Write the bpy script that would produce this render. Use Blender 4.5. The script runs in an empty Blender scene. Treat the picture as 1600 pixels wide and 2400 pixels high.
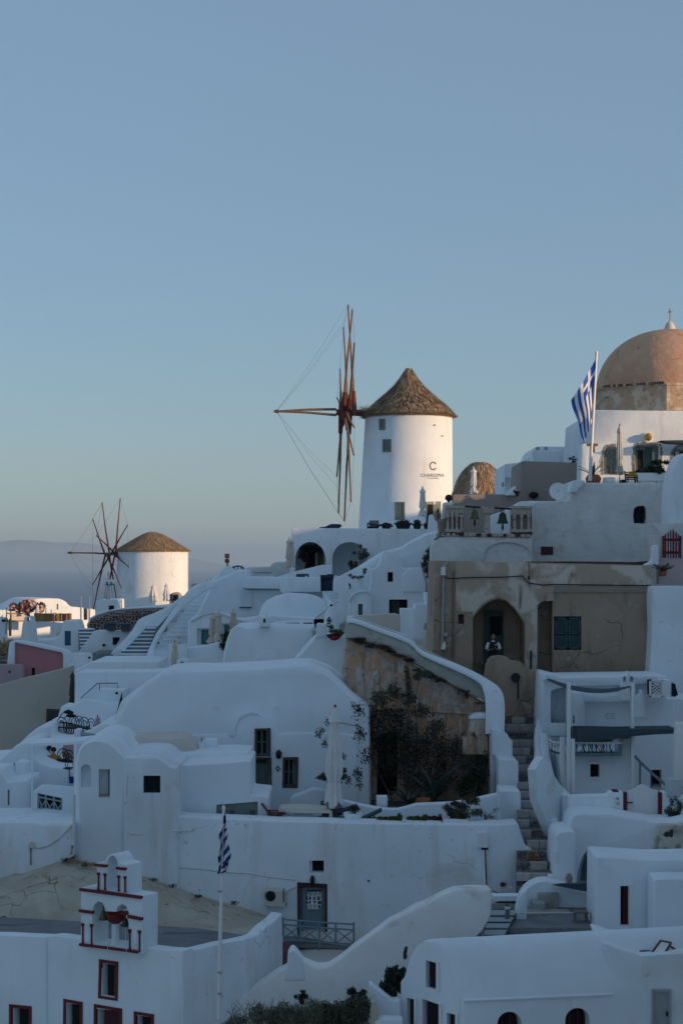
import bpy, bmesh, math, random
import numpy as np
from mathutils import Vector, Matrix
random.seed(7); rng = np.random.default_rng(7)
S = bpy.context.scene
COL = S.collection
# ------------------------------------------------------------------ camera
F, HZ = 4000.0, 1321.0                 # focal length and eye level, in photo pixels
cam_d = bpy.data.cameras.new('camera'); cam = bpy.data.objects.new('camera', cam_d); COL.objects.link(cam)
cam_d.sensor_fit = 'HORIZONTAL'; cam_d.sensor_width = 24; cam_d.lens = 24*F/1600
cam_d.shift_y = (HZ-1200)/1600; cam_d.clip_start = 1; cam_d.clip_end = 90000
cam.rotation_euler = (math.pi/2, 0, 0); S.camera = cam
# ------------------------------------------------------------------ sky and sun
SUN_EL, SUN_AZ = math.radians(8.5), math.radians(114)      # azimuth clockwise from +Y
MIXF, AIRC = 0.6, (1.44, 1.93, 2.52)          # even grey-blue airlight of a hazy evening sky, all round
w = bpy.data.worlds.new('World'); S.world = w; w.use_nodes = True
nt = w.node_tree; nt.nodes.clear()
sky = nt.nodes.new('ShaderNodeTexSky'); sky.sky_type = 'NISHITA'; sky.sun_disc = False
sky.sun_elevation = SUN_EL; sky.sun_rotation = SUN_AZ
sky.altitude = 100; sky.air_density = 1.0; sky.dust_density = 0.3; sky.ozone_density = 2.9
bg = nt.nodes.new('ShaderNodeBackground'); bg.inputs[1].default_value = 0.10
wo = nt.nodes.new('ShaderNodeOutputWorld')
hs = nt.nodes.new('ShaderNodeHueSaturation'); hs.inputs['Saturation'].default_value = 1.08; nt.links.new(sky.outputs[0], hs.inputs['Color']); mxs = nt.nodes.new('ShaderNodeMix'); mxs.data_type = 'RGBA'; mxs.inputs[0].default_value = MIXF; mxs.inputs[7].default_value = (*AIRC, 1); nt.links.new(hs.outputs[0], mxs.inputs[6]); nt.links.new(mxs.outputs[2], bg.inputs[0]); nt.links.new(bg.outputs[0], wo.inputs[0])
sd = bpy.data.lights.new('sun', 'SUN'); so = bpy.data.objects.new('sun', sd); COL.objects.link(so)
sd.energy = 2.25; sd.angle = math.radians(0.5); sd.color = (1, .65, .37)
sv = Vector((math.sin(SUN_AZ)*math.cos(SUN_EL), math.cos(SUN_AZ)*math.cos(SUN_EL), math.sin(SUN_EL)))
so.rotation_euler = sv.to_track_quat('Z', 'Y').to_euler(); so.location = sv*60
S.view_settings.view_transform = 'Standard'; S.view_settings.look = 'None'
S.view_settings.gamma = 1; S.view_settings.use_curve_mapping = False
S.view_settings.exposure = 0.87
S.cycles.use_denoising = True
S.cycles.max_bounces = 10; S.cycles.diffuse_bounces = 6; S.cycles.volume_bounces = 0
# ------------------------------------------------------------------ pixels -> places
class Fr:
    def __init__(s, ox, oy, k): s.ox, s.oy, s.k = ox, oy, k
    def __call__(s, t, y=None):
        if y is not None: return (s.ox+t/s.k, s.oy+y/s.k)
        return [s(*map(float, q.split(','))) for q in t.split()]
    def r(s, x0, y0, x1, y1): return [s(x0, y1), s(x0, y0), s(x1, y0), s(x1, y1)]
A = Fr(600, 680, 3.136); B = Fr(1000, 700, 2.6133); C = Fr(0, 1140, 3.136); D = Fr(400, 1200, 2.3758)
E = Fr(980, 1280, 2.529); FF = Fr(0, 1560, 2.8); G = Fr(480, 1540, 3.0154); H = Fr(720, 1400, 2.7034)
I = Fr(1120, 1560, 3.2667); J = Fr(0, 1920, 2.8); K = Fr(480, 1900, 3.0154); L = Fr(900, 1900, 2.24)
M = Fr(0, 1380, 6.0308); N = Fr(400, 1280, 4.9); O = Fr(680, 1250, 4.3556); P5 = Fr(0, 1620, 5.6)
Q = Fr(1330, 980, 5.8074); R = Fr(1020, 1160, 6.5333); SR = Fr(0, 0, 1)
def W(p, Y): return Vector(((p[0]-800)*Y/F, Y, (HZ-p[1])*Y/F))
class Pl:                                # an upright plane of the place
    def __init__(s, px, Y, ang=0):
        a = math.radians(ang); s.o = W((px, HZ), Y); s.u = Vector((math.cos(a), math.sin(a), 0)); s.n = Vector((-math.sin(a), math.cos(a), 0))
    def pt(s, p, off=0):
        d = Vector(((p[0]-800)/F, 1, (HZ-p[1])/F))
        return d*((s.o+s.n*off).dot(s.n)/d.dot(s.n))
    def ex(s, p, off): return s.pt(p)+s.n*off
def FP(Y): return Pl(800, Y)
# ------------------------------------------------------------------ meshes
class MB:
    def __init__(s): s.v = []; s.f = []; s.m = []
    def add(s, v, f, m=0):
        b = len(s.v); s.v += [Vector(q) for q in v]; s.f += [tuple(b+i for i in q) for q in f]; s.m += [m]*len(f); return s
    def loft(s, rings, cap=True, m=0, closed=True):
        n = len(rings[0]); v = [p for r in rings for p in r]; f = []
        for i in range(len(rings)-1):
            for j in range(n if closed else n-1):
                k = (j+1) % n
                f.append((i*n+j, (i+1)*n+j, (i+1)*n+k, i*n+k))
        if cap and closed: f.append(tuple(range(n))); f.append(tuple((len(rings)-1)*n+j for j in reversed(range(n))))
        return s.add(v, f, m)
    def box(s, c, d, rz=0, m=0):
        R_ = Matrix.Rotation(rz, 3, 'Z'); c = Vector(c); v = []
        for z in (-1, 1):
            for x, y in ((-1, -1), (1, -1), (1, 1), (-1, 1)):
                v.append(c+R_ @ Vector((x*d[0]/2, y*d[1]/2, z*d[2]/2)))
        return s.add(v, [(3, 2, 1, 0), (4, 5, 6, 7), (0, 1, 5, 4), (1, 2, 6, 5), (2, 3, 7, 6), (3, 0, 4, 7)], m)
    def prism(s, ring, vec, m=0):
        vec = Vector(vec); return s.loft([ring, [p+vec for p in ring]], m=m)
    def tube(s, pts, r, n=6, m=0):
        pts = [Vector(p) for p in pts]; rs = r if isinstance(r, (list, tuple)) else [r]*len(pts); rings = []
        for i, p in enumerate(pts):
            t = (pts[min(i+1, len(pts)-1)]-pts[max(i-1, 0)]).normalized()
            a = t.cross(Vector((0, 0, 1)));  a = t.cross(Vector((1, 0, 0))) if a.length < .1 else a
            a.normalize(); b = t.cross(a)
            rings.append([p+(a*math.cos(2*math.pi*k/n)+b*math.sin(2*math.pi*k/n))*rs[i] for k in range(n)])
        return s.loft(rings, m=m)
    def lathe(s, c, prof, n=20, m=0, pleat=0, k=8, sq=1, skew=None):
        c = Vector(c); rings = []
        for (r, z) in prof:
            cc = c+(Vector((skew.x, skew.y, 0))*z if skew else Vector((0, 0, 0))); ring = []
            for j in range(n):
                a = 2*math.pi*j/n; rr = max(r, .002)*(1+pleat*math.cos(k*a))
                ring.append(cc+Vector((rr*math.cos(a), rr*math.sin(a)*sq, z)))
            rings.append(ring)
        return s.loft(rings, m=m)
    def mesh(s, name):
        me = bpy.data.meshes.new(name); me.from_pydata([tuple(v) for v in s.v], [], s.f)
        if any(s.m): me.polygons.foreach_set('material_index', s.m)
        bm = bmesh.new(); bm.from_mesh(me); bmesh.ops.recalc_face_normals(bm, faces=bm.faces); bm.to_mesh(me); bm.free()
        return me
WL = {}                                   # world position of every object's origin
def shade(me, ang=38):
    me.polygons.foreach_set('use_smooth', [True]*len(me.polygons)); me.set_sharp_from_angle(angle=math.radians(ang))
def put(name, me, mats, parent=None, label=None, cat=None, group=None, kind=None, smooth=True):
    n = len(me.vertices)
    co = np.empty(n*3, dtype=np.float32); me.vertices.foreach_get('co', co); co = co.reshape(-1, 3)
    c = (co.min(0)+co.max(0))/2; c[2] = co[:, 2].min()
    if kind == 'structure': c = c*0
    me.vertices.foreach_set('co', (co-c).ravel()); me.update()
    o = bpy.data.objects.new(name, me); COL.objects.link(o)
    for m in (mats if isinstance(mats, (list, tuple)) else [mats]): me.materials.append(m)
    if smooth: shade(me)
    c = Vector(map(float, c)); WL[o.name] = c
    o.location = c-(WL[parent.name] if parent else Vector((0, 0, 0)))
    if parent: o.parent = parent
    if label: o['label'] = label
    if cat: o['category'] = cat
    if group: o['group'] = group
    if kind: o['kind'] = kind
    return o
def part(name, mb, mats, parent, **k): return put(name, mb.mesh(name), mats, parent, **k)
def thing(name, label, cat, loc, group=None):
    o = bpy.data.objects.new(name, None); COL.objects.link(o); o.empty_display_size = .2
    o.location = loc; WL[o.name] = Vector(loc); o['label'] = label; o['category'] = cat
    if group: o['group'] = group
    return o
def copy_tree(o, loc=None, label=None, parent=None, rz=None, sc=None):
    c = o.copy(); COL.objects.link(c); c.parent = parent
    if loc is not None: c.location = loc
    WL[c.name] = Vector(c.location)
    if rz is not None: c.rotation_euler.z = rz
    if sc is not None: c.scale = (sc,)*3
    if label: c['label'] = label
    for ch in list(o.children): copy_tree(ch, parent=c)
    return c
CUTS = []
def rnd_ring(pts, r, flags=None):
    n = len(pts); out = []
    if r <= 0: return list(pts)
    for i, p in enumerate(pts):
        a, b = pts[i-1]-p, pts[(i+1) % n]-p
        if not flags[i]: out.append(p); continue
        t = min(r, .4*a.length, .4*b.length); pa, pb = p+a.normalized()*t, p+b.normalized()*t
        out += [pa, pa*.25+p*.5+pb*.25, pb]
    return out
def rflags(pts):
    n = len(pts); return [not ((pts[i-1]-p).length < .02 or (pts[(i+1) % n]-p).length < .02 or (pts[i-1]-p).angle(pts[(i+1) % n]-p, 0) > 2.85) for i, p in enumerate(pts)]
def inset(pts, u, b):
    q = [(p.dot(u), p.z) for p in pts]; n = len(q)
    ar = sum(q[i][0]*q[(i+1) % n][1]-q[(i+1) % n][0]*q[i][1] for i in range(n)); sg = 1 if ar > 0 else -1; out = []
    for i in range(n):
        def nr(a, c):
            dx, dz = c[0]-a[0], c[1]-a[1]; l = math.hypot(dx, dz) or 1e-6; return (-dz/l*sg, dx/l*sg)
        n1, n2 = nr(q[i-1], q[i]), nr(q[i], q[(i+1) % n]); m = (n1[0]+n2[0], n1[1]+n2[1]); l = math.hypot(*m) or 1
        e = min(math.dist(q[i-1], q[i]), math.dist(q[i], q[(i+1) % n]))
        k = min(1/max(l/2, .55), 1.7)*min(b, .3*e); out.append(pts[i]+(u*(m[0]/l)+Vector((0, 0, m[1]/l)))*k)
    return out
def mass(name, label, cat, mat, pl, pts, dep, bev=.08, rnd=.1, holes=(), parent=None, vec=None, group=None, off=0, kind=None):
    pts = [(1603+(p[0]-1603)*5 if p[0] > 1605 else (-4+(p[0]+4)*4 if p[0] < -5 else p[0]), p[1]) for p in pts]   # what the frame cuts goes on beyond it
    ring = [pl.pt(p, off) for p in pts]
    k = [ring[0]]
    for p in ring[1:]:
        if (p-k[-1]).length > .015: k.append(p)
    vec = Vector(vec) if vec is not None else pl.n*dep; vn = vec.normalized(); fl = rflags(k)
    def rg(amt, off): return [p+vn*off for p in rnd_ring(inset(k, pl.u, amt) if amt else k, rnd, fl)]
    L_ = vec.length
    rings = [rg(bev, 0), rg(bev*.3, bev*.3), rg(0, bev), rg(0, L_-bev), rg(bev, L_)] if bev else [rg(0, 0), rg(0, L_)]
    mb = MB().loft(rings); o = part(name, mb, mat, parent, label=label, cat=cat, group=group, kind=kind)
    if holes:
        cb = MB()
        for h in holes:
            hp, d = h[0], h[1]; q = h[2] if len(h) > 2 else pl
            cb.prism([q.ex(p, -.6) for p in hp], q.n*(.6+d))
        CUTS.append((o, cb))
    return o
def do_cuts():
    tmp = []
    for o, cb in CUTS:
        c = bpy.data.objects.new('cutter', cb.mesh('cutter')); COL.objects.link(c); tmp.append(c)
        m = o.modifiers.new('b', 'BOOLEAN'); m.operation = 'DIFFERENCE'; m.solver = 'EXACT'; m.object = c
    bpy.context.view_layer.update(); dg = bpy.context.evaluated_depsgraph_get(); res = []
    for o, cb in CUTS: res.append(bpy.data.meshes.new_from_object(o.evaluated_get(dg)))
    for (o, cb), me in zip(CUTS, res):
        o.modifiers.clear(); old = o.data
        if len(me.polygons) >= len(old.polygons)*.7 and me.polygons: o.data = me; shade(me)
        else: print('CUT FAILED', o.name, len(me.polygons), len(old.polygons))
    for c in tmp: bpy.data.objects.remove(c, do_unlink=True)
def arch(fr, x0, x1, ytop, ybot, rise=None, n=9):
    """arch-headed opening outline in frame coordinates"""
    cx, rx = (x0+x1)/2, (x1-x0)/2; rise = rise or rx
    pts = [fr(x0, ybot)]+[fr(cx-rx*math.cos(math.pi*i/n), ytop+rise-rise*math.sin(math.pi*i/n)) for i in range(n+1)]+[fr(x1, ybot)]
    return pts
def slab(name, mat, pl, pts, off0, off1, parent=None, **k):
    """flat piece on a plane from depth off0 to off1 (negative = proud)"""
    r = [pl.ex(p, off0) for p in pts]
    return part(name, MB().prism(r, pl.n*(off1-off0)), mat, parent, **k)
def lerp(a, b, t): return (a[0]+(b[0]-a[0])*t, a[1]+(b[1]-a[1])*t)
def window(parent, pl, q, dep, fmat, pmat, fw=.05, nx=1, ny=1, name='window', proud=None, ft=.05, bars=None):
    """frame (part) and pane (sub-part) set back dep inside opening q = [bl, tl, tr, br]"""
    bl, tl, tr, br = [pl.ex(p, dep-ft-.01) for p in q]
    mb = MB(); n = pl.n*ft
    def bar(a, b, c, d): mb.prism([a, b, c, d], n)
    wx = (br-bl).length; hz = (tl-bl).length; fx, fz = fw/wx, fw/hz
    def at(s, t): return (bl.lerp(br, s)).lerp(tl.lerp(tr, s), t)
    def rect(s0, t0, s1, t1): bar(at(s0, t0), at(s0, t1), at(s1, t1), at(s1, t0))
    rect(0, 0, fx, 1); rect(1-fx, 0, 1, 1); rect(fx, 0, 1-fx, fz); rect(fx, 1-fz, 1-fx, 1)
    for i in range(1, nx): rect(i/nx-fx*.45, fz, i/nx+fx*.45, 1-fz)
    for j in range(1, ny): rect(fx, j/ny-fz*.3, 1-fx, j/ny+fz*.3)
    f = part(name, mb, fmat, parent, smooth=False)
    pn = [at(fx*.9, fz*.9), at(fx*.9, 1-fz*.9), at(1-fx*.9, 1-fz*.9), at(1-fx*.9, fz*.9)]
    part('pane', MB().prism([p+pl.n*ft*.5 for p in pn], pl.n*ft*.4), pmat, f, smooth=False)
    return f
def wall(name, label, cat, mat, top, thick, h, parent=None, group=None, rad=None, kind=None, zb=None):
    """a rounded parapet along top = [(px,py,Y)...]"""
    pts = [W(p[:2], p[2]) for p in top]; rings = []; r = rad or thick*.35
    # smooth the line
    sm = []
    for i in range(len(pts)-1):
        p0, p1, p2, p3 = pts[max(i-1, 0)], pts[i], pts[i+1], pts[min(i+2, len(pts)-1)]
        for t in (0, .34, .67):
            sm.append(.5*((2*p1)+(p2-p0)*t+(2*p0-5*p1+4*p2-p3)*t*t+(3*p1-p0-3*p2+p3)*t**3))
    sm.append(pts[-1])
    for i, p in enumerate(sm):
        t = sm[min(i+1, len(sm)-1)]-sm[max(i-1, 0)]; t.z = 0
        if t.length < 1e-4: t = Vector((1, 0, 0))
        t.normalize(); nn = Vector((-t.y, t.x, 0)); hh = thick/2
        b = (zb if zb is not None else p.z-h)
        rings.append([p+nn*x+Vector((0, 0, z)) for x, z in ((-hh, b-p.z), (-hh, -r), (-hh+r*.3, -r*.3), (-hh+r, 0), (hh-r, 0), (hh-r*.3, -r*.3), (hh, -r), (hh, b-p.z))])
    return part(name, MB().loft(rings), mat, parent, label=label, cat=cat, group=group, kind=kind)
def leaf_mesh(name, blobs, n, size, flat=.4, seed=1):
    """leaf-sized faces spread through blobs = [(centre, (rx,ry,rz)), ...]"""
    g = np.random.default_rng(seed); vol = np.array([b[1][0]*b[1][1]*b[1][2] for b in blobs])**.67; cnt = (vol/vol.sum()*n).astype(int)+1
    V = []
    for (c, r), k in zip(blobs, cnt):
        d = g.normal(size=(k, 3)); d /= np.linalg.norm(d, axis=1)[:, None]; rad = g.random((k, 1))**.45*(.75+.5*g.random((k, 1)))
        ctr = np.array(c)+d*rad*np.array(r)
        a = g.normal(size=(k, 3)); a /= np.linalg.norm(a, axis=1)[:, None]; b = np.cross(a, g.normal(size=(k, 3))); b /= np.linalg.norm(b, axis=1)[:, None]
        s = size*(.6+.8*g.random((k, 1)))
        V.append(np.stack([ctr-a*s, ctr+b*s*flat, ctr+a*s, ctr-b*s*flat], 1))
    V = np.concatenate(V); m = len(V); me = bpy.data.meshes.new(name)
    me.vertices.add(m*4); me.vertices.foreach_set('co', V.reshape(-1).astype(np.float32)); me.loops.add(m*4); me.polygons.add(m)
    me.loops.foreach_set('vertex_index', np.arange(m*4, dtype=np.int32)); me.polygons.foreach_set('loop_start', np.arange(0, m*4, 4, dtype=np.int32)); me.update(calc_edges=True)
    return me
def blobs_in(c, r, n, rs, seed):
    g = random.Random(seed); out = []
    for _ in range(n):
        while True:
            d = Vector((g.uniform(-1, 1), g.uniform(-1, 1), g.uniform(-1, 1)))
            if d.length < 1: break
        k = rs*g.uniform(.6, 1.3); out.append((tuple(c[i]+d[i]*r[i] for i in range(3)), (k*r[0], k*r[1], k*r[2])))
    return out
# ------------------------------------------------------------------ materials
MATS = {}
def mat(name, col, col2=None, scale=1.0, rough=.85, bump=.0, bscale=6, spec=.3, detail=6, contrast=(.35, .7), metal=0, extra=None, stretch=None, emit=None):
    m = bpy.data.materials.new(name); m.use_nodes = True; t = m.node_tree; N_, Lk = t.nodes, t.links
    b = N_['Principled BSDF']; b.inputs['Roughness'].default_value = rough; b.inputs['Specular IOR Level'].default_value = spec; b.inputs['Metallic'].default_value = metal
    b.inputs['Base Color'].default_value = (*col, 1)
    geo = N_.new('ShaderNodeNewGeometry'); vec = geo.outputs['Position']
    if stretch:
        mp = N_.new('ShaderNodeMapping'); mp.inputs['Scale'].default_value = stretch; Lk.new(vec, mp.inputs['Vector']); vec = mp.outputs[0]
    def noise(sc, det=6, dist=0, v=None):
        n_ = N_.new('ShaderNodeTexNoise'); n_.inputs['Scale'].default_value = sc; n_.inputs['Detail'].default_value = det; n_.inputs['Distortion'].default_value = dist
        Lk.new(v or vec, n_.inputs['Vector']); return n_.outputs[0]
    def ramp(x, lo, hi):
        r = N_.new('ShaderNodeMapRange'); r.inputs['From Min'].default_value = lo; r.inputs['From Max'].default_value = hi; Lk.new(x, r.inputs['Value']); return r.outputs[0]
    def mix(fac, c1, c2):
        x = N_.new('ShaderNodeMix'); x.data_type = 'RGBA'
        if isinstance(fac, (int, float)): x.inputs[0].default_value = fac
        else: Lk.new(fac, x.inputs[0])
        for sck, c in ((x.inputs[6], c1), (x.inputs[7], c2)):
            if isinstance(c, tuple): sck.default_value = (*c, 1)
            else: Lk.new(c, sck)
        return x.outputs[2]
    cur = col
    if col2: cur = mix(ramp(noise(scale, detail, .3), *contrast), col, col2)
    if extra: cur = extra(N_, Lk, vec, noise, ramp, mix, cur)
    if not isinstance(cur, tuple): Lk.new(cur, b.inputs['Base Color'])
    if bump:
        bp = N_.new('ShaderNodeBump'); bp.inputs['Strength'].default_value = bump; bp.inputs['Distance'].default_value = .05
        ad_ = N_.new('ShaderNodeMath'); ad_.operation = 'MULTIPLY_ADD'; Lk.new(noise(bscale*.22, 3), ad_.inputs[0]); ad_.inputs[1].default_value = 3.0; Lk.new(noise(bscale, 8), ad_.inputs[2]); Lk.new(ad_.outputs[0], bp.inputs['Height']); Lk.new(bp.outputs[0], b.inputs['Normal'])
    if emit: b.inputs['Emission Color'].default_value = (*emit[0], 1); b.inputs['Emission Strength'].default_value = emit[1]
    MATS[name] = m; return m
def stains(c, lo, hi, sc, st=None):
    def f(N_, Lk, vec, noise, ramp, mix, cur):
        v = vec
        if st:
            mp = N_.new('ShaderNodeMapping'); mp.inputs['Scale'].default_value = st; Lk.new(vec, mp.inputs['Vector']); v = mp.outputs[0]
        return mix(ramp(noise(sc, 8, .4, v), lo, hi), cur, c)
    return f
def chain(*fs):
    def f(N_, Lk, vec, noise, ramp, mix, cur):
        for g in fs: cur = g(N_, Lk, vec, noise, ramp, mix, cur)
        return cur
    return f
def cracks(c, sc, wd):
    def f(N_, Lk, vec, noise, ramp, mix, cur):
        n_ = N_.new('ShaderNodeTexNoise'); n_.inputs['Scale'].default_value = 1.1; Lk.new(vec, n_.inputs['Vector'])
        ad = N_.new('ShaderNodeVectorMath'); ad.operation = 'ADD'; Lk.new(vec, ad.inputs[0]); Lk.new(n_.outputs[1], ad.inputs[1])
        vo = N_.new('ShaderNodeTexVoronoi'); vo.feature = 'DISTANCE_TO_EDGE'; vo.inputs['Scale'].default_value = sc; Lk.new(ad.outputs[0], vo.inputs['Vector'])
        a = ramp(vo.outputs['Distance'], wd, 0); b_ = ramp(noise(.6, 3), .5, .6)
        mu = N_.new('ShaderNodeMath'); mu.operation = 'MULTIPLY'; Lk.new(a, mu.inputs[0]); Lk.new(b_, mu.inputs[1])
        return mix(mu.outputs[0], cur, c)
    return f
white = mat('whitewash', (.80, .865, .905), (.70, .75, .775), .45, bump=.32, bscale=2.6, extra=chain(stains((.62, .60, .56), .55, .85, 1.0, (1.8, 1.8, .28)), stains((.55, .52, .48), .66, .76, 4.5), stains((.60, .56, .5), .63, .8, .5), cracks((.5, .48, .45), .35, .006)))
white2 = mat('whitewash_smooth', (.81, .875, .915), (.73, .785, .815), .5, bump=.2, bscale=2.2, extra=chain(stains((.68, .66, .63), .60, .88, 1.1, (1.7, 1.7, .3)), stains((.62, .6, .57), .70, .8, 4)))
cream = mat('cream_plaster', (.66, .60, .53), (.58, .53, .48), .5, bump=.15, bscale=3)
rough_white = mat('rough_whitewash', (.72, .73, .72), (.61, .61, .595), 1.1, bump=.8, bscale=5, extra=stains((.48, .46, .43), .63, .78, 2.2))
old_white = mat('weathered_whitewash', (.84, .85, .84), (.74, .73, .70), .7, bump=.5, bscale=4, extra=chain(stains((.48, .43, .36), .60, .80, 1.2), stains((.2, .17, .13), .72, .76, 1.6)))
lichen = mat('greyed_parapet_plaster', (.52, .52, .47), (.40, .41, .36), 1.2, bump=.4, bscale=5, extra=stains((.26, .26, .22), .58, .75, 3))
beige = mat('beige_plaster', (.46, .43, .37), (.42, .39, .34), .4, bump=.1, bscale=3)
taupe = mat('taupe_plaster', (.34, .28, .25), (.31, .26, .23), .6, bump=.1)
pink = mat('pink_plaster', (.47, .20, .22), (.43, .18, .20), .8, bump=.1)
mauve = mat('mauve_plaster', (.40, .31, .33), (.37, .28, .31), .8, bump=.1)
ruin = mat('peeling_ochre_plaster', (.52, .31, .19), (.54, .44, .36), 2.4, bump=1, bscale=8, detail=12, contrast=(.44, .58), stretch=(1, 1, .6), extra=chain(stains((.33, .22, .16), .52, .66, 3.6, (1, 1, .3)), stains((.58, .53, .49), .56, .66, 5.5, (1, 1, .35)), stains((.10, .07, .055), .62, .68, 7.5)))
brown = mat('bare_brown_render', (.40, .295, .215), (.335, .25, .18), .9, bump=.4, bscale=6, extra=chain(stains((.17, .13, .095), .55, .78, 1.3, (1.2, 1.2, .3)), stains((.40, .35, .29), .60, .66, 1.5), cracks((.05, .04, .03), .55, .012)))
brown_pale = mat('peeling_pale_render', (.44, .345, .26), (.62, .54, .455), .9, bump=.5, bscale=6, detail=9, contrast=(.46, .54), extra=chain(stains((.14, .11, .08), .6, .72, 1.7, (1, 1, .3))))
domem = mat('dome_ochre_plaster', (.64, .375, .235), (.56, .33, .205), .9, bump=.35, bscale=7, extra=chain(stains((.60, .42, .27), .55, .65, 3.5), cracks((.2, .13, .08), .5, .012)))
drum = mat('drum_rubble_plaster', (.42, .30, .2), (.55, .46, .36), 1.8, bump=.8, bscale=7, contrast=(.45, .6), extra=stains((.16, .12, .09), .6, .72, 3))
grey_floor = mat('grey_cement', (.21, .22, .23), (.16, .17, .18), 1.4, bump=.2, extra=chain(stains((.12, .125, .13), .56, .7, .9, (.4, 1, 1)), stains((.28, .28, .28), .64, .7, 3)))
stone_tread = mat('pebble_tread', (.10, .095, .09), (.22, .21, .20), 14, bump=.9, bscale=16, contrast=(.45, .6))
stone_light = mat('step_stone', (.46, .44, .41), (.34, .325, .3), 3, bump=.4, bscale=9)
lava = mat('dark_lava_stone', (.045, .035, .035), (.10, .07, .065), 5, bump=.8, bscale=12)
mortar = mat('pinkish_mortar', (.40, .31, .27), (.34, .27, .24), 4, bump=.6, bscale=12)
earth = mat('pale_earth', (.52, .465, .38), (.43, .38, .31), 1.1, bump=.9, bscale=5, contrast=(.42, .6), extra=chain(stains((.30, .26, .2), .60, .75, 1.4, (.5, 1.5, 1)), stains((.13, .11, .08), .66, .70, 3.4), cracks((.17, .14, .1), .5, .01)))
rock = mat('rough_rock', (.10, .08, .065), (.22, .18, .15), 2.5, bump=1, bscale=6, contrast=(.4, .65))
hillm = mat('hillside_rubble', (.62, .59, .55), (.46, .43, .39), .5, bump=.8, bscale=2)
thatch = mat('weathered_thatch', (.43, .285, .18), (.25, .165, .10), 5, bump=.8, bscale=30, stretch=(3, 3, .6))
thatch2 = mat('golden_thatch', (.60, .41, .24), (.44, .30, .17), 5, bump=.8, bscale=30, stretch=(3, 3, .6))
ring_m = mat('beige_ring_plaster', (.50, .39, .29), (.44, .34, .25), 2, bump=.2)
wood = mat('pole_wood', (.26, .16, .10), (.17, .10, .065), 6, bump=.3, bscale=20)
redwood = mat('red_brown_wood', (.16, .045, .035), (.11, .03, .025), 5, bump=.2)
plank = mat('plank_wood', (.13, .055, .035), (.09, .04, .03), 6, bump=.2)
greywood = mat('grey_wood', (.20, .18, .165), (.14, .125, .11), 6, bump=.2)
bamboo = mat('bamboo_screen', (.48, .28, .12), (.36, .2, .085), 5, bump=.5, bscale=25, stretch=(6, 6, .5))
stonefr = mat('dark_stone_frame', (.13, .075, .06), (.08, .05, .045), 7, bump=.6, bscale=12, extra=stains((.35, .33, .31), .66, .7, 9))
tuff = mat('tuff_frame', (.30, .26, .23), (.14, .11, .1), 6, bump=.6, bscale=12)
redp = mat('dark_red_paint', (.17, .016, .02), (.13, .013, .016), 4, rough=.5, bump=.1)
maroon = mat('maroon_paint', (.06, .016, .018), rough=.6)
teal = mat('teal_paint', (.045, .10, .10), (.035, .075, .075), 5, rough=.55, bump=.1)
gteal = mat('grey_green_paint', (.17, .21, .195), (.145, .18, .17), 4, rough=.55)
bgrey = mat('blue_grey_paint', (.21, .28, .30), (.17, .235, .26), 4, rough=.5)
blue = mat('blue_shutter_paint', (.03, .15, .27), (.025, .12, .22), 4, rough=.5)
navy = mat('navy_fabric', (.02, .035, .07), rough=.8)
slate = mat('slate_fabric', (.05, .075, .09), rough=.8)
black = mat('black_iron', (.012, .012, .014), rough=.55)
dark = mat('dark_interior', (.012, .012, .013), rough=.9)
glass = mat('window_glass', (.02, .025, .028), rough=.08, spec=.6)
glassg = mat('pale_window_glass', (.10, .13, .13), rough=.15, spec=.6)
curtain = mat('white_curtain', (.62, .62, .6), rough=.9)
canvas = mat('cream_canvas', (.62, .55, .47), (.55, .48, .41), 3, bump=.2)
canvasw = mat('white_canvas', (.76, .75, .73), (.68, .67, .66), 3, bump=.2)
canvasp = mat('pinkish_canvas', (.42, .30, .29), (.37, .26, .26), 3)
capred = mat('red_finial', (.25, .02, .03), rough=.5)
terra = mat('terracotta', (.30, .11, .06), (.24, .085, .05), 6, bump=.2)
whitep = mat('white_paint', (.80, .80, .80), rough=.5)
greyp = mat('grey_metal', (.36, .38, .39), rough=.4)
yellow = mat('yellow_cushion', (.60, .33, .02), rough=.8)
bronze = mat('aged_bronze', (.055, .06, .03), (.035, .05, .04), 9, rough=.5, metal=.6)
bronzeg = mat('green_bronze', (.13, .15, .05), (.06, .09, .05), 7, rough=.5, metal=.5)
marble = mat('worn_marble', (.52, .46, .39), (.44, .38, .32), 4, bump=.6, bscale=12, extra=stains((.08, .05, .045), .62, .66, 6))
flagb = mat('flag_blue', (.02, .10, .42), rough=.7)
flagn = mat('flag_navy', (.012, .03, .20), rough=.7)
flagw = mat('flag_white', (.78, .78, .8), rough=.7)
leafd = mat('dark_leaves', (.035, .05, .022), (.018, .028, .014), 4, rough=.6)
leafg = mat('green_leaves', (.06, .10, .03), (.035, .065, .02), 4, rough=.6)
sage = mat('sage_leaves', (.15, .16, .10), (.085, .095, .06), 3, rough=.7)
leafo = mat('olive_leaves', (.085, .085, .045), (.05, .05, .03), 4, rough=.7)
leafb = mat('dry_brown_leaves', (.055, .042, .03), (.03, .026, .02), 4, rough=.8)
agavem = mat('agave_leaf', (.06, .085, .06), (.04, .06, .045), 3, rough=.55)
pinkfl = mat('pink_petals', (.55, .12, .22), (.62, .34, .30), 3, rough=.7)
redfl = mat('red_petals', (.40, .02, .03), rough=.7)
straw = mat('dry_grass', (.38, .27, .15), (.3, .2, .11), 4)
skin = mat('skin', (.35, .20, .14), rough=.6); hair = mat('dark_hair', (.012, .01, .009), rough=.7)
shirtw = mat('white_shirt', (.72, .73, .75), rough=.8); vestm = mat('dark_vest', (.015, .016, .022), rough=.8)
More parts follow.
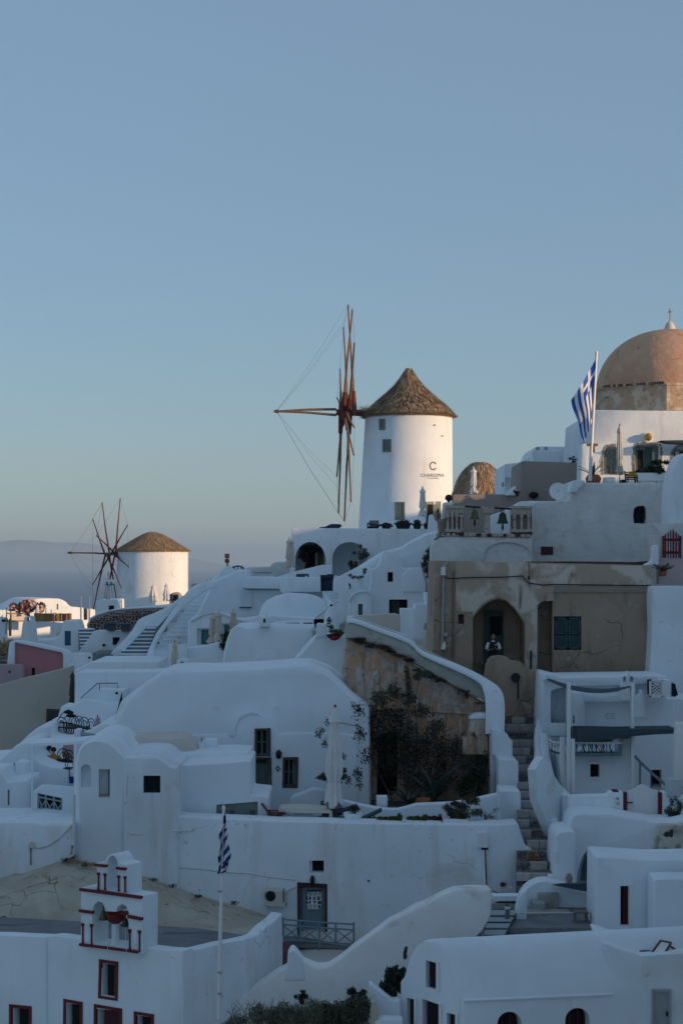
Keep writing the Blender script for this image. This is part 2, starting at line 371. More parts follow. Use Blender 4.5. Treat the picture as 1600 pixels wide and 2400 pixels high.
orange = mat('orange_shirt', (.42, .17, .02), rough=.8); lilac = mat('lilac_shirt', (.33, .27, .30), rough=.8)
lampm = mat('lamp_brass', (.5, .28, .08), rough=.35, metal=.6)
sea = mat('sea_water', (.015, .06, .15), (.012, .05, .13), .002, rough=.42, spec=.35, bump=.6, bscale=.05)
islandm = mat('far_island', (.30, .28, .26), rough=1)
# ================================================================== sea, island, terrain
def struct(name, me, m, **k): return put(name, me, m, kind='structure', **k)
SEA_Z = -130
mb = MB(); NR = 48
rad = [200, 800, 2500, 6000, 12000, 22000, 40000]
for i, r in enumerate(rad):
    for j in range(NR): a = 2*math.pi*j/NR; mb.v.append(Vector((r*math.cos(a), r*math.sin(a), SEA_Z)))
for i in range(len(rad)-1):
    for j in range(NR): k = (j+1) % NR; mb.f.append((i*NR+j, (i+1)*NR+j, (i+1)*NR+k, i*NR+k)); mb.m.append(0)
struct('sea', mb.mesh('sea'), sea, smooth=False)
# distant island across the strait
pts = [(-700, 1316), (-300, 1290), (-120, 1278), (0, 1270), (40, 1265), (90, 1267), (130, 1272), (180, 1271), (240, 1280), (300, 1290), (380, 1300), (470, 1312), (520, 1322), (640, 1330)]
YI = 36500; ring = [W(p, YI) for p in pts]; mb = MB()
rows = [[Vector((p.x*.97, p.y-2500, SEA_Z-5)) for p in ring], [Vector((p.x, p.y-500, SEA_Z+(p.z-SEA_Z)*(.55+.1*math.sin(i*2)))) for i, p in enumerate(ring)], ring, [Vector((p.x*1.05, p.y+4000, SEA_Z-5)) for p in ring]]
mb.loft(rows, cap=False, closed=False); struct('far_island_hill', mb.mesh('far_island'), islandm)
YG = [30, 46, 52, 57, 62, 66, 70, 80, 92, 100, 112, 125, 140, 165, 190, 260, 420]
ZL = [-19, -16, -14.6, -12.4, -12, -12, -11.8, -11, -10.4, -9.8, -9, -8.5, -8.5, -10, -17, -55, -135]
ZC = [-18, -15.5, -14.4, -12.4, -10, -9.6, -8.6, -8, -8, -7.4, -5.4, -2.4, -5, -9, -14, -55, -135]
ZR = [-17, -14.6, -13.6, -12, -8.6, -8.1, -6.6, -1.6, 1, 1.5, 2, 2, .5, -5, -14, -55, -135]
RIDP = [-40, 20, 60, 78, 91, 104, 112, 119.5, 123, 127, 134, 150, 190]
RIDZ = [19, 17, 13.5, 9.8, 9.4, 12.0, 12.4, 12.7, 11, 6.5, 3.5, 0, -10]
def ground_z(x, y):
    l, c, r = (float(np.interp(y, YG, q)) for q in (ZL, ZC, ZR))
    z = np.interp(x, [-25, 0, 20], [l, c, r])
    p, q = .407*x+.914*y, .914*x-.407*y
    qe = -.225*p+7                                   # where the unseen village slope begins, right of view, crest shaped for shadow
    rz = float(np.interp(p, RIDP, RIDZ)); t = min(max((q-qe)/(16-qe) if 16 > qe+4 else (q-qe)/8, 0), 1); t = t*t*(3-2*t)
    if t > 0: z = z+(max(rz, z)-z)*t
    if q > 60: z -= (q-60)*.6
    if y < 40: z -= (40-y)*.4*max(0, min(1, (y+2)/30)) if y > -2 else 0
    if y < 4:                                        # unseen hill behind the viewpoint, added to hold back sky light
        s = min(1, (4-y)/70); hz = -7+15*s*s*(3-2*s)-max(0, abs(x+10)-75)*.5; z = max(min(z, -6), hz)
    if y < 22: z = min(z, -4) if y > 0 and abs(x) < 12 else z
    return max(z, -140)
xs = list(np.arange(-110, 150, 2.5)); ys = list(np.arange(-135, 420, 3)); nx = len(xs)
mb = MB(); mb.v = [Vector((x, y, ground_z(x, y)+.25*math.sin(x*1.3+y*.7)*math.sin(y*.9))) for y in ys for x in xs]
mb.f = [(j*nx+i, j*nx+i+1, (j+1)*nx+i+1, (j+1)*nx+i) for j in range(len(ys)-1) for i in range(nx-1)]; mb.m = [0]*len(mb.f)
struct('hillside_ground', mb.mesh('hillside_ground'), hillm)
# ================================================================== windmills
straw_d = mat('dark_straw', (.10, .07, .045), (.07, .05, .035), 3)
straw_m = mat('pale_straw', (.60, .46, .31), (.46, .35, .23), 3)
def thatch_roof(parent, c, prof, n_straw, mats, seed, jag=.0, name='thatch_roof', dk=None):
    r_ = part(name, MB().lathe(c, prof, 40), mats, parent)
    g = np.random.default_rng(seed); c = np.array(c)
    pr = np.array(prof); ln = np.r_[0, np.cumsum(np.hypot(np.diff(pr[:, 0]), np.diff(pr[:, 1])))]; k = n_straw
    tot = ln[-1]; u = g.random(k)**.75; s0 = (1-u)*tot            # from the eaves (first) upwards
    th = g.random(k)*2*np.pi; L_ = (.4+.9*g.random(k)); s1 = np.maximum(s0-L_, -L_*.18*g.random(k))
    def at(s, t, lift):
        rr = np.interp(s, ln, pr[:, 0]); zz = np.interp(s, ln, pr[:, 1]); ex = np.minimum(s, 0); rr = rr-ex*.8; zz = zz+ex*.6
        rr = rr+lift; return np.stack([c[0]+rr*np.cos(t), c[1]+rr*np.sin(t), c[2]+zz+lift*.6], 1)
    dt = g.normal(size=k)*.13; w_ = .025+.06*g.random(k)**2
    r0 = np.maximum(np.interp(s0, ln, pr[:, 0]), .3); lf = .02+.08*g.random(k); lf1 = lf+.04+.16*g.random(k)
    a = at(s0, th-w_/r0, lf); b = at(s0, th+w_/r0, lf); d = at(s1, th+dt, lf1)
    V = np.stack([a, b, d], 1).reshape(-1, 3); me = bpy.data.meshes.new('straw'); me.from_pydata(V.tolist(), [], [(3*i, 3*i+1, 3*i+2) for i in range(k)])
    me.polygons.foreach_set('material_index', g.choice(3, k, p=(.4, .33, .27)).astype(np.int32)); put('straw', me, [mats, straw_m, dk or straw_d], r_, kind='stuff', smooth=False)
    return r_
def straight(mb, a, b, r0, r1, n=7, m=0, bend=.0):
    mid = a.lerp(b, .5)+Vector((bend, 0, bend)); return mb.tube([a, a.lerp(mid, .5), mid, mid.lerp(b, .5), b], [r0, r0*.9+r1*.1, (r0+r1)/2, r1*1.05, r1], n, m)
# ---- the large mill
YM = 125.0; k = YM/F/3.136                        # metres per zoom pixel of frame A
cb_, ct = W(A(1099, 1750), YM+3.6), W(A(1121, 945), YM+3.6)
rb, rt = 113.5*YM/F, 104.8*YM/F; hM = ct.z-cb_.z; sk = (ct-cb_)/hM
mill = thing('windmill', 'large white windmill with dark conical thatch on the high terrace', 'windmill', (cb_.x, cb_.y, cb_.z-1.0))
body = part('tower', MB().lathe(cb_, [(rb*1.01, -1.2)]+[(rb+(rt-rb)*t, hM*t) for t in np.linspace(0, 1, 12)]+[(rt-.06, hM+.001)], 72, skew=sk), white2, mill)
part('eaves_ring', MB().lathe(ct, [(rt-.1, -.02), (rt+.05, .0), (rt+.06, .35), (rt-.1, .4)], 56), ring_m, mill)
ap = W(A(1137, 575), YM+3.6); hr = ap.z-ct.z
thatch_roof(mill, ct+Vector((0, 0, .0)), [(rt+.20, .06), (rt+.12, .22), (rt*.84, hr*.23), (rt*.6, hr*.39), (rt*.395, hr*.554), (rt*.19, hr*.716), (rt*.085, hr*.878), (rt*.045, hr*.985), (.02, hr)], 12000, thatch, 3)
mb = MB(); g = random.Random(5)                   # loose straw over the windshaft
for i in range(70):
    a = math.radians(g.uniform(165, 215)); p0 = ct+Vector((rt*math.cos(a), rt*math.sin(a), .35+g.random()*.3)); d = Vector((-g.uniform(.2, .75), -g.uniform(0, .3), g.uniform(-.25, .45)))
    mb.tube([p0, p0+d*.6, p0+d], [.015, .012, .004], 3)
part('loose_straw', mb, thatch, mill, kind='stuff')
def mill_pt(px, py, off=0.0, ct=ct, cb=cb_, rt=rt, rb=rb, hM=hM):
    z = W((px, py), YM).z; t = min(max((z-cb.z)/hM, 0), 1); c = cb.lerp(ct, t); r = rb+(rt-rb)*t
    Y = YM
    for _ in range(4):
        x = W((px, py), Y).x; dx = max(-.98, min(.98, (x-c.x)/r)); Y = c.y-r*math.sqrt(1-dx*dx)
    p = W((px, py), Y); n = Vector((p.x-c.x, p.y-c.y, 0)).normalized(); return p+n*off
def mill_window(x0, y0, x1, y1, fw=.11):
    f = lambda s, t: A(x0+(x1-x0)*s, y1+(y0-y1)*t)
    def ringat(s0, t0, s1, t1, o0, o1):
        q = [f(s0, t0), f(s0, t1), f(s1, t1), f(s1, t0)]; mb_.loft([[mill_pt(*p, o1) for p in q], [mill_pt(*p, o0) for p in q]])
    mb_ = MB(); fx = fw/((x1-x0)*k); fy = fw/((y1-y0)*k)
    for a in ((0, 0, fx, 1), (1-fx, 0, 1, 1), (fx, 0, 1-fx, fy), (fx, 1-fy, 1-fx, 1)): ringat(*a, -.1, .05)
    w_ = part('window', mb_, gteal, mill, smooth=False)
    mb_ = MB(); ringat(fx*.9, fy*.9, 1-fx*.9, 1-fy*.9, -.1, .015); part('pane', mb_, glassg, w_, smooth=False)
for q in ((905, 945, 950, 1027), (930, 1095, 995, 1190), (1020, 1556, 1093, 1690)): mill_window(*q)
# door in the foot of the mill
mb = MB(); q = [A(1248, 1760), A(1248, 1556), A(1354, 1552), A(1354, 1760)]; mb.loft([[mill_pt(*p, .06) for p in q], [mill_pt(*p, -.3) for p in q]]); dr = part('door', mb, gteal, mill, smooth=False)
for xa, xb in ((1256, 1290), (1296, 1346)):
    mb = MB(); q = [A(xa, 1750), A(xa, 1575), A(xb, 1575), A(xb, 1750)]; mb.loft([[mill_pt(*p, .075) for p in q], [mill_pt(*p, -.0) for p in q]]); part('door_pane', mb, dark if xa < 1260 else glassg, dr, smooth=False)
for x, y in ((1312, 993), (1367, 1072)):
    p = mill_pt(*A(x, y), .0); part('wall_vent', MB().tube([p+Vector((0, .1, 0)), p+Vector((.03, -.12, .02))], [.06, .05], 8), greyp, mill)
# lettering on the mill
def curved_text(body, size, cx, cy, m, nm, spacing=1.0, width=None):
    cu = bpy.data.curves.new(nm, 'FONT'); cu.body = body; cu.size = size; cu.align_x = 'CENTER'; cu.align_y = 'CENTER'; cu.space_character = spacing; cu.resolution_u = 4
    o = bpy.data.objects.new(nm, cu); COL.objects.link(o); bpy.context.view_layer.update()
    me = bpy.data.meshes.new_from_object(o.evaluated_get(bpy.context.evaluated_depsgraph_get())); bpy.data.objects.remove(o, do_unlink=True)
    x0 = min(v.co.x for v in me.vertices); x1 = max(v.co.x for v in me.vertices); fx = (width/(x1-x0)) if width else 1
    bm = bmesh.new(); bm.from_mesh(me); bmesh.ops.subdivide_edges(bm, edges=[e for e in bm.edges if e.calc_length() > .15], cuts=1)
    for v in bm.verts:
        p = A(cx, cy); v.co = mill_pt(p[0]+v.co.x*fx*F/YM, p[1]-v.co.y*F/YM, .012)
    bm.to_mesh(me); bm.free(); put(nm, me, m, mill, smooth=False)
ink = mat('sign_ink', (.05, .045, .04), rough=.7)
curved_text('CHARISMA', .36, 1294, 1362, ink, 'lettering', 1.1, 172*k)
curved_text('OIA SANTORINI', .12, 1300, 1383, ink, 'lettering', 1.0, 78*k)
mb = MB(); q = []                                  # ring-shaped emblem: a C made of small strokes
for i in range(15):
    a = math.radians(40+i*20)
    for rr, s in ((24, 1),):
        x, y = 1300+rr*math.cos(a)*.95, 1292-rr*math.sin(a)*1.15; c4 = [A(x-5, y-2.5), A(x+3, y-5), A(x+5, y+2.5), A(x-3, y+5)]
        mb.add([mill_pt(*p, .012) for p in c4], [(0, 1, 2, 3)])
part('emblem', mb, ink, mill, kind='stuff', smooth=False)
# sail wheel
def sail_wheel(fr, Y0, kpx, hubx, huby, hub_r, tips, bow_tip, parent, dyf, pole_r, shaft_to, sleeve, col, rope_skip, bow_starts):
    wl = part('windshaft', MB().tube([W(fr(hubx[0], huby), Y0), W(fr(*shaft_to), Y0)], hub_r, 10), redwood if sleeve else wood, parent)
    ends = []
    for i, (tx, ty, hx) in enumerate(tips):
        a = W(fr(hx, huby), Y0); b = W(fr(tx, ty), Y0+dyf(tx, ty)); mb_ = MB(); straight(mb_, a, b, pole_r, pole_r*.55, bend=g.uniform(-.05, .05))
        pl_ = part('sail_arm', mb_, col, wl); ends.append(b)
        if sleeve:
            d = (b-a); part('arm_sleeve', MB().tube([a-d*.02, a+d*.2], [pole_r*1.9, pole_r*1.6], 5), redwood, pl_)
    bt = W(fr(*bow_tip), Y0)
    for (bx, by) in bow_starts: mb_ = MB(); straight(mb_, W(fr(bx, by), Y0-.05), bt, pole_r*.9, pole_r*.7, bend=.05); part('bowsprit_pole', mb_, col, wl)
    part('bowsprit_tip', MB().tube([bt+Vector((.15, 0, 0)), bt-Vector((.2, 0, 0))], [pole_r*1.5, pole_r*.8], 7), col, wl)
    mr = MB()
    for i, e in enumerate(ends):
        if i in rope_skip: continue
        mid = e.lerp(bt, .5)-Vector((0, 0, .25)); mr.tube([bt, mid, e], .007 if sleeve else .006, 4)
    part('rigging', mr, greywood, wl, kind='stuff')
    mr = MB()
    for i in range(len(ends)):
        j = (i+1) % len(ends)
        if (ends[i]-ends[j]).length < 6.5: mr.tube([ends[i], ends[j]], .01, 4)
    part('rim_rope', mr, greywood, wl, kind='stuff')
k0 = YM/F/3.136
RW = 800*k0
def dy_big(tx, ty):
    s = math.sqrt(max(0, 1-((ty-900)/803)**2)); return (-1 if tx > 658+(0 if abs(ty-900) < 700 else -5) else 1)*RW*s*.97
tips = [(675, 105, 722), (642, 270, 670), (617, 578, 622), (594, 790, 660), (593, 1370, 640), (605, 1640, 622), (648, 1700, 690), (697, 1555, 668), (718, 1213, 640), (722, 1010, 660), (722, 385, 682), (708, 140, 640)]
sail_wheel(A, YM+3.2, k0, (588, 0), 897, .24, tips, (150, 890), mill, dy_big, .11, (830, 905), True, wood, (2, 3, 8, 9, 10), ((590, 875), (590, 918)))
# ---- the small mill
YS = 150.0; ks = YS/F/3.136
c2 = W(C(1121, 890), YS+3.2); t2 = W(C(1121, 480), YS+3.2); r2 = 266*ks; h2 = t2.z-c2.z
mill2 = thing('windmill', 'small white windmill with golden straw cap beside the sea', 'windmill', (c2.x, c2.y, c2.z-.6))
part('tower', MB().lathe(c2, [(r2*1.0, -1.2)]+[(r2*(1-.0*t), h2*t) for t in np.linspace(0, 1, 9)]+[(r2-.06, h2+.002)], 64), white, mill2)
ap2 = W(C(1140, 335), YS+3.2); hr2 = ap2.z-t2.z
thatch_roof(mill2, t2, [(r2+.12, -.02), (r2+.02, .1), (r2*.75, hr2*.32), (r2*.5, hr2*.58), (r2*.25, hr2*.83), (r2*.1, hr2*.95), (.02, hr2)], 4500, thatch2, 4, dk=thatch2)
def mill2_box(fr, x0, y0, x1, y1, nm, m, mp):
    q = fr.r(x0, y0, x1, y1); z = W(q[0], YS).z; xm = W(fr((x0+x1)/2, y0), YS).x; dx = (xm-c2.x)/r2; n = Vector((dx, -math.sqrt(max(.02, 1-dx*dx)), 0)); Y = c2.y+n.y*r2
    pl = Pl((q[0][0]+q[2][0])/2, Y, math.degrees(math.atan2(n.x, -n.y)))
    f = slab(nm, m, pl, q, -.02, .2, mill2, smooth=False); qq = fr.r(x0+4, y0+5, x1-4, y1-4); slab('pane', mp, pl, qq, -.035, .1, f, smooth=False)
mill2_box(C, 1270, 578, 1306, 630, 'window', ring_m, tuff)
tips2 = [(750, 117, 805), (682, 240, 770), (600, 420, 790), (512, 620, 800), (680, 725, 815), (687, 905, 775), (762, 908, 845), (865, 895, 800), (892, 750, 780), (947, 592, 845), (938, 282, 815), (884, 88, 850), (708, 362, 850)]
tips2 = [t for t in tips2 if t[0] not in (600, 512)]
def dy_small(tx, ty): return -max(-1, min(1, (tx-800)/150))*400*ks*math.sqrt(max(0, 1-min(1, ((ty-500)/412)**2)))*.95
sail_wheel(C, YS+2.4, ks, (770, 0), 497, .13, tips2, (512, 488), mill2, dy_small, .085, (900, 497), False, redwood, (3, 5, 8, 9), ((860, 500),))
part('axle_hub', MB().tube([W(C(850, 497), YS+2.4), W(C(885, 497), YS+2.4)], [.32, .38], 12), redwood, mill2)
# ================================================================== reusable small things
def parasol(label, fr, cx, ytop, ybot, ypole, Y, wid, m=canvasw, pole_m=whitep, group='folded parasols', finial=None, bulge=.6, tilt=0, seed=0, tie=None):
    k_ = Y/F/fr.k; top = W(fr(cx, ytop), Y); b = W(fr(cx, ypole), Y); R_ = wid/2*k_; h = (ypole-ytop)*k_; zb = (ypole-ybot)*k_
    t = thing('folded_parasol', label, 'parasol', (b.x, b.y, b.z), group)
    part('pole', MB().tube([b, Vector((b.x, b.y, top.z-.05))], max(.022, R_*.11), 7), pole_m, t)
    g_ = random.Random(seed+int(cx)); H_ = h-zb; prof = []
    for s in np.linspace(0, 1, 17):
        if s < .14: r = .18+s/.14*.47
        elif s < .2: r = .62-.06*(s-.14)/.06
        elif s < .72: r = .54+(bulge-.54)*math.sin((s-.2)/.52*math.pi/2)
        elif s < .78: r = bulge-.24
        else: r = bulge-.18+(1-bulge+.18)*(s-.78)/.22
        prof.append((R_*r*(1+.05*g_.uniform(-1, 1)), top.z-b.z-.06-(H_-.06)*s))
    n = 40; mb = MB(); rings = []; ph = g_.uniform(0, 6)
    for i, (r, z) in enumerate(prof):
        ring = []; s = i/16; am = .09+.17*s
        for j in range(n):
            a = 2*math.pi*j/n; rr = r*(1+am*math.cos(8*a+ph+.6*math.sin(s*3))+.05*math.sin(3*a+s*5)); dz = 0
            if i == len(prof)-1: dz = H_*.035*math.cos(4*a+ph)
            ring.append(Vector((b.x+rr*math.cos(a)+tilt*s*R_, b.y+rr*math.sin(a), b.z+z+dz)))
        rings.append(ring)
    mb.loft(rings); cp = part('canopy', mb, m, t)
    # the small vent cap on top, its hem standing out over the folds
    mb = MB().lathe((b.x, b.y, top.z-.1*h), [(R_*.80, -.05*H_), (R_*.66, .0), (R_*.40, .06*H_), (R_*.16, .095*H_)], 24, pleat=.07, k=8); part('vent_cap', mb, m, t)
    fz = top.z-.02*h; part('finial', MB().lathe((b.x, b.y, fz-.03), [(R_*.12, 0), (R_*.2, .05), (R_*.14, .11), (.01, .15)], 10), finial or m, t)
    mb = MB().lathe((b.x+tilt*.75*R_, b.y, b.z+zb+H_*.25), [(R_*(bulge-.2), -.03), (R_*(bulge-.16), 0), (R_*(bulge-.2), .03)], 20); part('tie_strap', mb, m, t)
    return t
def plant(name, label, cat, c, r, n, size, m, seed, stem=None, nb=10, rs=.42, pot=None, group=None, flat=.4, stem_m=None):
    """leaf-cloud plant with stems; c = crown centre"""
    base = Vector((c[0], c[1], c[2]-r[2])) if stem is None else Vector(stem)
    t = thing(name, label, cat, base, group)
    put('foliage', leaf_mesh('foliage', blobs_in(c, r, nb, rs, seed), n, size, flat, seed), m, t, smooth=False)
    mb = MB(); g_ = random.Random(seed)
    for i in range(5):
        e = Vector((c[0]+r[0]*g_.uniform(-.6, .6), c[1]+r[1]*g_.uniform(-.6, .6), c[2]+r[2]*g_.uniform(-.2, .6)))
        mb.tube([base+Vector((g_.uniform(-.03, .03), g_.uniform(-.03, .03), 0)), base.lerp(e, .5)+Vector((0, 0, .05)), e], [.022, .016, .006], 5)
    part('stem', mb, stem_m or wood, t)
    return t
def spiky(name, label, cat, base, n, L_, m, seed, up=.6, wd=.05, group=None):
    t = thing(name, label, cat, base, group); g_ = random.Random(seed); base = Vector(base)
    for i in range(n):
        a = 2*math.pi*i/n*1.618*2; e = g_.uniform(up*.5, up*1.25); l = L_*g_.uniform(.7, 1.1)
        d = Vector((math.cos(a), math.sin(a), 0)); p = [base+d*.04]; s_ = 6
        for j in range(1, s_+1):
            q = j/s_; ang = e*1.5*(1-q*.75); p.append(p[-1]+(d*math.cos(ang)+Vector((0, 0, 1))*math.sin(ang))*l/s_)
        sd_ = d.cross(Vector((0, 0, 1))); ws = [.7, 1, 1, .85, .6, .3, .03]; mb = MB()
        rings = [[p[j]+sd_*wd*ws[j], p[j]+Vector((0, 0, -.02)), p[j]-sd_*wd*ws[j], p[j]+Vector((0, 0, .012))] for j in range(s_+1)]
        mb.loft(rings); part('leaf', mb, m, t)
    return t
def pot(name, label, cat, c, prof, m, group=None, rim=None, sq=None):
    o = part(name, MB().lathe(c, prof, 24), m, None, label=label, cat=cat, group=group); return o
def boxy(name, label, cat, m, fr, x0, y0, x1, y1, Y, dep, bev=.02, rnd=.02, group=None, parent=None):
    return mass(name, label, cat, m, FP(Y), fr.r(x0, y0, x1, y1), dep, bev, rnd, group=group, parent=parent)
# ================================================================== domed church, upper right
YC = 84.0
church = mass('domed_church', 'white church under a big ochre dome at the right edge', 'church', white, FP(YC), B('1004,1140 1008,1000 1016,890 1024,760 1028,690 1036,680 1300,684 1700,690 1700,1140'), 11, .05, 0,
    holes=((B('1082,1078 1080,985 1088,925 1105,903 1155,903 1185,925 1185,1078'), .4), (B('1278,1100 1274,1000 1276,905 1290,893 1415,893 1426,905 1424,1100'), .5), (B('1508,1100 1508,935 1530,912 1600,905 1640,912 1640,1100'), .4)))
pc = FP(YC)
window(church, pc, B.r(1082, 1078, 1185, 915), .32, gteal, glassg, .08, 2, 3)
# curtain hanging behind the panes
slab('curtain', curtain, pc, B.r(1098, 1070, 1176, 935), .33, .345, church, smooth=False)
# rough stone frames round the openings
def stone_surround(pl, inner, fr, wpx, m, parent, seed, proud=.05, dep=.2, name='frame_stone', broken=.35):
    g_ = random.Random(seed); pts = inner
    for a, b in zip(pts[:-1], pts[1:]):
        L_ = math.hypot(b[0]-a[0], b[1]-a[1]); n_ = max(1, round(L_/(abs(wpx)*2.2*(3 if wpx < 0 else 1)/ (1.6 if wpx < 0 else 1))))
        for i in range(n_):
            p, q = lerp(a, b, (i+.03)/n_), lerp(a, b, (i+.97)/n_); dx, dy = (q[0]-p[0])/(L_/n_), (q[1]-p[1])/(L_/n_); w_ = wpx*g_.uniform(.8, 1.25)*(1 if wpx > 0 else 1)
            ring = [pl.ex(c_, -proud*g_.uniform(.4, 1)) for c_ in (p, (p[0]+dy*w_, p[1]-dx*w_), (q[0]+dy*w_, q[1]-dx*w_), q)]
            part(name, MB().prism(ring, pl.n*dep), m, parent, smooth=False)
stone_surround(pc, B('1080,1078 1078,985 1086,925 1104,902 1158,902'), B, 4.5, tuff, church, 1)
stone_surround(pc, B('1274,1062 1272,1000 1274,905 1290,892 1415,892 1428,905 1428,1062'), B, 4.5, tuff, church, 2)
stone_surround(pc, B('1506,1075 1506,935 1530,911 1600,904'), B, 4.5, tuff, church, 3)
dr = slab('door_frame', gteal, pc, B.r(1282, 1110, 1422, 900), .40, .48, church, smooth=False)
slab('door_leaf', dark, pc, B.r(1300, 1110, 1332, 925), .36, .39, dr, smooth=False)
slab('door_leaf', teal, pc, B.r(1342, 1110, 1386, 912), .30, .34, dr, smooth=False)
slab('door_pane', curtain, pc, B.r(1384, 1110, 1402, 935), .36, .39, dr, smooth=False)
window(church, pc, B.r(1512, 1090, 1638, 925), .3, gteal, dark, .07, 3, 2)
slab('curtain', curtain, pc, B.r(1526, 1060, 1548, 932), .26, .28, church, smooth=False)
mass('entrance_pillar', 'white block of wall standing behind the flagpole', 'wall', white, FP(YC-1.5), B('936,1140 944,905 952,888 1000,886 1012,892 1010,1140'), 1.3, .06, .05)
yd = YC+7.2; cxd = 1487
def zd(y): return W((0, (700+y/2.6133)), yd).z
kd = yd/F/2.6133; cD = W(B(cxd, 685), yd)
Rd = 541*kd; ring0 = []; mb = MB()
dr_top = zd(566)-cD.z
angs = [math.radians(-90-12.7-45*i) for i in range(8)]
ringb = [cD+Vector((Rd*math.cos(a), Rd*math.sin(a), -.4)) for a in angs]
ringt = [Vector((p.x, p.y, cD.z+dr_top-.12)) for p in ringb]
drum = thing('church_dome', 'large ochre plaster dome with small cross on a rubble drum', 'dome', cD)
part('drum', MB().loft([ringb, ringt]), drum_m if 'drum_m' in globals() else MATS['drum_rubble_plaster'], drum, smooth=False)
ring_c = [cD+Vector(((p.x-cD.x)*1.012, (p.y-cD.y)*1.012, dr_top-.16)) for p in ringb]
part('cornice', MB().loft([ring_c, [p+Vector((0, 0, .13)) for p in ring_c], [cD+Vector(((p.x-cD.x)*.93, (p.y-cD.y)*.93, dr_top+.02)) for p in ringb]]), MATS['drum_rubble_plaster'], drum, smooth=False)
g_ = random.Random(2)
for i in range(26):                                # dark broken tile edge under the dome
    a0, a1 = angs[0], angs[1]; s = (i+.5)/26; p = ringb[0].lerp(ringb[1], s); n_ = Vector((p.x-cD.x, p.y-cD.y, 0)).normalized(); q = Vector((p.x, p.y, cD.z+dr_top-.02))+n_*.03
    part('edge_tile', MB().box(q, (Rd*.765/26*.85, .22, .09+g_.random()*.06), math.atan2(n_.x, -n_.y)), rock if g_.random() < .8 else domem, drum, smooth=False)
hD = zd(190)-cD.z-dr_top; RD = 447*kd; prof = [(RD*1.0, dr_top-.1)]
for t in np.linspace(0, 1, 26): prof.append((RD*math.cos(t*math.pi/2)**.93+.001, dr_top+hD*math.sin(t*math.pi/2)))
part('dome_shell', MB().lathe(cD, prof, 72), domem, drum)
lp = cD+Vector((0, 0, dr_top+hD-.1)); kk = kd
lt = part('lantern', MB().lathe(lp, [(40*kk, 0), (36*kk, 12*kk), (31*kk, 30*kk), (24*kk, 48*kk), (12*kk, 60*kk), (0.02, 66*kk)], 16), cream, drum)
cr = MB().box(lp+Vector((0, 0, 100*kk)), (.07, .05, 90*kk)).box(lp+Vector((0, 0, 122*kk)), (26*kk, .05, .07)); part('cross', cr, greyp, drum, smooth=False)
p = cD+Vector((RD*.70*-.62, -RD*.70*.78, dr_top+hD*.58)); g_ = random.Random(9)
for i in range(4): part('broken_tile', MB().box(p+Vector((g_.uniform(-.3, .25), g_.uniform(-.25, -.0), g_.uniform(-.12, .12))), (.28, .2, .12), g_.random()*3), terra, drum, smooth=False)
# wall lamp
p = pc.pt(B(1350, 848), -.02); t = thing('wall_lamp', 'round brass lamp on the church wall above the doorway', 'lamp', p)
part('back_plate', MB().tube([p+Vector((0, .1, 0)), p+Vector((0, -.06, 0))], .24, 16), whitep, t); part('globe', MB().lathe(p+Vector((0, -.22, -.2)), [(.02, 0), (.15, .07), (.2, .2), (.15, .33), (.02, .4)], 16), lampm, t)
# awning edge
mass('folded_awning', 'thin dark folded awning at the right end of the church front', 'awning', slate, FP(YC-1.4), B('1432,868 1500,866 1700,862 1700,888 1560,884 1480,880'), 1.2, .02, 0)
# ---- terrace in front of the church and its big wall
YT = 78.0; TZ = W(B(1200, 1131), YT).z
tw = mass('terrace_wall', 'tall rough whitewashed terrace wall below the domed church', 'wall', rough_white, FP(YT), B('640,1640 648,1290 652,1243 700,1240 872,1238 880,1195 890,1120 900,1112 965,1112 968,1126 1250,1128 1492,1133 1640,1133 1640,1640'), 5.4, .10, .15,
    holes=((B('1268,1376 1262,1330 1268,1285 1290,1270 1330,1268 1342,1285 1345,1340 1338,1378'), .5),))
slab('window_pane', dark, FP(YT), B('1255,1390 1255,1260 1350,1260 1350,1390'), .44, .49, tw)
window(tw, FP(YT), B.r(1272, 1374, 1338, 1280), .42, black, dark, .05, 2, 1)
mass('plaque', 'flat dark brown plate low on the rough terrace wall', 'plaque', maroon, FP(YT), B.r(699, 1569, 773, 1519), .06, 0, 0, off=-.05)
mass('parapet_block', 'smooth white block at the left end of the church terrace', 'wall', white2, FP(YT-.3), B('876,1186 890,1122 900,1112 958,1112 962,1120 955,1145 935,1158 925,1172 918,1186'), 1.4, .05, .05)
yt = YT+.9
c = W(B(1019, 1119), yt); c.z = TZ; kb = yt/F/2.6133
u = thing('terracotta_pot', 'round terracotta jar with spiky aloe at the terrace corner', 'pot', c)
part('jar', MB().lathe(c, [(32*kb, 0), (42*kb, 14*kb), (48*kb, 30*kb), (46*kb, 42*kb), (36*kb, 54*kb), (38*kb, 58*kb), (32*kb, 58*kb), (28*kb, 50*kb), (.02, 48*kb)], 28), terra, u)
part('handle', MB().tube([c+Vector((a, -.05, b)) for a, b in ((.56, .85), (.72, .8), (.74, .66), (.7, .55))], .035, 6), terra, u)
spiky('aloe', 'spiky aloe growing in the terracotta jar', 'plant', c+Vector((0, 0, 50*kb)), 13, .85, agavem, 4, 1.0, .05)
parasol('tall folded beige parasol standing before the church window', B, 1180, 772, 1070, 1128, yt+.9, 46, canvas, wood, finial=terra, bulge=.8)
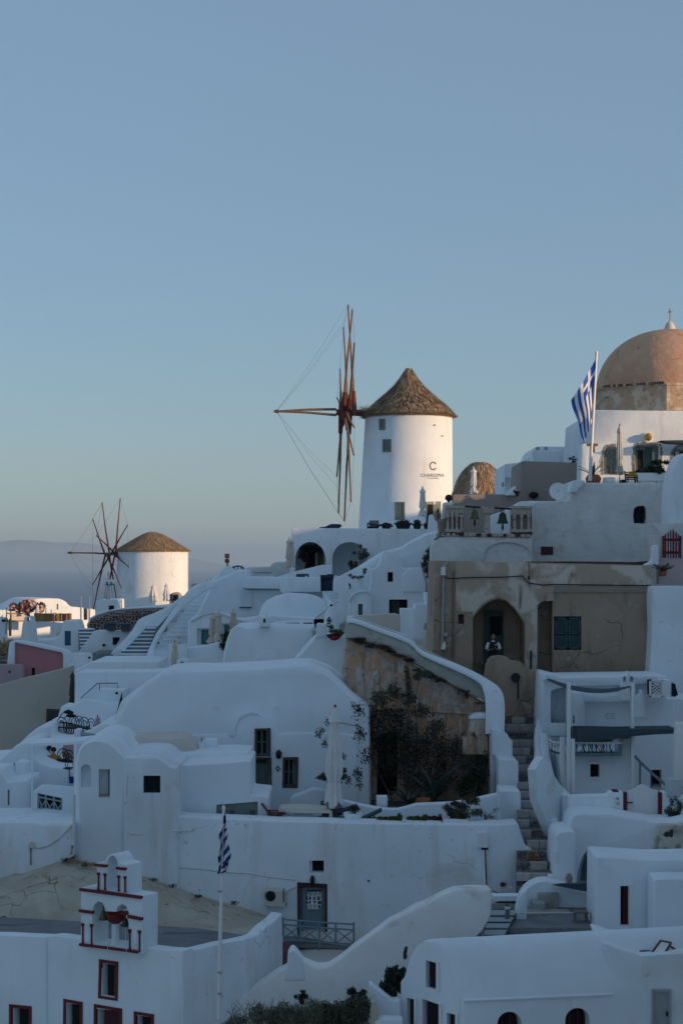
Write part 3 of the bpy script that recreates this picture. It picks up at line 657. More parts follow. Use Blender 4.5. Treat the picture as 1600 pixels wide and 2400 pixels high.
def slat_chair(label, fr, x0, x1, ytop, ybot, Y, lean, group, cushion=None):
    k_ = Y/F/fr.k; b = W(fr((x0+x1)/2, ybot), Y); w_ = (x1-x0)*k_; h = (ybot-ytop)*k_
    t = thing('slatted_chair', label, 'chair', b, group)
    for s in (-1, 1):
        part('side_rail', MB().tube([b+Vector((s*w_*.4, .3, .02)), b+Vector((s*w_*.4+lean*h, .75, h))], .035, 5), black, t)
        part('leg', MB().tube([b+Vector((s*w_*.4, -.25, 0)), b+Vector((s*w_*.4, -.25, h*.4))], .03, 5), black, t)
        part('arm_rest', MB().box(b+Vector((s*w_*.44, .05, h*.6)), (.07, .65, .04)), black, t)
    part('seat', MB().box(b+Vector((0, .05, h*.42)), (w_*.9, .6, .05)), black, t)
    for i in range(5):
        q = .3+.15*i; part('back_slat', MB().box(b+Vector((lean*h*q, .3+.45*q, h*q)), (w_*.86, .03, h*.085)), black, t, smooth=False)
    if cushion: put('cushion', MB().box(b+Vector((lean*h*.75+.12, .5, h*.78)), (w_*.62, .16, h*.36)).mesh('cushion'), cushion, None, label='yellow cushion hung over the back of the black chair', cat='cushion')
    return t
slat_chair('black slatted chair with yellow cushion at the church terrace', B, 1218, 1290, 1052, 1126, yt, .02, 'terrace chairs', yellow)
slat_chair('black slatted chair leaning at the right end of planter', B, 1455, 1520, 1058, 1128, yt-.1, .35, 'terrace chairs')
pb = boxy('planter_box', 'long white planter box on the church terrace', 'planter', whitep, B, 1292, 1066, 1455, 1116, yt-.3, .6); part('planter_foot', MB().box(W(B(1320, 1121), yt), (.3, .4, .2)).box(W(B(1425, 1121), yt), (.3, .4, .2)), whitep, pb, kind='stuff')
cP = W(B(1425, 1035), yt); plant('bush', 'dark round succulent bush in the long white planter', 'plant', cP, (.47, .4, .33), 1100, .075, leafd, 11, nb=12, stem=W(B(1420, 1075), yt))
cP = W(B(1325, 1050), yt); plant('low_bush', 'low dark shrub at the left of the long planter', 'plant', cP, (.28, .3, .15), 300, .06, leafd, 12, nb=8)
boxy('storage_cube', 'low white cube beside the foot of tall parasol', 'box', whitep, B, 1090, 1093, 1152, 1126, yt, .7)
boxy('low_table', 'low dark table beside the black chair', 'table', black, B, 1192, 1108, 1216, 1126, yt, .5)
# ---- curved wall, red gate, lattice on the far right
mass('curved_wall', 'tall white wall with a curved shoulder at right edge', 'wall', white2, FP(73), B('1484,1480 1486,1250 1494,1140 1508,1060 1530,1000 1552,962 1580,940 1640,925 1640,1480'), 2, .12, .1)
YG_ = 72.0; pg = FP(YG_)
gate = thing('picket_gate', 'dark red picket gate with pointed top beside the tall wall', 'gate', pg.pt(Q(1420, 1905)))
tops = [1600, 1595, 1570, 1545, 1515, 1545, 1570, 1600, 1605]; xs_ = [1287, 1316, 1345, 1380, 1413, 1452, 1490, 1520, 1550]
for i in range(8):
    x0, x1 = xs_[i]+2, xs_[i+1]-2; yy = (tops[i]+tops[i+1])/2; wd = 12 if 1 < i < 7 else 0
    slab('picket', redp, pg, Q(f'{x0+wd},1905 {x0+wd},{tops[i]+10} {(x0+wd+x1)/2},{min(tops[i],tops[i+1])} {x1},{tops[i+1]+10} {x1},1905'), 0, .05, gate, smooth=False)
for y in (1655, 1830): slab('cross_rail', redp, pg, Q.r(1290, y+18, 1550, y-18), .055, .1, gate, smooth=False)
mass('gate_wall', 'cream plaster pier beside the red picket gate', 'wall', cream, FP(YG_+.1), Q('1125,2010 1125,1595 1285,1590 1285,2010'), .6, .04, .05)
mass('gate_buttress', 'rounded white buttress left of the red gate', 'wall', white2, FP(YG_-.4), Q('1035,2010 1060,1985 1130,1955 1150,1900 1155,1760 1175,1728 1225,1728 1240,1760 1240,2010'), .5, .06, .08)
mass('pink_step_wall', 'pale pink wall under the red gate', 'wall', mat('pale_pink_plaster', (.52, .40, .40), (.46, .36, .36), 2, bump=.2), FP(YG_+.05), Q('1240,2260 1240,1912 1640,1905 1640,2260'), .6, .02, 0)
lat = thing('lattice_screen', 'white lattice screen beyond the red gate', 'screen', pg.pt(Q(1540, 1600), .3)); mbl = MB()
for i in range(-8, 12):
    for s in (1, -1):
        x = 1495+i*22; q = [Q(x, 1600), Q(x+s*170, 1430)]; p0, p1 = [pg.pt(c_, .35+.01*s) for c_ in q]; mbl.tube([p0, p1], .018, 4)
part('lattice', mbl, whitep, lat, kind='stuff')
part('lattice_frame', MB().prism([pg.pt(c_, .38) for c_ in Q.r(1450, 1435, 1640, 1390)], (0, .05, 0)), whitep, lat)
mass('lattice_backing', 'grey blue wall behind the lattice screen', 'wall', white, FP(YG_+.7), Q.r(1400, 1900, 1640, 1440), .4, 0, 0)
c = W(Q(1290, 2155), 70.6); kq = 70.6/F/5.8074
spiky('grass_pot', 'short spiky plant in a brown pot below the red gate', 'plant', c+Vector((0, 0, 60*kq)), 26, .5, leafo, 8, 1.0, .03); pot('flower_pot', 'brown pot on the ledge below the red gate', 'pot', c, [(45*kq, 0), (58*kq, 60*kq), (62*kq, 70*kq), (.02, 66*kq)], terra)
# ---- flag on its pole
yf = 77.4; pf = FP(yf)
pole0, pole1 = W(B(1003, 1000), yf), W(B(1038, 338), yf)
fp_ = thing('flagpole', 'white flagpole leaning beside the church with blue striped flag', 'flagpole', W(B(998, 1115), yf))
part('pole', MB().tube([W(B(998, 1115), yf), pole0, pole1], [.085, .08, .06], 10), whitep, fp_); part('pole_cap', MB().lathe(pole1, [(.06, 0), (.075, .05), (.05, .13), (.01, .16)], 10), whitep, fp_)
mb = MB(); c_ = W(B(1012, 895), yf); mb.box(c_, (.5, .1, .12)).box(c_+Vector((.05, 0, -.2)), (.14, .1, .3)); part('cleat', mb, wood, fp_, kind='stuff')
def flag(label, name, TL, BL, TR, BR, Y, fold, mats_, nu=54, nv=45, rope=None, cat='flag', amp=.16, curl=0.0):
    """striped cloth: v from canton edge across the nine stripes, u along them"""
    mb = MB(); rows = []
    for j in range(nv+1):
        v = j/nv; row = []
        for i in range(nu+1):
            u = i/nu; a = lerp(TL, BL, u); b = lerp(TR, BR, u); q = lerp(a, b, v)
            y = Y+amp*math.sin(fold*u+2.2*v)*(.25+.75*u)+amp*.6*math.sin(7*v+2*u)
            p = W(q, Y); p = Vector((p.x+amp*.22*math.sin(9*u+3*v), y, p.z)); row.append(p)
        rows.append(row)
    mb.v = [p for r in rows for p in r]
    for j in range(nv):
        for i in range(nu):
            v = (j+.5)/nv; u = (i+.5)/nu; s = int(v*9); blue_ = s % 2 == 0
            if v < 5/9 and u < 10/27:
                cu, cv = u/(10/27), v/(5/9); blue_ = not (abs(cu-.5) < .1 or abs(cv-.5) < .1)
            mb.f.append((j*(nu+1)+i, j*(nu+1)+i+1, (j+1)*(nu+1)+i+1, (j+1)*(nu+1)+i)); mb.m.append(0 if blue_ else 1)
    return part(name, mb, mats_, None, label=label, cat=cat)
flag('blue and white striped flag hanging beside the ochre dome', 'striped_flag', B(1033, 372), B(1014, 740), B(884, 620), B(965, 892), yf-.15, 9, [flagb, flagw])
# ---- stretch of wall with the bells
YB = 76.8; pbell = FP(YB)
bw = mass('bell_wall', 'white wall with a blind arch carrying an old bell gallery', 'wall', rough_white, pbell, R('-70,1080 -70,800 -20,720 50,668 120,645 180,632 740,640 1476,655 1480,1080'), 1.2, .05, .1, holes=((arch(R, 742, 1462, 722, 1100, 200, 14), .12), (R.r(897, 1045, 1303, 988), .5)))
slab('dark_slot', dark, pbell, R.r(897, 1045, 1303, 988), .3, .34, bw, smooth=False)
gal = thing('bell_gallery', 'worn stone bell gallery with baluster piers and two bells', 'bell gallery', pbell.pt(R(800, 620)))
kr = YB/F/6.5333
def rbox(nm, x0, y0, x1, y1, m=marble, o0=.1, o1=.5, p_=None): return slab(nm, m, pbell, R.r(x0, y1, x1, y0), o0, o1, p_ or gal, smooth=False)
mass('base_course', None, None, marble, pbell, R('105,635 105,590 300,578 700,582 1160,592 1476,605 1476,655 1300,650 740,636'), .6, .02, .02, parent=gal, off=-.04)
g_ = random.Random(4)
for i in range(15): x = 180+i*86+g_.uniform(-15, 15); rbox('base_stone', x, 584+i*1.2, x+g_.uniform(45, 78), 630+i*1.2, marble if g_.random() < .75 else lava, -.09, .1)
def pier(x0, x1, nsm, caps):
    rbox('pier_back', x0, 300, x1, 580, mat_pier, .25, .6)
    rbox('pier_cornice', x0-8, 168, x1+8, 205, marble, .02, .6); rbox('pier_frieze', x0, 207, x1-6, 300, marble, .1, .6)
    rbox('pier_plinth', x0-12, 528, x1-10, 572, marble, -.02, .6); 
    for i in range(8): xx = x0+i*(x1-x0)/8+g_.uniform(-5, 5); rbox('worn_stone', xx, 568+g_.uniform(-4, 8), xx+34, 612+g_.uniform(-4, 10), lava, -.06, .2)
    for i in range(nsm):
        cx = x0+(x1-x0)*(i+.42)/nsm; c0 = pbell.pt(R(cx, 530), .05)
        part('baluster', MB().lathe(c0, [(26*kr, 0), (26*kr, 20*kr), (18*kr, 26*kr), (20*kr, 80*kr), (17*kr, 170*kr), (22*kr, 186*kr), (30*kr, 192*kr), (30*kr, 228*kr), (14*kr, 232*kr), (22*kr, 262*kr), (8*kr, 284*kr)], 12), marble, gal)
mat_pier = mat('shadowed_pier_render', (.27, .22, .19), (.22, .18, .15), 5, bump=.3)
pier(160, 438, 4, 0); pier(1166, 1490, 3, 0)
c0 = pbell.pt(R(792, 582), .35)
part('column', MB().lathe(c0, [(52*kr, 0), (50*kr, 6*kr), (47*kr, 280*kr), (56*kr, 290*kr)], 20), marble, gal)
for y0, y1, hw in ((275, 292, 62), (238, 275, 84), (212, 238, 96), (182, 212, 102)): part('capital', MB().box(pbell.pt(R(792, (y0+y1)/2), .35), (hw*2*kr, hw*1.6*kr, (y1-y0-1)*kr)), marble, gal, smooth=False)
def bell(label, cx, y0, y1, hw, m, bx0, by0, bx1, by1, rope_y, rx):
    b = pbell.pt(R(cx, y1), .32); h = (y1-y0)*kr; w_ = hw*kr; t = thing('bell', label, 'bell', b, 'bells of the old gallery')
    part('bell_cup', MB().lathe(b, [(w_*.86, .0), (w_, .01), (w_*.98, h*.04), (w_*.78, h*.14), (w_*.66, h*.32), (w_*.58, h*.5), (w_*.52, h*.6), (w_*.36, h*.66), (w_*.2, h*.70), (.01, h*.71)], 24), m, t)
    for s in (-1, 1): part('crown_loop', MB().tube([b+Vector((s*.03, 0, h*.68)), b+Vector((s*w_*.22, 0, h*.8)), b+Vector((s*w_*.12, 0, h*.92)), b+Vector((0, 0, h*.98))], .03, 6), m, t)
    part('clapper', MB().tube([b+Vector((0, 0, .1)), b-Vector((0, 0, .2)), b-Vector((0, 0, .3))], [.02, .055, .03], 8), black, t)
    part('beam', MB().tube([pbell.pt(R(bx0, by0), .3), pbell.pt(R(bx1, by1), .3)], .045, 6), black, t)
    part('bell_rope', MB().tube([b-Vector((0, 0, .3)), pbell.pt(R(rx, rope_y), .3)], .009, 4), greywood, t)
bell('small green bronze bell on the left of the gallery', 600, 168, 374, 76, bronzeg, 455, 176, 700, 190, 578, 595)
bell('large dark bronze bell on the right of the gallery', 1028, 190, 440, 94, bronze, 892, 196, 1160, 216, 580, 992)
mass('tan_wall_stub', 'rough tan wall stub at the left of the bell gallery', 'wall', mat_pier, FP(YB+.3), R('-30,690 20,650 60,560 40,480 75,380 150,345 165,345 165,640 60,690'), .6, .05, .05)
mass('cowl_base', 'white pillar left of the bell gallery', 'pillar', white, FP(YB+.8), R('100,345 118,125 150,112 270,112 275,160 160,165 160,345'), .5, .03, 0)
c = FP(YB+1).pt(R(205, 112)); t = thing('chimney_cowl', 'black round chimney cowl beside the bell gallery', 'chimney cowl', c); ck = kr*1.01
part('cowl_cap', MB().lathe(c, [(20*ck, 0), (34*ck, 30*ck), (56*ck, 40*ck), (60*ck, 60*ck), (52*ck, 92*ck), (30*ck, 114*ck), (.01, 120*ck)], 20), black, t); part('neck', MB().lathe(c-Vector((0, 0, .05)), [(24*ck, 0), (24*ck, 25*ck)], 14), greyp, t)
# ---- taupe houses, satellite dish, white house behind
mass('taupe_house', 'plain taupe plastered house between the bells and the church', 'house', taupe, FP(86), B('560,1300 572,1150 578,1000 588,994 760,998 940,1006 940,1300'), 5, .06, .05)
mass('taupe_wall', 'low taupe wall behind the bell gallery', 'wall', taupe, FP(84.5), B('60,1450 150,1330 158,1205 168,1198 570,1198 570,1450'), 1.0, .04, 0)
mass('white_lean_to', 'white sloping wall right of the bell gallery', 'wall', white, FP(80.5), B('380,1460 395,1325 470,1300 512,1280 575,1242 640,1238 700,1240 700,1460'), 1.5, .05, .05)
mass('white_house', 'white stepped house behind the taupe house', 'house', white2, FP(97), B('474,1220 474,1018 480,1012 560,1003 642,966 650,934 664,908 700,903 940,908 945,1100 600,1100 600,1220'), 6, .08, .05, holes=((arch(B, 668, 690, 906, 934), .3), (arch(B, 718, 740, 906, 934), .3), (B.r(478, 1150, 512, 1096), .25)))
mass('roof_box', 'white box room on top of the stepped house', 'house', white2, FP(95.5), B('646,1020 648,932 652,928 818,928 820,1020'), 1.4, .05, 0)
for i, (x0, x1) in enumerate(((459, 473), (519, 536))): mass('wall_lantern', ('small square lantern at the left corner of stepped house', 'small square lantern in the middle of stepped house wall')[i], 'lamp', ring_m, FP(96.6-i*0), B.r(x0, 1150-i*5, x1, 1124-i*6), .3, .02, 0, off=-.3)
plant('shrub', 'small loose shrub against the sky left of the flag', 'shrub', W(B(905, 985), 88), (.33, .3, .2), 200, .07, leafo, 21, nb=7, stem=W(B(930, 1060), 88), rs=.3)
plant('potted_shrub', 'small white-flowered shrub below the stepped house', 'shrub', W(B(545, 1178), 83.5), (.17, .2, .2), 260, .05, leafo, 22, nb=8)
mass('white_garden_wall', 'small rounded white wall below the stepped house', 'wall', white2, FP(84.2), B('478,1205 500,1180 530,1150 552,1150 556,1205'), .4, .05, .05)
c = W(B(801, 1178), 80); kd2 = 80/F/2.6133; t = thing('satellite_dish', 'round white satellite dish on the taupe house', 'satellite dish', W(B(845, 1236), 80.2))
rings = []
for r, dy in ((.02, .12), (26, .09), (44, .03), (52, 0), (52, -.02), (44, .0), (26, .06), (.02, .09)): rings.append([c+Vector((r*kd2*math.cos(a), -dy*-1, r*kd2*math.sin(a))) for a in np.linspace(0, 2*math.pi, 33)[:-1]])
part('dish', MB().loft(rings), mat('dish_paint', (.85, .86, .88), rough=.6), t)
part('dish_arm', MB().tube([c+Vector((0, .1, 0)), c+Vector((.7, .35, -.05)), c+Vector((1.0, .4, -1.2))], .045, 6), greyp, t)
p = W(B(653, 1201), 85.9); part('wall_spotlight', MB().lathe(p, [(.05, -.2), (.22, -.1), (.25, .05), (.1, .15)], 10), black, None, label='dark round spotlight low on the taupe house wall', cat='lamp')
# thatched hut roof
ch = W(B(325, 1240), 112); kh = 112/F/2.6133; t = thing('thatched_hut', 'rounded thatched roof between the windmill and taupe house', 'hut', ch)
part('hut_wall', MB().lathe(ch-Vector((0, 0, .8)), [(148*kh, 0), (148*kh, 1.4)], 32), white, t)
thatch_roof(t, ch, [(160*kh, 10*kh), (152*kh, 50*kh), (135*kh, 105*kh), (105*kh, 165*kh), (70*kh, 210*kh), (32*kh, 232*kh), (.05, 236*kh)], 3500, thatch2, 8, dk=thatch)
parasol('folded white parasol before the thatched hut roof', B, 285, 1035, 1190, 1240, 107, 52, canvasw, finial=canvasw)
# ================================================================== far left, in the sun
YF = 178.0; pF = Pl(130, YF, 32)
vh = mass('vaulted_house', 'sunlit white vaulted house at the far left above the sea', 'house', white2, pF, M('150,800 150,340 300,250 430,192 470,158 540,137 700,133 830,137 890,155 940,187 975,227 1010,251 1150,262 1352,291 1352,800'), 7, .15, .1, holes=((M.r(802, 295, 824, 216), .25),))
slab('window_pane', dark, pF, M.r(800, 297, 826, 214), .2, .24, vh)
mb = MB()
for i, y in enumerate(range(285, 430, 18)): mb.box(pF.pt(M(1212, y), -.1), (.35, .08, .12))
mb.tube([pF.pt(M(1206, 262), -.1), pF.pt(M(1214, 440), -.1)], .05, 5)
part('iron_ladder', mb, black, None, label='dark iron ladder on the sunlit white wall', cat='ladder')
for x in (1150, 1268): part('wall_bracket', MB().box(pF.pt(M(x, 345), -.06), (.06, .1, 3.6)), greyp, vh)
YL = 152.0; pL = Pl(60, YL+.7, 30)
lw = mass('courtyard_wall', 'sunlit white courtyard wall at far left with beige panel', 'wall', white, pL, M('-60,960 -60,302 100,300 130,318 350,316 392,345 400,450 470,462 760,470 895,480 895,960'), 4, .06, .05)
slab('beige_panel', cream, pL, M.r(160, 448, 392, 352), -.08, .02, lw); slab('panel_beam', bamboo, pL, M.r(105, 352, 420, 338), -.2, .1, lw); slab('panel_beam', bamboo, pL, M.r(105, 458, 420, 446), -.2, .1, lw)
slab('window', dark, pL, M.r(28, 468, 78, 430), -.03, .1, lw); slab('blue_sill', blue, pL, M.r(70, 470, 98, 420), -.3, -.1, lw)
def post(label, fr, x, y0, y1, Y, wid, m, group='wooden posts of the sunlit courtyard'):
    k_ = Y/F/fr.k; return mass('wooden_post', label, 'post', m, FP(Y), fr.r(x-wid/2, y1, x+wid/2, y0), wid*k_, .01, 0, group=group)
post('tall wooden post in the sun before beige panel', M, 150, 318, 668, YL-1.2, 20, bamboo); post('shorter wooden post in shade left of the sunlit post', M, 131, 428, 668, YL-.8, 17, wood)
post('wooden post at the left end of bamboo screen', M, 490, 345, 590, YL-2.2, 20, bamboo); post('dark wooden post at the bamboo screen gap', M, 758, 345, 480, YL-2.1, 16, wood)
YB2 = YL-2.0; scr = thing('bamboo_screen', 'orange bamboo screen fence glowing in the low sun', 'screen', W(M(750, 466), YB2))
g_ = random.Random(3)
for i in range(34):
    x0 = 502+i*15; top = 348+g_.uniform(-6, 4)+(25 if 16 < i < 19 else 0); m_ = bamboo if i < 16 or 18 < i < 23 or i > 31 else (cream if i in (16, 17, 18) else wood)
    slab('bamboo_slat', m_, FP(YB2), M.r(x0, 464, x0+13.5, top), g_.uniform(-.05, .05), .1, scr, smooth=False)
for i, (x, t) in enumerate(((648, 270), (722, 298), (778, 338), (868, 345), (940, 345), (1000, 350))): post(('tallest thin stake, leftmost behind the bamboo screen', 'second tall thin stake behind the bamboo screen', 'short stake at the bamboo screen gap', 'stake at the left end of the dark bamboo part', 'stake in the middle of the dark bamboo part', 'stake at the right end of the bamboo screen')[i], M, x, t, 464, YB2-.3, 11, wood if x < 730 else bamboo, 'stakes of the bamboo screen')
bl = []
for (x, y, rx, ry) in ((190, 265, 50, 50), (250, 280, 45, 35), (330, 235, 55, 60), (400, 210, 50, 50), (420, 280, 60, 50), (480, 230, 45, 45), (580, 260, 45, 60), (560, 310, 35, 40), (300, 290, 50, 30)):
    c = W(M(x, y), YL+1); k_ = YL/F/6.03; bl.append((tuple(c), (rx*k_, .8, ry*k_)))
bt = thing('bougainvillea', 'pink and white bougainvillea spilling over the sunlit wall', 'shrub', W(M(380, 330), YL+1))
put('foliage', leaf_mesh('foliage', bl, 900, .2, .5, 31), leafo, bt, smooth=False); put('pink_flowers', leaf_mesh('f', bl, 620, .2, .7, 32), pinkfl, bt, smooth=False)
put('pale_flowers', leaf_mesh('f', bl, 520, .19, .7, 33), mat('pale_petals', (.66, .52, .44), (.7, .6, .55), 3), bt, smooth=False); part('stem', MB().tube([W(M(380, 470), YL+1), W(M(400, 300), YL+1), W(M(408, 130), YL+1)], [.09, .06, .02], 5), wood, bt)
parasol('small folded white parasol among the bougainvillea', M, 528, 236, 345, 345, YL-.5, 60, canvasw, finial=canvasw, bulge=.9)
t = thing('flagpole', 'thin dark pole with a tiny blue white flag at far left', 'flagpole', W(M(84, 645), YL-1.5)); part('pole', MB().tube([W(M(84, 645), YL-1.5), W(M(96, 262), YL-1.5)], .05, 6), greywood, t)
fq = MB(); 
for i in range(6): fq.add([W(M(x, y), YL-1.6+.05*j) for x, y, j in ((96-i*3, 370+i*17, 0), (82-i*2, 380+i*17, 1), (79-i*2, 396+i*17, 1), (93-i*3, 386+i*17, 0))], [(0, 1, 2, 3)], i % 2)
part('small_flag', fq, [flagb, flagw], t)
# stone outcrop and dry grass below it
mass('dark_stone_wall', 'dark rubble wall at the left edge below dry grass', 'wall', lava, FP(118), M('-60,1100 -60,905 60,895 120,905 120,1100'), 1.5, .1, .05)
g_ = random.Random(8); sw = [o for o in COL.objects if o.name == 'dark_stone_wall'][0]
for i in range(14): part('rubble_stone', MB().lathe(FP(117.9).pt(M(g_.uniform(-10, 110), g_.uniform(930, 1060))), [(.02, -.2), (.3, -.1), (.34, .08), (.02, .22)], 6), rock if g_.random() < .6 else mortar, sw, smooth=False)
gp = leaf_mesh('g', [(tuple(W(M(x, y), 117)), (.9, 1.2, .5)) for x, y in ((-20, 820), (40, 815), (95, 800), (20, 855))], 500, .22, .14, 41); put('dry_grass_patch', gp, straw, kind='stuff', smooth=False)
mass('grass_bank', 'pale dry bank at the left edge', 'bank', earth, FP(118.5), M('-60,1000 -60,790 60,770 150,745 210,740 210,1000'), 3, .2, .1, kind='structure')
mass('shaded_rubble_block', 'rough stone block casting shade on the sunlit wall', 'wall', rough_white, FP(140), M('490,780 500,690 560,715 650,730 745,720 800,560 830,490 885,560 885,780'), 2, .1, .1)
# ================================================================== left stairs, bell-cote, pink wall
ch = mass('bell_cote', 'small white chimney-like bell-cote left of the blue shutter', 'bell-cote', white, FP(112), M('284,780 300,640 318,482 338,464 344,402 378,386 430,386 462,402 464,462 478,476 490,600 506,780'), .9, .05, .05, holes=((arch(M, 380, 426, 400, 460), 3),))
part('cote_knob', MB().lathe(W(M(400, 386), 112.4), [(.1, -.02), (.13, .08), (.06, .16), (.01, .2)], 10), black, ch)
sh = mass('stair_house', 'white plaster wall with a blue louvred shutter beside grey stairs', 'house', white2, FP(113), M('480,1000 500,728 610,722 720,716 795,694 840,650 868,600 884,545 884,475 896,458 930,450 1062,450 1080,480 1120,620 1160,740 1164,830 1150,905 1150,1000'), 3, .12, .12, holes=((M.r(913, 806, 1001, 597), .14),))
shut = slab('shutter', blue, FP(113), M.r(915, 804, 999, 599), .05, .1, sh, smooth=False)
for i in range(16): y = 606+i*12.3; slab('louvre', blue, FP(113), M('922,%f 922,%f 992,%f 992,%f' % (y+8, y, y, y+8)), .02, .05, shut, smooth=False)
def stairs(name, label, fr, bl, br, tl, tr, Y0, Y1, n, m, nm=None, group=None, nose=.05, down=1.2, tread_over=.04):
    """n steps climbing from the front line bl-br at Y0 to tl-tr at Y1"""
    b0, b1, t0, t1 = W(fr(*bl), Y0), W(fr(*br), Y0), W(fr(*tl), Y1), W(fr(*tr), Y1)
    t = thing(name, label, 'stairs', (b0+b1)/2, group)
    for i in range(n):
        s0, s1 = i/n, (i+1)/n; a, b = b0.lerp(t0, s0), b1.lerp(t1, s0); c, d = b0.lerp(t0, s1), b1.lerp(t1, s1); zt = c.z
        ring = [Vector((a.x, a.y, a.z-down)), Vector((a.x, a.y, zt-nose)), Vector((b.x, b.y, zt-nose)), Vector((b.x, b.y, a.z-down))]
        back = [Vector((c.x, c.y+.05, a.z-down)), Vector((c.x, c.y+.05, zt-nose)), Vector((d.x, d.y+.05, zt-nose)), Vector((d.x, d.y+.05, a.z-down))]
        st = part('step', MB().loft([ring, back]), m, t, smooth=False)
        if nm:
            o_ = tread_over; r2_ = [Vector((a.x, a.y-o_, zt-nose+.002)), Vector((a.x, a.y-o_, zt)), Vector((b.x, b.y-o_, zt)), Vector((b.x, b.y-o_, zt-nose+.002))]
            b2 = [Vector((c.x, c.y+.05, zt-nose+.002)), Vector((c.x, c.y+.05, zt)), Vector((d.x, d.y+.05, zt)), Vector((d.x, d.y+.05, zt-nose+.002))]
            part('nosing', MB().loft([r2_, b2]), nm, st, smooth=False)
    return t
riser_g = mat('grey_riser_paint', (.20, .215, .23), (.17, .18, .2), 2)
stairs('stairway', 'short grey stairs beside the blue shutter', M, (1137, 908), (1440, 906), (1108, 560), (1318, 585), 110, 112.4, 7, riser_g, white2, nose=.07)
stairs('stairway', 'grey stairs climbing right between two white parapets', C, (838, 1284), (1062, 1284), (1078, 1036), (1152, 1036), 104.5, 108, 9, riser_g, white2, nose=.08)
stairs('stairway', 'long pale stairs climbing the white slope behind the parasols', C, (1120, 1225), (1395, 1225), (1452, 815), (1520, 815), 103.6, 109.5, 13, white2, white, nose=.03, tread_over=.10)
mass('stair_landing', 'blue grey paved landing between the two grey stairs', 'landing', grey_floor, FP(104.8), C('640,1330 668,1284 670,1228 800,1228 806,1284 806,1330'), 5, .02, 0, kind='structure')
cw = mass('low_round_wall', 'white wall under the lava stone terrace between grey stairs', 'wall', white2, FP(108.5), C('560,1240 690,1064 720,1057 830,1062 962,1066 1010,1066 1010,1290 806,1290 804,1224 760,1226 746,1240'), .8, .06, .05, holes=((C('826,1168 826,1110 880,1110 878,1130 852,1168'), .4),))
slab('dark_recess', dark, FP(108.5), C.r(822, 1172, 884, 1106), .36, .4, cw)
def round_lamp(label, fr, x, y, Y, r, rx=None):
    k_ = Y/F/fr.k; p = W(fr(x, y), Y); n = 16; rings = [[p+Vector((rr*k_*math.cos(2*math.pi*j/n)*(rx or 1), dy, rr*k_*math.sin(2*math.pi*j/n))) for j in range(n)] for rr, dy in ((r, .1), (r, -.04), (r*.8, -.05), (r*.72, .0), (r*.1, .02))]
    return part('wall_light', MB().loft(rings), black, None, label=label, cat='lamp', group='round dark step lights')
for i, (x, y, Y, s) in enumerate(((763, 1168, 108.4, 10), (822, 1250, 104.2, 10), (1005, 1064, 105.7, 8), (657, 1260, 102.5, 9))):
    round_lamp(('round dark light on the low wall beside white chair', 'round dark light at foot of the right grey stairs', 'round dark light near the top of the stair parapet', 'round dark light at the end of the cream ledge wall')[i], C, x, y, Y, s)
for i, (x0, x1, y0, y1) in enumerate(((778, 842, 1008, 1062), (886, 952, 1014, 1068))):
    t = thing('planter_tub', ('dark blue planter tub left, before the lava stone wall', 'dark blue planter tub right, before the lava stone wall')[i], 'planter', W(C((x0+x1)/2, y1), 107.6)); q = [C(x0+7, y1), C(x0, y0), C(x1, y0), C(x1-7, y1)]
    part('tub', MB().prism([FP(107.8).pt(c_) for c_ in q], (0, .9, 0)), slate, t, smooth=False); part('rim', MB().prism([FP(107.7).pt(c_) for c_ in C.r(x0-3, y0+6, x1+3, y0-3)], (0, 1.05, 0)), slate, t, smooth=False)
par = mass('stair_parapet', 'white parapet rising on the left of the long grey stairs', 'wall', white2, FP(105.4), C('800,1300 804,1244 826,1212 900,1140 962,1072 1010,988 1040,966 1130,932 1190,906 1240,880 1345,800 1350,830 1290,880 1232,950 1160,1032 1076,1036 1020,1096 930,1190 850,1272 846,1300'), .5, .07, .06)
mass('curving_parapet', 'broad white parapet curving up between two stairs', 'wall', white2, FP(103.4), C('1056,1310 1064,1270 1100,1180 1150,1075 1205,1000 1280,898 1350,806 1420,746 1500,706 1580,690 1600,730 1500,775 1400,845 1310,925 1245,1000 1185,1085 1140,1170 1132,1230 1170,1300'), .6, .1, .08)
# lava stone retaining wall under the small mill
rw = mass('lava_stone_wall', 'curved retaining wall of dark lava stones below the small windmill', 'wall', mortar, FP(121), C('640,1080 640,1020 660,975 710,945 800,918 870,907 1000,898 1200,888 1200,1080'), 3, .1, .1)
mass('wall_coping', None, None, white2, FP(120.9), C('636,1030 640,1010 660,968 712,936 800,910 870,899 1000,890 1225,880 1225,892 1000,900 870,909 800,921 716,948 668,978 650,1012'), .5, .03, .03, parent=rw)
g_ = random.Random(12); n_ = 0; mbs = MB(); pr = FP(121); cells = []
y = 914
while y < 1062:
    x = 655+g_.uniform(0, 12)
    while x < 1200:
        w_, h_ = g_.uniform(13, 27), g_.uniform(11, 18); top = np.interp(x, [640, 660, 710, 800, 870, 1000, 1200], [1010, 978, 950, 925, 914, 906, 897])
        if y > top+2:
            c0 = pr.pt(C(x+w_/2, y+h_/2+g_.uniform(-4, 4)), -.03); kk2 = 121/F/3.136; nn = g_.randint(5, 7); a0 = g_.random()*6
            r1 = [c0+Vector((w_*.44*kk2*math.cos(a0+2*math.pi*j/nn)*g_.uniform(.8, 1.15), 0, h_*.46*kk2*math.sin(a0+2*math.pi*j/nn)*g_.uniform(.8, 1.15))) for j in range(nn)]
            ce = sum(r1, Vector())/nn
            mbs.loft([[p+Vector((0, .1, 0)) for p in r1], r1, [ce+(p-ce)*.7-Vector((0, g_.uniform(.03, .07), 0)) for p in r1]])
        x += w_+g_.uniform(1.5, 5)
    y += g_.uniform(13.5, 16.5)
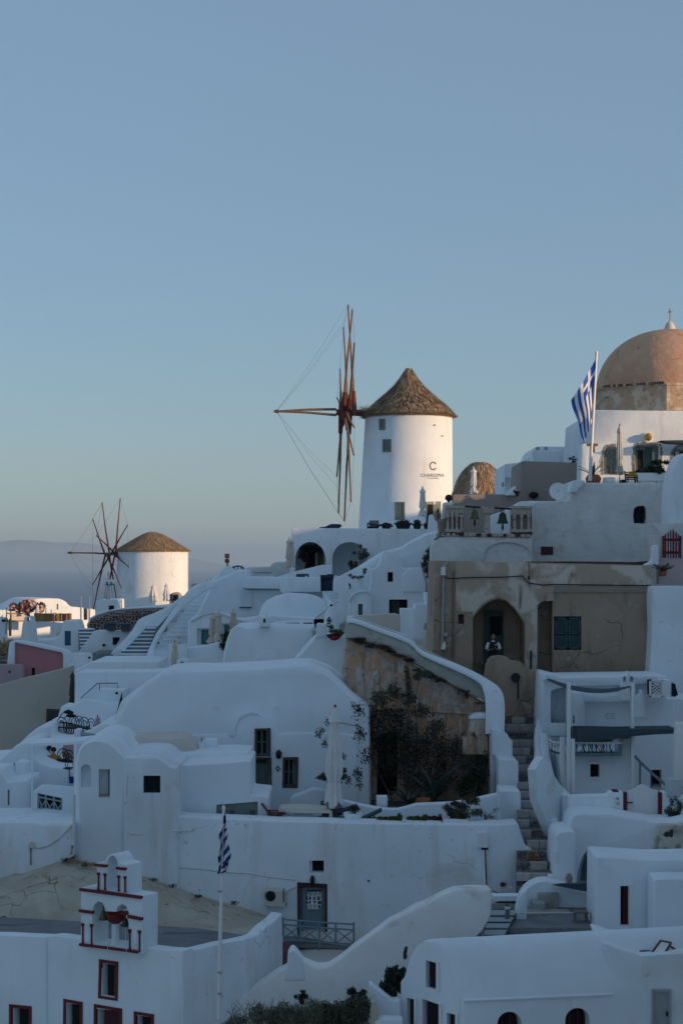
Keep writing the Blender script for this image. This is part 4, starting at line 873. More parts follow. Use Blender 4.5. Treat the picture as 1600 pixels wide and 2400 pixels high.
part('lava_stones', mbs, lava, rw, kind='stuff', smooth=False)
mass('mill_terrace', 'white terrace edge under the small windmill', 'terrace', white2, FP(124), C('690,1000 700,930 1200,886 1400,870 1400,1000'), 12, .05, 0, kind='structure')
mh = mass('mill_annex', 'white flat-roofed annex at the left foot of small windmill', 'house', white2, FP(142), C('704,1000 706,842 714,836 842,832 856,838 860,1000'), 5, .05, .04, holes=((C.r(798, 914, 838, 876), .3),))
slab('window_pane', dark, FP(142), C.r(796, 916, 840, 874), .25, .28, mh)
t = thing('lamp_mast', 'pale tripod lamp mast beside the small windmill', 'mast', W(C(796, 835), 141)); mb = MB(); mb.tube([W(C(796, 832), 141), W(C(798, 632), 141)], [.16, .09], 8)
part('mast_pole', mb, cream, t)
for x0, x1 in ((765, 782), (830, 815)): part('guy_wire', MB().tube([W(C(x0, 825), 141), W(C(x1, 705), 141)], .03, 4), greyp, t)
g_ = random.Random(4)
for i in range(6): part('lamp_head', MB().lathe(W(C(778+i*10, 712-g_.uniform(0, 24)), 140.8), [(.02, -.2), (.2, -.12), (.22, .1), (.02, .2)], 8), (blue if i in (1, 4) else whitep), t)
parasol('left of two folded white parasols at the small windmill', C, 1126, 722, 850, 886, 143, 50, canvasw, bulge=1.1, group='parasols at the small windmill'); parasol('right of two folded white parasols at the small windmill', C, 1224, 714, 840, 880, 143.5, 46, canvasw, bulge=1.05, group='parasols at the small windmill')
mass('arched_shed', 'low grey arched shed right of the small windmill', 'shed', taupe, FP(146.5), arch(C, 1245, 1318, 780, 880, 34), 2.5, .05, 0)
for i, (x, m_) in enumerate(((1258, blue), (1300, teal), (1282, black))): 
    t = thing('deck_chair', ('blue deck chair beside the small windmill', 'teal deck chair beside the small windmill', 'black deck chair beside the small windmill')[i], 'chair', W(C(x, 850), 138), 'deck chairs at the small windmill'); kk2 = 138/F/3.136
    part('chair_back', MB().box(W(C(x, 812+i*3), 138), (20*kk2, .12, 40*kk2)), m_, t); part('chair_seat', MB().box(W(C(x, 835), 137.6), (20*kk2, .8, .12)), m_, t)
    for s in (-1, 1): part('leg', MB().box(W(C(x+s*9, 846), 137.6), (.06, .06, 22*kk2)), m_, t)
for i, (x0, y0, x1, y1) in enumerate(((1386, 742, 1398, 770), (1408, 715, 1446, 745), (1510, 688, 1522, 712), (1534, 674, 1548, 712))): mass('chimney', ('sunlit low white block right of the small windmill', 'sunlit pinkish chimney block behind the white slope', 'short sunlit chimney left of the pair on the slope', 'taller sunlit chimney right of the pair on the slope')[i], 'chimney', white2 if i != 1 else ring_m, FP(135), C.r(x0, y1+40, x1, y0), .8, .03, 0, group='sunlit chimney tops')
# pink wall with white coping
pw = mass('pink_wall', 'dusty pink garden wall with pale blue-white coping', 'wall', pink, FP(105), M('190,1400 196,772 240,765 885,905 890,1400'), .6, .02, 0, holes=((M.r(446, 1240, 494, 1120), .25),))
slab('dark_opening', dark, FP(105), M.r(442, 1244, 498, 1116), .2, .24, pw)
mass('wall_coping', None, None, white2, FP(104.8), M('96,1090 120,850 136,760 160,742 222,730 400,757 700,812 920,866 968,892 986,930 1000,1400 888,1400 888,932 874,905 700,868 420,806 212,762 206,800 204,1090'), .9, .06, .06, parent=pw)
mass('ledge_wall', 'cream ledge wall in front of the stair house', 'wall', white, FP(102.8), M('940,1200 980,915 1140,908 1270,912 1288,935 1288,1020 1290,1200'), .6, .05, .05)
mass('mauve_house', 'low mauve plaster house front at the left edge', 'house', mauve, FP(103.5), M('-60,1500 -60,1078 0,1074 280,1076 312,1110 330,1500'), .9, .05, .05, holes=((M('115,1180 128,1160 152,1160 152,1192 130,1196'), .3),))
bwall = mass('beige_wall', 'large plain beige wall running across the left edge', 'wall', beige, FP(84), M('-80,3400 -80,1390 0,1362 320,1268 490,1230 885,1132 1000,1100 1006,1380 1006,3400'), 1.2, .05, .05)
part('wall_spout', MB().tube([FP(84).pt(FF(258, 240), .1), FP(84).pt(FF(258, 240), -.06)], .05, 8), greyp, bwall)
bwin = slab('dark_window', stonefr, FP(84), FF('302,420 305,284 396,288 396,420'), -.04, .1, bwall); slab('pane', glass, FP(84), FF('312,415 314,296 390,298 390,415'), -.05, -.035, bwin)
mass('terrace_block', 'broad white terrace block below the two grey stairs', 'terrace', white2, FP(98), C('505,1660 512,1372 600,1325 668,1290 900,1286 1170,1288 1178,1352 1390,1354 1600,1354 1600,1660'), 6.3, .12, .1)
parasol('narrow closed dark brown umbrella before the beige wall', FF, 475, 45, 255, 262, 82, 42, mat('brown_canvas', (.075, .05, .045), (.06, .04, .035), 4), wood, finial=wood, bulge=.95, group='closed dark umbrellas')
# ================================================================== white hump with stairs, planters, house with teal door
mass('rounded_outcrop', 'smooth white rounded outcrop at the crest left of arches', 'wall', white2, FP(112), N('60,760 110,610 200,505 300,432 430,432 520,330 600,246 640,232 680,236 705,258 760,290 760,760'), 5, .35, .2)
mass('white_slope', 'broad smooth white slope beside the long stairs', 'wall', white2, FP(105.5), N('190,1180 195,850 290,792 335,700 380,602 440,480 500,400 580,350 660,330 730,300 770,282 850,272 870,290 872,490 1270,494 1280,720 1600,720 1600,1000 700,1180'), 6, .3, .2)
grl = thing('radiator_grille', 'white slatted ventilation grille on the smooth slope', 'grille', W(N(858, 710), 105.2))
slab('grille_frame', white2, FP(105.3), N.r(782, 706, 932, 512), .02, .16, grl)
for i in range(7): x = 793+i*20; slab('grille_slat', white2, FP(105.3), N.r(x, 698, x+11, 522), -.05, .02, grl, smooth=False)
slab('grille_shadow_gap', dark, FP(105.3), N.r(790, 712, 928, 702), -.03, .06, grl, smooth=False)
mass('planter_wall', 'left white box wall on the slope below the sun terrace', 'wall', white2, FP(104.5), N('820,470 868,350 1266,362 1266,488 880,488'), 2, .05, .05)
mass('planter_wall', 'right white box wall below the folded terrace parasol', 'wall', white2, FP(103.6), D('610,446 612,366 640,362 832,366 834,446'), 2, .05, .05)
mass('roof_slab', 'low greenish roof vault at the crest left of the arches', 'house', rough_white, FP(115.5), D('405,360 412,318 440,307 552,305 560,290 578,279 640,277 660,300 660,360'), 4, .12, .1)
t = thing('signal_mast', 'thin sunlit mast standing on the white crest', 'mast', W(N(650, 240), 112.5)); part('mast_pole', MB().tube([W(N(652, 240), 112.5), W(N(646, 92), 112.5)], [.09, .05], 6), ring_m, t)
for y in (100, 125, 160, 180): part('mast_clamp', MB().box(W(N(647, y), 112.4), (.3, .12, .14)), terra, t)
t = thing('round_railing', 'blue fan-shaped railing on the white crest', 'railing', W(N(770, 268), 113)); 
for i in range(9):
    a = math.pi*(i+.5)/9; x = 770+62*math.cos(a); part('baluster', MB().box(W(N(x, (266+236-(0 if i else 0)+ (62-62*math.sin(a))*.5)/2+2), 113), (12*113/F/4.9, .1, (6+26*math.sin(a))*113/F/4.9)), (blue if i % 2 == 0 else whitep), t, smooth=False)
part('top_rail', MB().tube([W(N(770+70*math.cos(a), 268-38*math.sin(a)), 113) for a in np.linspace(0, math.pi, 12)], .06, 5), blue, t)
rl = thing('low_fence', 'low white slatted fence on the crest behind planters', 'fence', W(N(1060, 345), 110))
for i in range(14): x = 925+i*19; slab('fence_slat', whitep, FP(110), N.r(x, 350, x+8, 308), 0, .06, rl, smooth=False)
slab('fence_rail', black, FP(109.8), N.r(965, 312, 1160, 304), 0, .05, rl, smooth=False); slab('fence_rail', whitep, FP(109.9), N.r(910, 350, 1190, 342), 0, .05, rl, smooth=False)
c = W(D(700, 600), 104); mb = MB(); 
for i in range(13):
    pass
prof = []
kD = 100/F/2.3758; mb.lathe(W(D(698, 600), 101.5), [(214*kD, 0), (212*kD, 12*kD), (204*kD, 50*kD), (188*kD, 85*kD), (160*kD, 113*kD), (110*kD, 137*kD), (60*kD, 148*kD), (.02, 151*kD)], 48, sq=.35)
part('shallow_dome_roof', mb, white2, None, label='broad shallow white domed roof in the middle of slope', cat='roof')
mass('ledge_wall', 'long white ledge under the broad shallow domed roof', 'wall', white2, FP(98.5), D('420,700 440,612 480,580 560,578 780,590 940,585 940,700'), 3, .08, .05)
th = mass('teal_door_house', 'white rounded house with teal door behind cream parasols', 'house', white2, FP(100), N('195,1200 196,860 230,850 330,808 430,776 480,770 560,778 640,800 760,845 900,830 1060,810 1100,930 1100,1200'), 3.5, .15, .12, holes=((N.r(303, 1132, 452, 946), .4), (N.r(584, 1060, 682, 890), .4)))
mb = MB().tube([FP(100).pt(N(x, y), -.04) for x, y in ((225, 868), (300, 828), (380, 790), (480, 768), (560, 776), (640, 800), (760, 850), (880, 872))], .06, 5); part('roof_trim', mb, rough_white, th)
for q in ((303, 1132, 452, 946), (584, 1060, 682, 890)):
    slab('door_recess', white, FP(100), N.r(*q), .36, .4, th); x0 = q[0]+(q[2]-q[0])*.3; d_ = slab('door', teal, FP(100), N.r(x0, q[1], q[2], q[3]+22), .28, .34, th, smooth=False); slab('door_panel', mat('teal_door_light', (.07, .15, .17), rough=.5) if 'teal_door_light' not in MATS else MATS['teal_door_light'], FP(100), N.r(x0+22, q[1], q[2]-8, q[3]+34), .25, .28, d_, smooth=False)
mass('patio_wall', 'low curved white patio wall left of the vaulted house', 'wall', white2, FP(95.5), N('150,1500 182,1290 186,1172 300,1160 420,1140 545,1105 600,1190 606,1500'), 1.2, .08, .06)
mass('patio_base', 'white wall below the patio at the foot of long stairs', 'wall', white2, FP(95.2), N('-40,1480 -20,1130 190,1136 190,1290 600,1302 604,1480'), .25, .03, .02)
pq = mass('sign_plinth', 'white plinth with a dark arch emblem', 'plinth', white2, FP(93), N('68,1460 68,1310 124,1306 126,1280 160,1290 198,1310 198,1460'), .6, .03, .02)
mb = MB(); ao = arch(N, 112, 152, 1325, 1382, None, 8); ai = arch(N, 124, 140, 1342, 1376, None, 8); mb.loft([[FP(93).pt(p_, -.03) for p_ in ao], [FP(93).pt(p_, .02) for p_ in ao]]); part('arch_emblem', mb, gteal, pq); slab('emblem_core', white2, FP(93), ai, -.045, .0, pq)
parasol('front left folded cream parasol with red tip by the stairs foot', N, 46, 1102, 1425, 1440, 93.6, 82, canvas, wood, 'cream parasols with red tips', capred, .95); parasol('rear right folded cream parasol with red tip by stairs foot', N, 100, 1060, 1330, 1360, 96, 68, canvas, wood, 'cream parasols with red tips', capred, .95)
parasol('left of the paired cream parasols before the teal door', N, 484, 782, 1110, 1178, 97.2, 110, canvas, whitep, 'cream parasols at the teal door house', canvas, .62, -.25); parasol('right of the paired cream parasols before the teal door', N, 548, 746, 1090, 1180, 96.6, 112, canvas, whitep, 'cream parasols at the teal door house', canvas, .62, .1)
parasol('single cream parasol standing right of the teal door pair', N, 718, 728, 1000, 1100, 97.4, 96, canvas, whitep, 'cream parasols at the teal door house', canvas, .85)
plant('potted_bush', 'dark bush squeezed between parasol and vaulted house', 'shrub', W(N(620, 1060), 94.5), (.3, .3, .56), 900, .06, leafd, 51, nb=10)
# vaulted house in the middle
v1 = mass('vaulted_house', 'white barrel-vaulted house in the middle with a dark slot', 'house', white2, FP(90), N('570,1500 582,1420 600,1240 622,1140 652,1040 690,962 730,924 762,912 900,914 1240,920 1640,930 1640,1500'), 5, .4, .1, holes=((N('952,1410 952,1342 1228,1352 1228,1386'), .6),))
slab('slot_dark', dark, FP(90), N.r(945, 1415, 1235, 1335), .52, .56, v1); mass('arch_relief', None, None, white2, FP(90), N('960,1342 975,1290 1010,1240 1070,1205 1130,1196 1180,1208 1225,1250 1260,1310 1400,1318 1400,1345 960,1340'), .2, .04, .05, parent=v1, off=-.05); slab('panel_relief', white2, FP(90), N('650,1430 655,1360 690,1345 840,1345 880,1372 890,1430'), -.05, .05, v1)
bcc = mass('bell_cote', 'tiny white bell-cote on the vaulted house roof', 'bell-cote', white2, FP(89.6), N('1012,925 1018,855 1035,818 1082,815 1088,790 1098,790 1104,815 1138,822 1145,925'), .7, .04, .03, holes=((arch(N, 1062, 1090, 832, 882), .3),))
slab('niche_back', stonefr, FP(89.6), N.r(1058, 885, 1094, 828), .26, .28, bcc)
dk = mass('dark_loggia', 'row of dark low openings behind the middle vaulted roof', 'loggia', white2, FP(95.2), N('840,960 842,880 1000,870 1160,880 1300,868 1640,858 1640,960'), 1, .03, .02, holes=((N.r(856, 930, 896, 896), .4), (N.r(920, 930, 1014, 890), .4), (N.r(1328, 935, 1476, 882), .5), (N.r(1520, 935, 1630, 880), .5)))
slab('opening_dark', dark, FP(95.2), N.r(850, 940, 1636, 876), .45, .5, dk); slab('white_bench', whitep, FP(95.2), N.r(1400, 935, 1446, 896), .2, .35, dk)
# ================================================================== arched terrace house under the large mill
YA = 113.0; pa = FP(YA)
ah = mass('arched_terrace_house', 'long white terrace house with two tall arches below the large windmill', 'house', white, pa, D('672,520 672,92 676,88 1000,91 1440,96 1500,98 1500,520'), .7, .04, .0,
    holes=((arch(D, 692, 862, 166, 500, 100, 12), 1.2), (arch(D, 900, 1090, 167, 500, 88, 12), 1.2)))
kA = YA/F
for nm, x0, x1 in (('side_wall', 674, 692), ('side_wall', 863, 899), ('side_wall', 1092, 1500)): slab(nm, white, pa, D.r(x0, 520, x1, 110), .71, 3.4, ah)
slab('back_wall', white, pa, D.r(674, 520, 1500, 100), 3.42, 3.7, ah); slab('ceiling', white, pa, D.r(674, 160, 1500, 92), .71, 16, ah)
slab('dark_doorway', dark, pa, D.r(742, 420, 800, 195), 3.3, 3.41, ah); slab('inner_door', wood, pa, D.r(812, 420, 846, 215), 3.3, 3.41, ah)
mbb = MB()
t = thing('creeper', 'dark hanging creeper inside the left arch', 'plant', W(D(770, 200), YA+2)); put('foliage', leaf_mesh('f', [(tuple(W(D(x, y), YA+2.3)), (.42, .4, .26)) for x, y in ((745, 205), (790, 200), (765, 225), (820, 210), (740, 240))], 700, .1, .5, 61), leafd, t, smooth=False)
put('flowers', leaf_mesh('f', [(tuple(W(D(748, 258), YA+2.0)), (.3, .3, .3))], 60, .12, .7, 62), mat('dull_red_petals', (.14, .02, .04), rough=.8), t, smooth=False); part('stem', MB().tube([W(D(745, 330), YA+2.3), W(D(760, 210), YA+2.3)], .04, 5), wood, t)
plant('potted_tree', 'slim leafy tree standing in the right arch', 'tree', W(D(1060, 222), YA-.6), (.5, .4, .42), 420, .075, leafo, 63, nb=9, stem=W(D(1052, 330), YA-.6))
plant('potted_shrub', 'small dark shrub at the foot of the right arch', 'shrub', W(D(1012, 292), YA-.7), (.3, .3, .32), 420, .07, leafd, 64, nb=8, stem=W(D(1014, 330), YA-.7))
# on top of the terrace: plants, sofa, covers
yt = YA+1.0
def planter(label, fr, x0, x1, ytop, ybot, Y, gr, pl_h):
    k_ = Y/F/fr.k; t = thing('dark_planter', label, 'planter', W(fr((x0+x1)/2, ybot+6), Y), gr); q = [fr(x0+(x1-x0)*.15, ybot+6), fr(x0, ytop), fr(x1, ytop), fr(x1-(x1-x0)*.15, ybot+6)]
    part('tub', MB().prism([FP(Y).pt(c_) for c_ in q], (0, .6, 0)), black, t, smooth=False); part('rim', MB().prism([FP(Y-.05).pt(c_) for c_ in fr.r(x0-5, ytop+9, x1+5, ytop-2)], (0, .7, 0)), black, t, smooth=False)
    put('foliage', leaf_mesh('f', [(tuple(W(fr(x0+(x1-x0)*s, ytop-pl_h*.4), Y+.3)), ((x1-x0)*.2*k_, .25, pl_h*k_)) for s in (.3, .5, .7)], 150, .1, .4, int(x0)), leafo, t, smooth=False)
planter('long dark planter with dry plants before the windmill foot', A, 1020, 1142, 1712, 1750, yt-.5, 'dark planters on the mill terrace', 16); planter('low dark planter beside the grey sofa', A, 918, 996, 1722, 1750, yt-.5, 'dark planters on the mill terrace', 4)
planter('rounded dark planter with green plant on the mill terrace', A, 1152, 1216, 1718, 1750, yt-.5, 'dark planters on the mill terrace', 22); planter('dark planter in the shade nearest the small white block', A, 1232, 1285, 1722, 1750, yt-.5, 'dark planters on the mill terrace', 6)
kA2 = yt/F/3.136; t = thing('terrace_sofa', 'grey cushioned sofa with black frame on the mill terrace', 'sofa', W(A(860, 1752), yt))
part('cushion', MB().box(W(A(866, 1716), yt), (70*kA2, .5, 46*kA2)), mat('grey_cushion', (.2, .21, .22), rough=.9), t); part('sofa_frame', MB().box(W(A(858, 1745), yt-.1), (86*kA2, .7, 12*kA2)).box(W(A(820, 1730), yt-.1), (8*kA2, .7, 40*kA2)).tube([W(A(820, 1715), yt-.45), W(A(912, 1735), yt-.45)], .05, 5), black, t, kind='stuff')
part('sofa_frame', MB().tube([W(A(902, 1722), yt-.3), W(A(930, 1735), yt-.3), W(A(1010, 1738), yt-.3)], .04, 5), black, t)
p0 = [W(A(x, y), yt+.4) for x, y in ((458, 1752), (470, 1742), (510, 1738), (540, 1722), (560, 1718), (618, 1720), (630, 1728), (620, 1742), (600, 1752))]; part('covered_lounger', MB().loft([p0, [p+Vector((0, 1.2, 0)) for p in p0]]), navy, None, label='dark covered lounger lying at the left end of the mill terrace', cat='lounger')
parasol('folded white parasol at the foot of large windmill', A, 1222, 1446, 1660, 1752, yt-.8, 58, canvasw, finial=canvas, bulge=.7)
mass('mill_step_block', 'small white block with a sunlit face right of the planters', 'wall', white2, FP(YA-1.5), A('1262,1830 1268,1732 1276,1650 1300,1648 1312,1690 1330,1700 1345,1830'), 1.4, .04, .05)
plant('wall_plant', 'grassy shrub left of the bell gallery', 'shrub', W(R(40, 300), 79.5), (.14, .15, .28), 160, .06, leafo, 66, nb=8, rs=.35, flat=.15)
part('mill_floor', MB().box(W(D(1085, 92), YA)+Vector((0, 9.5, -.32)), (9.6, 17.4, .5)), white2, None, kind='structure')
# ramp wall, boxes, dark panel in the gap
mass('ramp_wall', 'white ramp wall rising to the right under the arches', 'wall', white2, FP(111.5), O('-180,520 -120,440 0,402 120,372 330,321 424,327 426,425 520,440 520,520'), .6, .05, .05)
parasol('folded cream parasol at the left end of the arches', D, 664, 142, 305, 365, 109.5, 56, canvas, whitep, finial=canvas, bulge=.8)
boxy('lounge_cushion', 'dark grey lounge cushion on the white box wall', 'cushion', slate, O, 60, 414, 188, 452, 105, .8, .05, .05); boxy('towel_roll', 'small white roll lying on the dark lounge cushion', 'towel', whitep, O, 152, 434, 172, 452, 104.9, .3, .02, .02)
dg = mass('dark_gap_panel', 'dark navy panel filling the dark stair gap below the right arch', 'gate', navy, FP(105), O.r(306, 590, 440, 425), .3, .02, 0)  # dark panel stands in for the darkness of the stair opening
for y in (462, 470): slab('cross_rail', black, FP(105), O('312,%d 312,%d 432,%d 432,%d' % (y+10, y, y-12, y-2)), -.08, 0, dg, smooth=False)
slab('cushion_dark', black, FP(106), O.r(375, 445, 445, 418), 0, .5, dg)
stairs('stairway', 'few pale steps below the dark gap', O, (420, 705), (560, 705), (330, 590), (440, 590), 99.5, 103, 4, white2, white, nose=.03, tread_over=.08)
# diagonal walls and the chapel
mass('diagonal_stair_wall', 'white wall climbing diagonally from the parasols towards the chapel', 'wall', white2, FP(98.5), O('200,905 300,825 400,740 490,690 492,620 434,590 437,474 520,430 600,388 690,340 740,345 830,365 840,620 640,860 420,980 200,980'), .8, .06, .08)
mb = MB().tube([FP(98.5).pt(O(x, y), -.02) for x, y in ((215, 898), (300, 826), (385, 752), (480, 690))], .05, 5); part('stair_edge_trim', mb, white2, None, label='thin white edge strip on the diagonal stair wall', cat='trim')
mass('upper_slope_wall', 'white slope rising behind the chapel to the bell gallery', 'wall', white2, FP(99.5), O('680,470 700,335 760,300 940,190 1080,150 1160,132 1200,100 1250,70 1330,28 1400,-8 1500,-30 1530,60 1480,110 1420,150 1420,470'), 4, .25, .12)
chp = mass('chapel_house', 'white stepped house with small window and dark doorway', 'house', white2, FP(95.5), O('730,900 800,600 830,480 824,370 880,356 914,300 936,225 955,176 1038,184 1085,225 1118,280 1146,352 1404,352 1408,610 1480,610 1480,900'), 3.4, .10, .12,
    holes=((O.r(993, 496, 1048, 397), .45), (O.r(1008, 840, 1197, 676), .8)))
slab('window_pane', dark, FP(95.5), O.r(988, 500, 1052, 392), .4, .44, chp); slab('doorway_dark', dark, FP(95.5), O.r(1004, 845, 1200, 670), .74, .79, chp); slab('door_leaf', mat('olive_door', (.05, .06, .045), rough=.7), FP(95.5), O.r(1032, 842, 1120, 690), .6, .66, chp)
mass('arch_relief', None, None, white2, FP(95.5), O('1140,500 1146,450 1165,410 1200,375 1250,356 1300,352 1404,352 1404,600 1140,600'), .3, .06, .05, parent=chp, off=-.12)
ss = mass('small_vault', 'small white vault with a narrow window left of the stepped house', 'house', white2, FP(94.5), O('580,920 592,760 596,700 612,655 650,612 700,586 740,582 790,600 822,640 830,680 830,920'), 2.4, .08, .05, holes=((O.r(693, 836, 738, 722), .35),))
slab('window_pane', glassg, FP(94.5), O.r(690, 838, 742, 718), .3, .34, ss); mass('vault_cornice', None, None, white2, FP(94.5), O('590,700 600,655 640,608 700,580 760,580 828,585 828,612 760,604 700,606 655,630 620,665 606,705'), .4, .03, .03, parent=ss, off=-.14)
t = thing('white_urn', 'white urn planter with a leafy plant on the chapel stairs', 'planter', W(O(680, 560), 95)); kO = 95/F/4.3556
part('urn', MB().lathe(W(O(680, 562), 95), [(52*kO, 0), (58*kO, 40*kO), (60*kO, 88*kO), (62*kO, 92*kO), (.02, 84*kO)], 20), white2, t); put('foliage', leaf_mesh('f', [(tuple(W(O(x, y), 95)), (.15, .2, .1)) for x, y in ((610, 430), (640, 450), (670, 445), (700, 455), (730, 440), (755, 400), (765, 372))], 420, .055, .3, 65), leafo, t, smooth=False)
put('trailing_leaves', leaf_mesh('f', [(tuple(W(O(x, y), 94.7)), (.06, .08, .12)) for x, y in ((605, 520), (612, 550))], 60, .05, .4, 67), leafo, t, smooth=False)
# bell-shaped chimney, flower pot, white cone house
c = W(O(418, 985), 91.5); kO = 91.5/F/4.3556
t = thing('bell_chimney', 'white bell-shaped chimney with dark knob above the red flowers', 'chimney', c)
part('chimney_body', MB().lathe(c, [(78*kO, 0), (78*kO, 60*kO), (72*kO, 110*kO), (62*kO, 160*kO), (55*kO, 175*kO), (46*kO, 195*kO), (40*kO, 215*kO), (24*kO, 232*kO), (12*kO, 238*kO)], 24), white2, t); part('knob', MB().lathe(c+Vector((0, 0, 234*kO)), [(.04, 0), (13*kO, 8*kO), (13*kO, 20*kO), (.01, 30*kO)], 10), black, t)
cone = mass('cone_house', 'steep white sloping house front with small chimney block', 'house', white2, FP(83), O('-40,1500 -20,1380 60,1265 120,1192 200,1105 268,1040 268,1036 374,1032 440,1060 500,1045 556,1012 570,1080 552,1300 530,1500'), 3, .2, .12)
mass('chimney_block', None, None, white2, FP(82.9), O('264,1060 266,928 290,918 368,930 372,1060'), .8, .04, .03, parent=cone)
slab('grey_shutter', greyp, FP(89), O.r(230, 1065, 266, 992), -.03, .1, v1)
c = W(O(455, 1080), 82.3); kO = 82.3/F/4.3556; t = thing('flower_trough', 'dark trough with red geraniums on the white cone house', 'planter', c)
q = [O(395, 1075), O(362, 1038), O(560, 1010), O(500, 1075)]; part('trough', MB().prism([FP(82.2).pt(p_) for p_ in q], (0, .5, 0)), black, t, smooth=False)
put('foliage', leaf_mesh('f', [(tuple(W(O(x, y), 82)), (.13, .2, .13)) for x, y in ((420, 1000), (460, 1000), (500, 1010), (420, 960), (525, 1020), (400, 890))], 450, .05, .5, 68), leafg, t, smooth=False); put('red_flowers', leaf_mesh('f', [(tuple(W(O(x, y), 81.7)), (.13, .2, .08)) for x, y in ((440, 1075), (470, 1070))], 200, .06, .8, 69), redfl, t, smooth=False)
sgn = slab('small_sign', maroon, FP(82.0), O.r(372, 955, 412, 915), 0, .05); sgn['label'] = 'small red and white square sign on the chimney block'; sgn['category'] = 'sign'; slab('sign_text_band', curtain, FP(82.0), O.r(378, 945, 406, 925), -.01, 0, sgn)
mass('cream_low_wall', 'low cream wall curving before the stepped house', 'wall', cream, FP(90.5), O('560,1080 580,860 680,842 820,832 960,822 1060,818 1110,828 1122,850 1124,1000 1124,1080'), .5, .06, .05)
mass('wall_block', 'bright white block before the dark doorway', 'wall', white2, FP(90), O.r(1124, 1080, 1250, 770), 1.5, .05, .05); mass('wall_block', 'shaded white block under the potted olive tree', 'wall', white2, FP(89.5), O('1246,1080 1248,840 1275,724 1466,726 1466,900 1372,925 1366,1080'), 2, .05, .04)
boxy('grey_crate', 'grey metal box beside the brown house corner', 'box', greyp, O, 1368, 918, 1452, 985, 78, .8)
c = W(O(1412, 725), 90.2); kO = 90.2/F/4.3556
t = thing('olive_tree', 'dark olive tree in a white pot beside the brown house', 'tree', c); part('pot', MB().lathe(c, [(44*kO, 0), (52*kO, 60*kO), (56*kO, 118*kO), (58*kO, 126*kO), (48*kO, 126*kO), (.02, 118*kO)], 24), white2, t)
tr = MB(); base = c+Vector((.06, 0, .9*126*kO))
for dx, rr in ((-.18, .09), (0, .11), (.16, .08)): tr.tube([base+Vector((dx, 0, 0)), base+Vector((dx*1.1+.02, .02, .55)), base+Vector((dx*2+.02, 0, 1.1)), base+Vector((dx*2.6, .1, 1.7))], [rr*.55, rr*.45, rr*.3, .01], 6)
part('trunk', tr, greywood, t)
put('crown', leaf_mesh('f', [(tuple(W(O(x, y), 90.2)), (rx*kO, .5, ry*kO)) for x, y, rx, ry in ((1420, 190, 42, 42), (1385, 255, 42, 40), (1440, 250, 50, 45), (1500, 215, 45, 38), (1540, 240, 40, 32), (1370, 320, 34, 40), (1430, 330, 48, 45), (1395, 385, 38, 38), (1450, 400, 38, 36), (1480, 300, 38, 36), (1410, 445, 26, 24))], 2600, .07, .28, 71), leafd, t, smooth=False)
# ================================================================== brown house
YH = 70.0; ph = FP(YH)
bh = mass('brown_house', 'derelict brown house with pointed arch porch and shuttered window', 'house', brown, ph, E('60,800 85,600 92,400 97,200 100,86 300,90 500,94 650,96 900,103 1200,108 1384,114 1382,300 1384,500 1378,640 1366,800'), 5.5, .06, .04,
    holes=((E('322,830 322,425 350,392 385,352 430,324 475,312 520,326 565,366 600,412 630,458 630,830'), 1.9), (E('708,800 708,356 730,334 756,322 795,318 795,800'), .9), (E('803,616 803,417 966,417 966,616'), .16), (E.r(236, 462, 270, 404), .3)))
slab('niche_back', stonefr, ph, E.r(232, 466, 274, 400), .27, .29, bh)
# the paler, peeling upper band and porch pillar, 2-3 cm proud
mass('pale_upper_render', None, None, brown_pale, ph, E('222,180 224,92 500,96 648,98 660,240 640,400 632,452 602,406 566,358 520,318 476,302 428,314 380,342 345,385 322,415 322,390 224,390'), .1, .012, 0, parent=bh, off=-.03)
mass('pale_pillar_render', None, None, brown_pale, ph, E('632,730 634,460 640,400 655,270 662,104 900,110 1382,118 1382,235 1376,272 1100,276 800,274 796,315 756,318 728,330 705,352 702,740'), .1, .012, 0, parent=bh, off=-.045)
mass('parapet_band', None, None, mat('parapet_render', (.34, .28, .215), (.28, .23, .17), .9, bump=.4), ph, E('800,236 1382,240 1376,272 800,274'), .12, .01, 0, parent=bh, off=-.075)
slab('porch_back_wall', brown, ph, E.r(318, 830, 634, 300), 1.86, 1.95, bh)
dfr = slab('door_frame', teal, ph, E('413,760 413,388 527,391 527,760'), 1.74, 1.9, bh, smooth=False); slab('door_opening', dark, ph, E.r(446, 760, 519, 425), 1.70, 1.76, dfr, smooth=False); slab('lower_door_leaf', teal, ph, E.r(440, 760, 522, 540), 1.66, 1.71, dfr, smooth=False); slab('transom', teal, ph, E.r(430, 422, 522, 396), 1.7, 1.74, dfr, smooth=False)
wf = slab('window_frame', black, ph, E.r(803, 618, 966, 417), .12, .158, bh, smooth=False)
for x0, x1 in ((812, 884), (890, 962)):
    s_ = thing('shutter', '', '', ph.pt(E(x0, 610), .02)); del s_['label'], s_['category']; s_.parent = bh; s_.location = s_.location-WL[bh.name]
    for a in ((x0, 610, x0+8, 424), (x1-8, 610, x1, 424), (x0, 610, x1, 600), (x0, 434, x1, 424), (x0, 522, x1, 514)): slab('shutter_rail', teal, ph, E.r(*a), .03, .08, s_, smooth=False)
    for i in range(17):
        y = 437+i*9.6
        if 510 < y < 524: continue
        r = [ph.ex(E(x0+7, y+7), .035), ph.ex(E(x0+7, y), .09), ph.ex(E(x1-7, y), .09), ph.ex(E(x1-7, y+7), .035)]; part('louvre', MB().prism(r, (0, -.002, .018)), teal, s_, smooth=False)
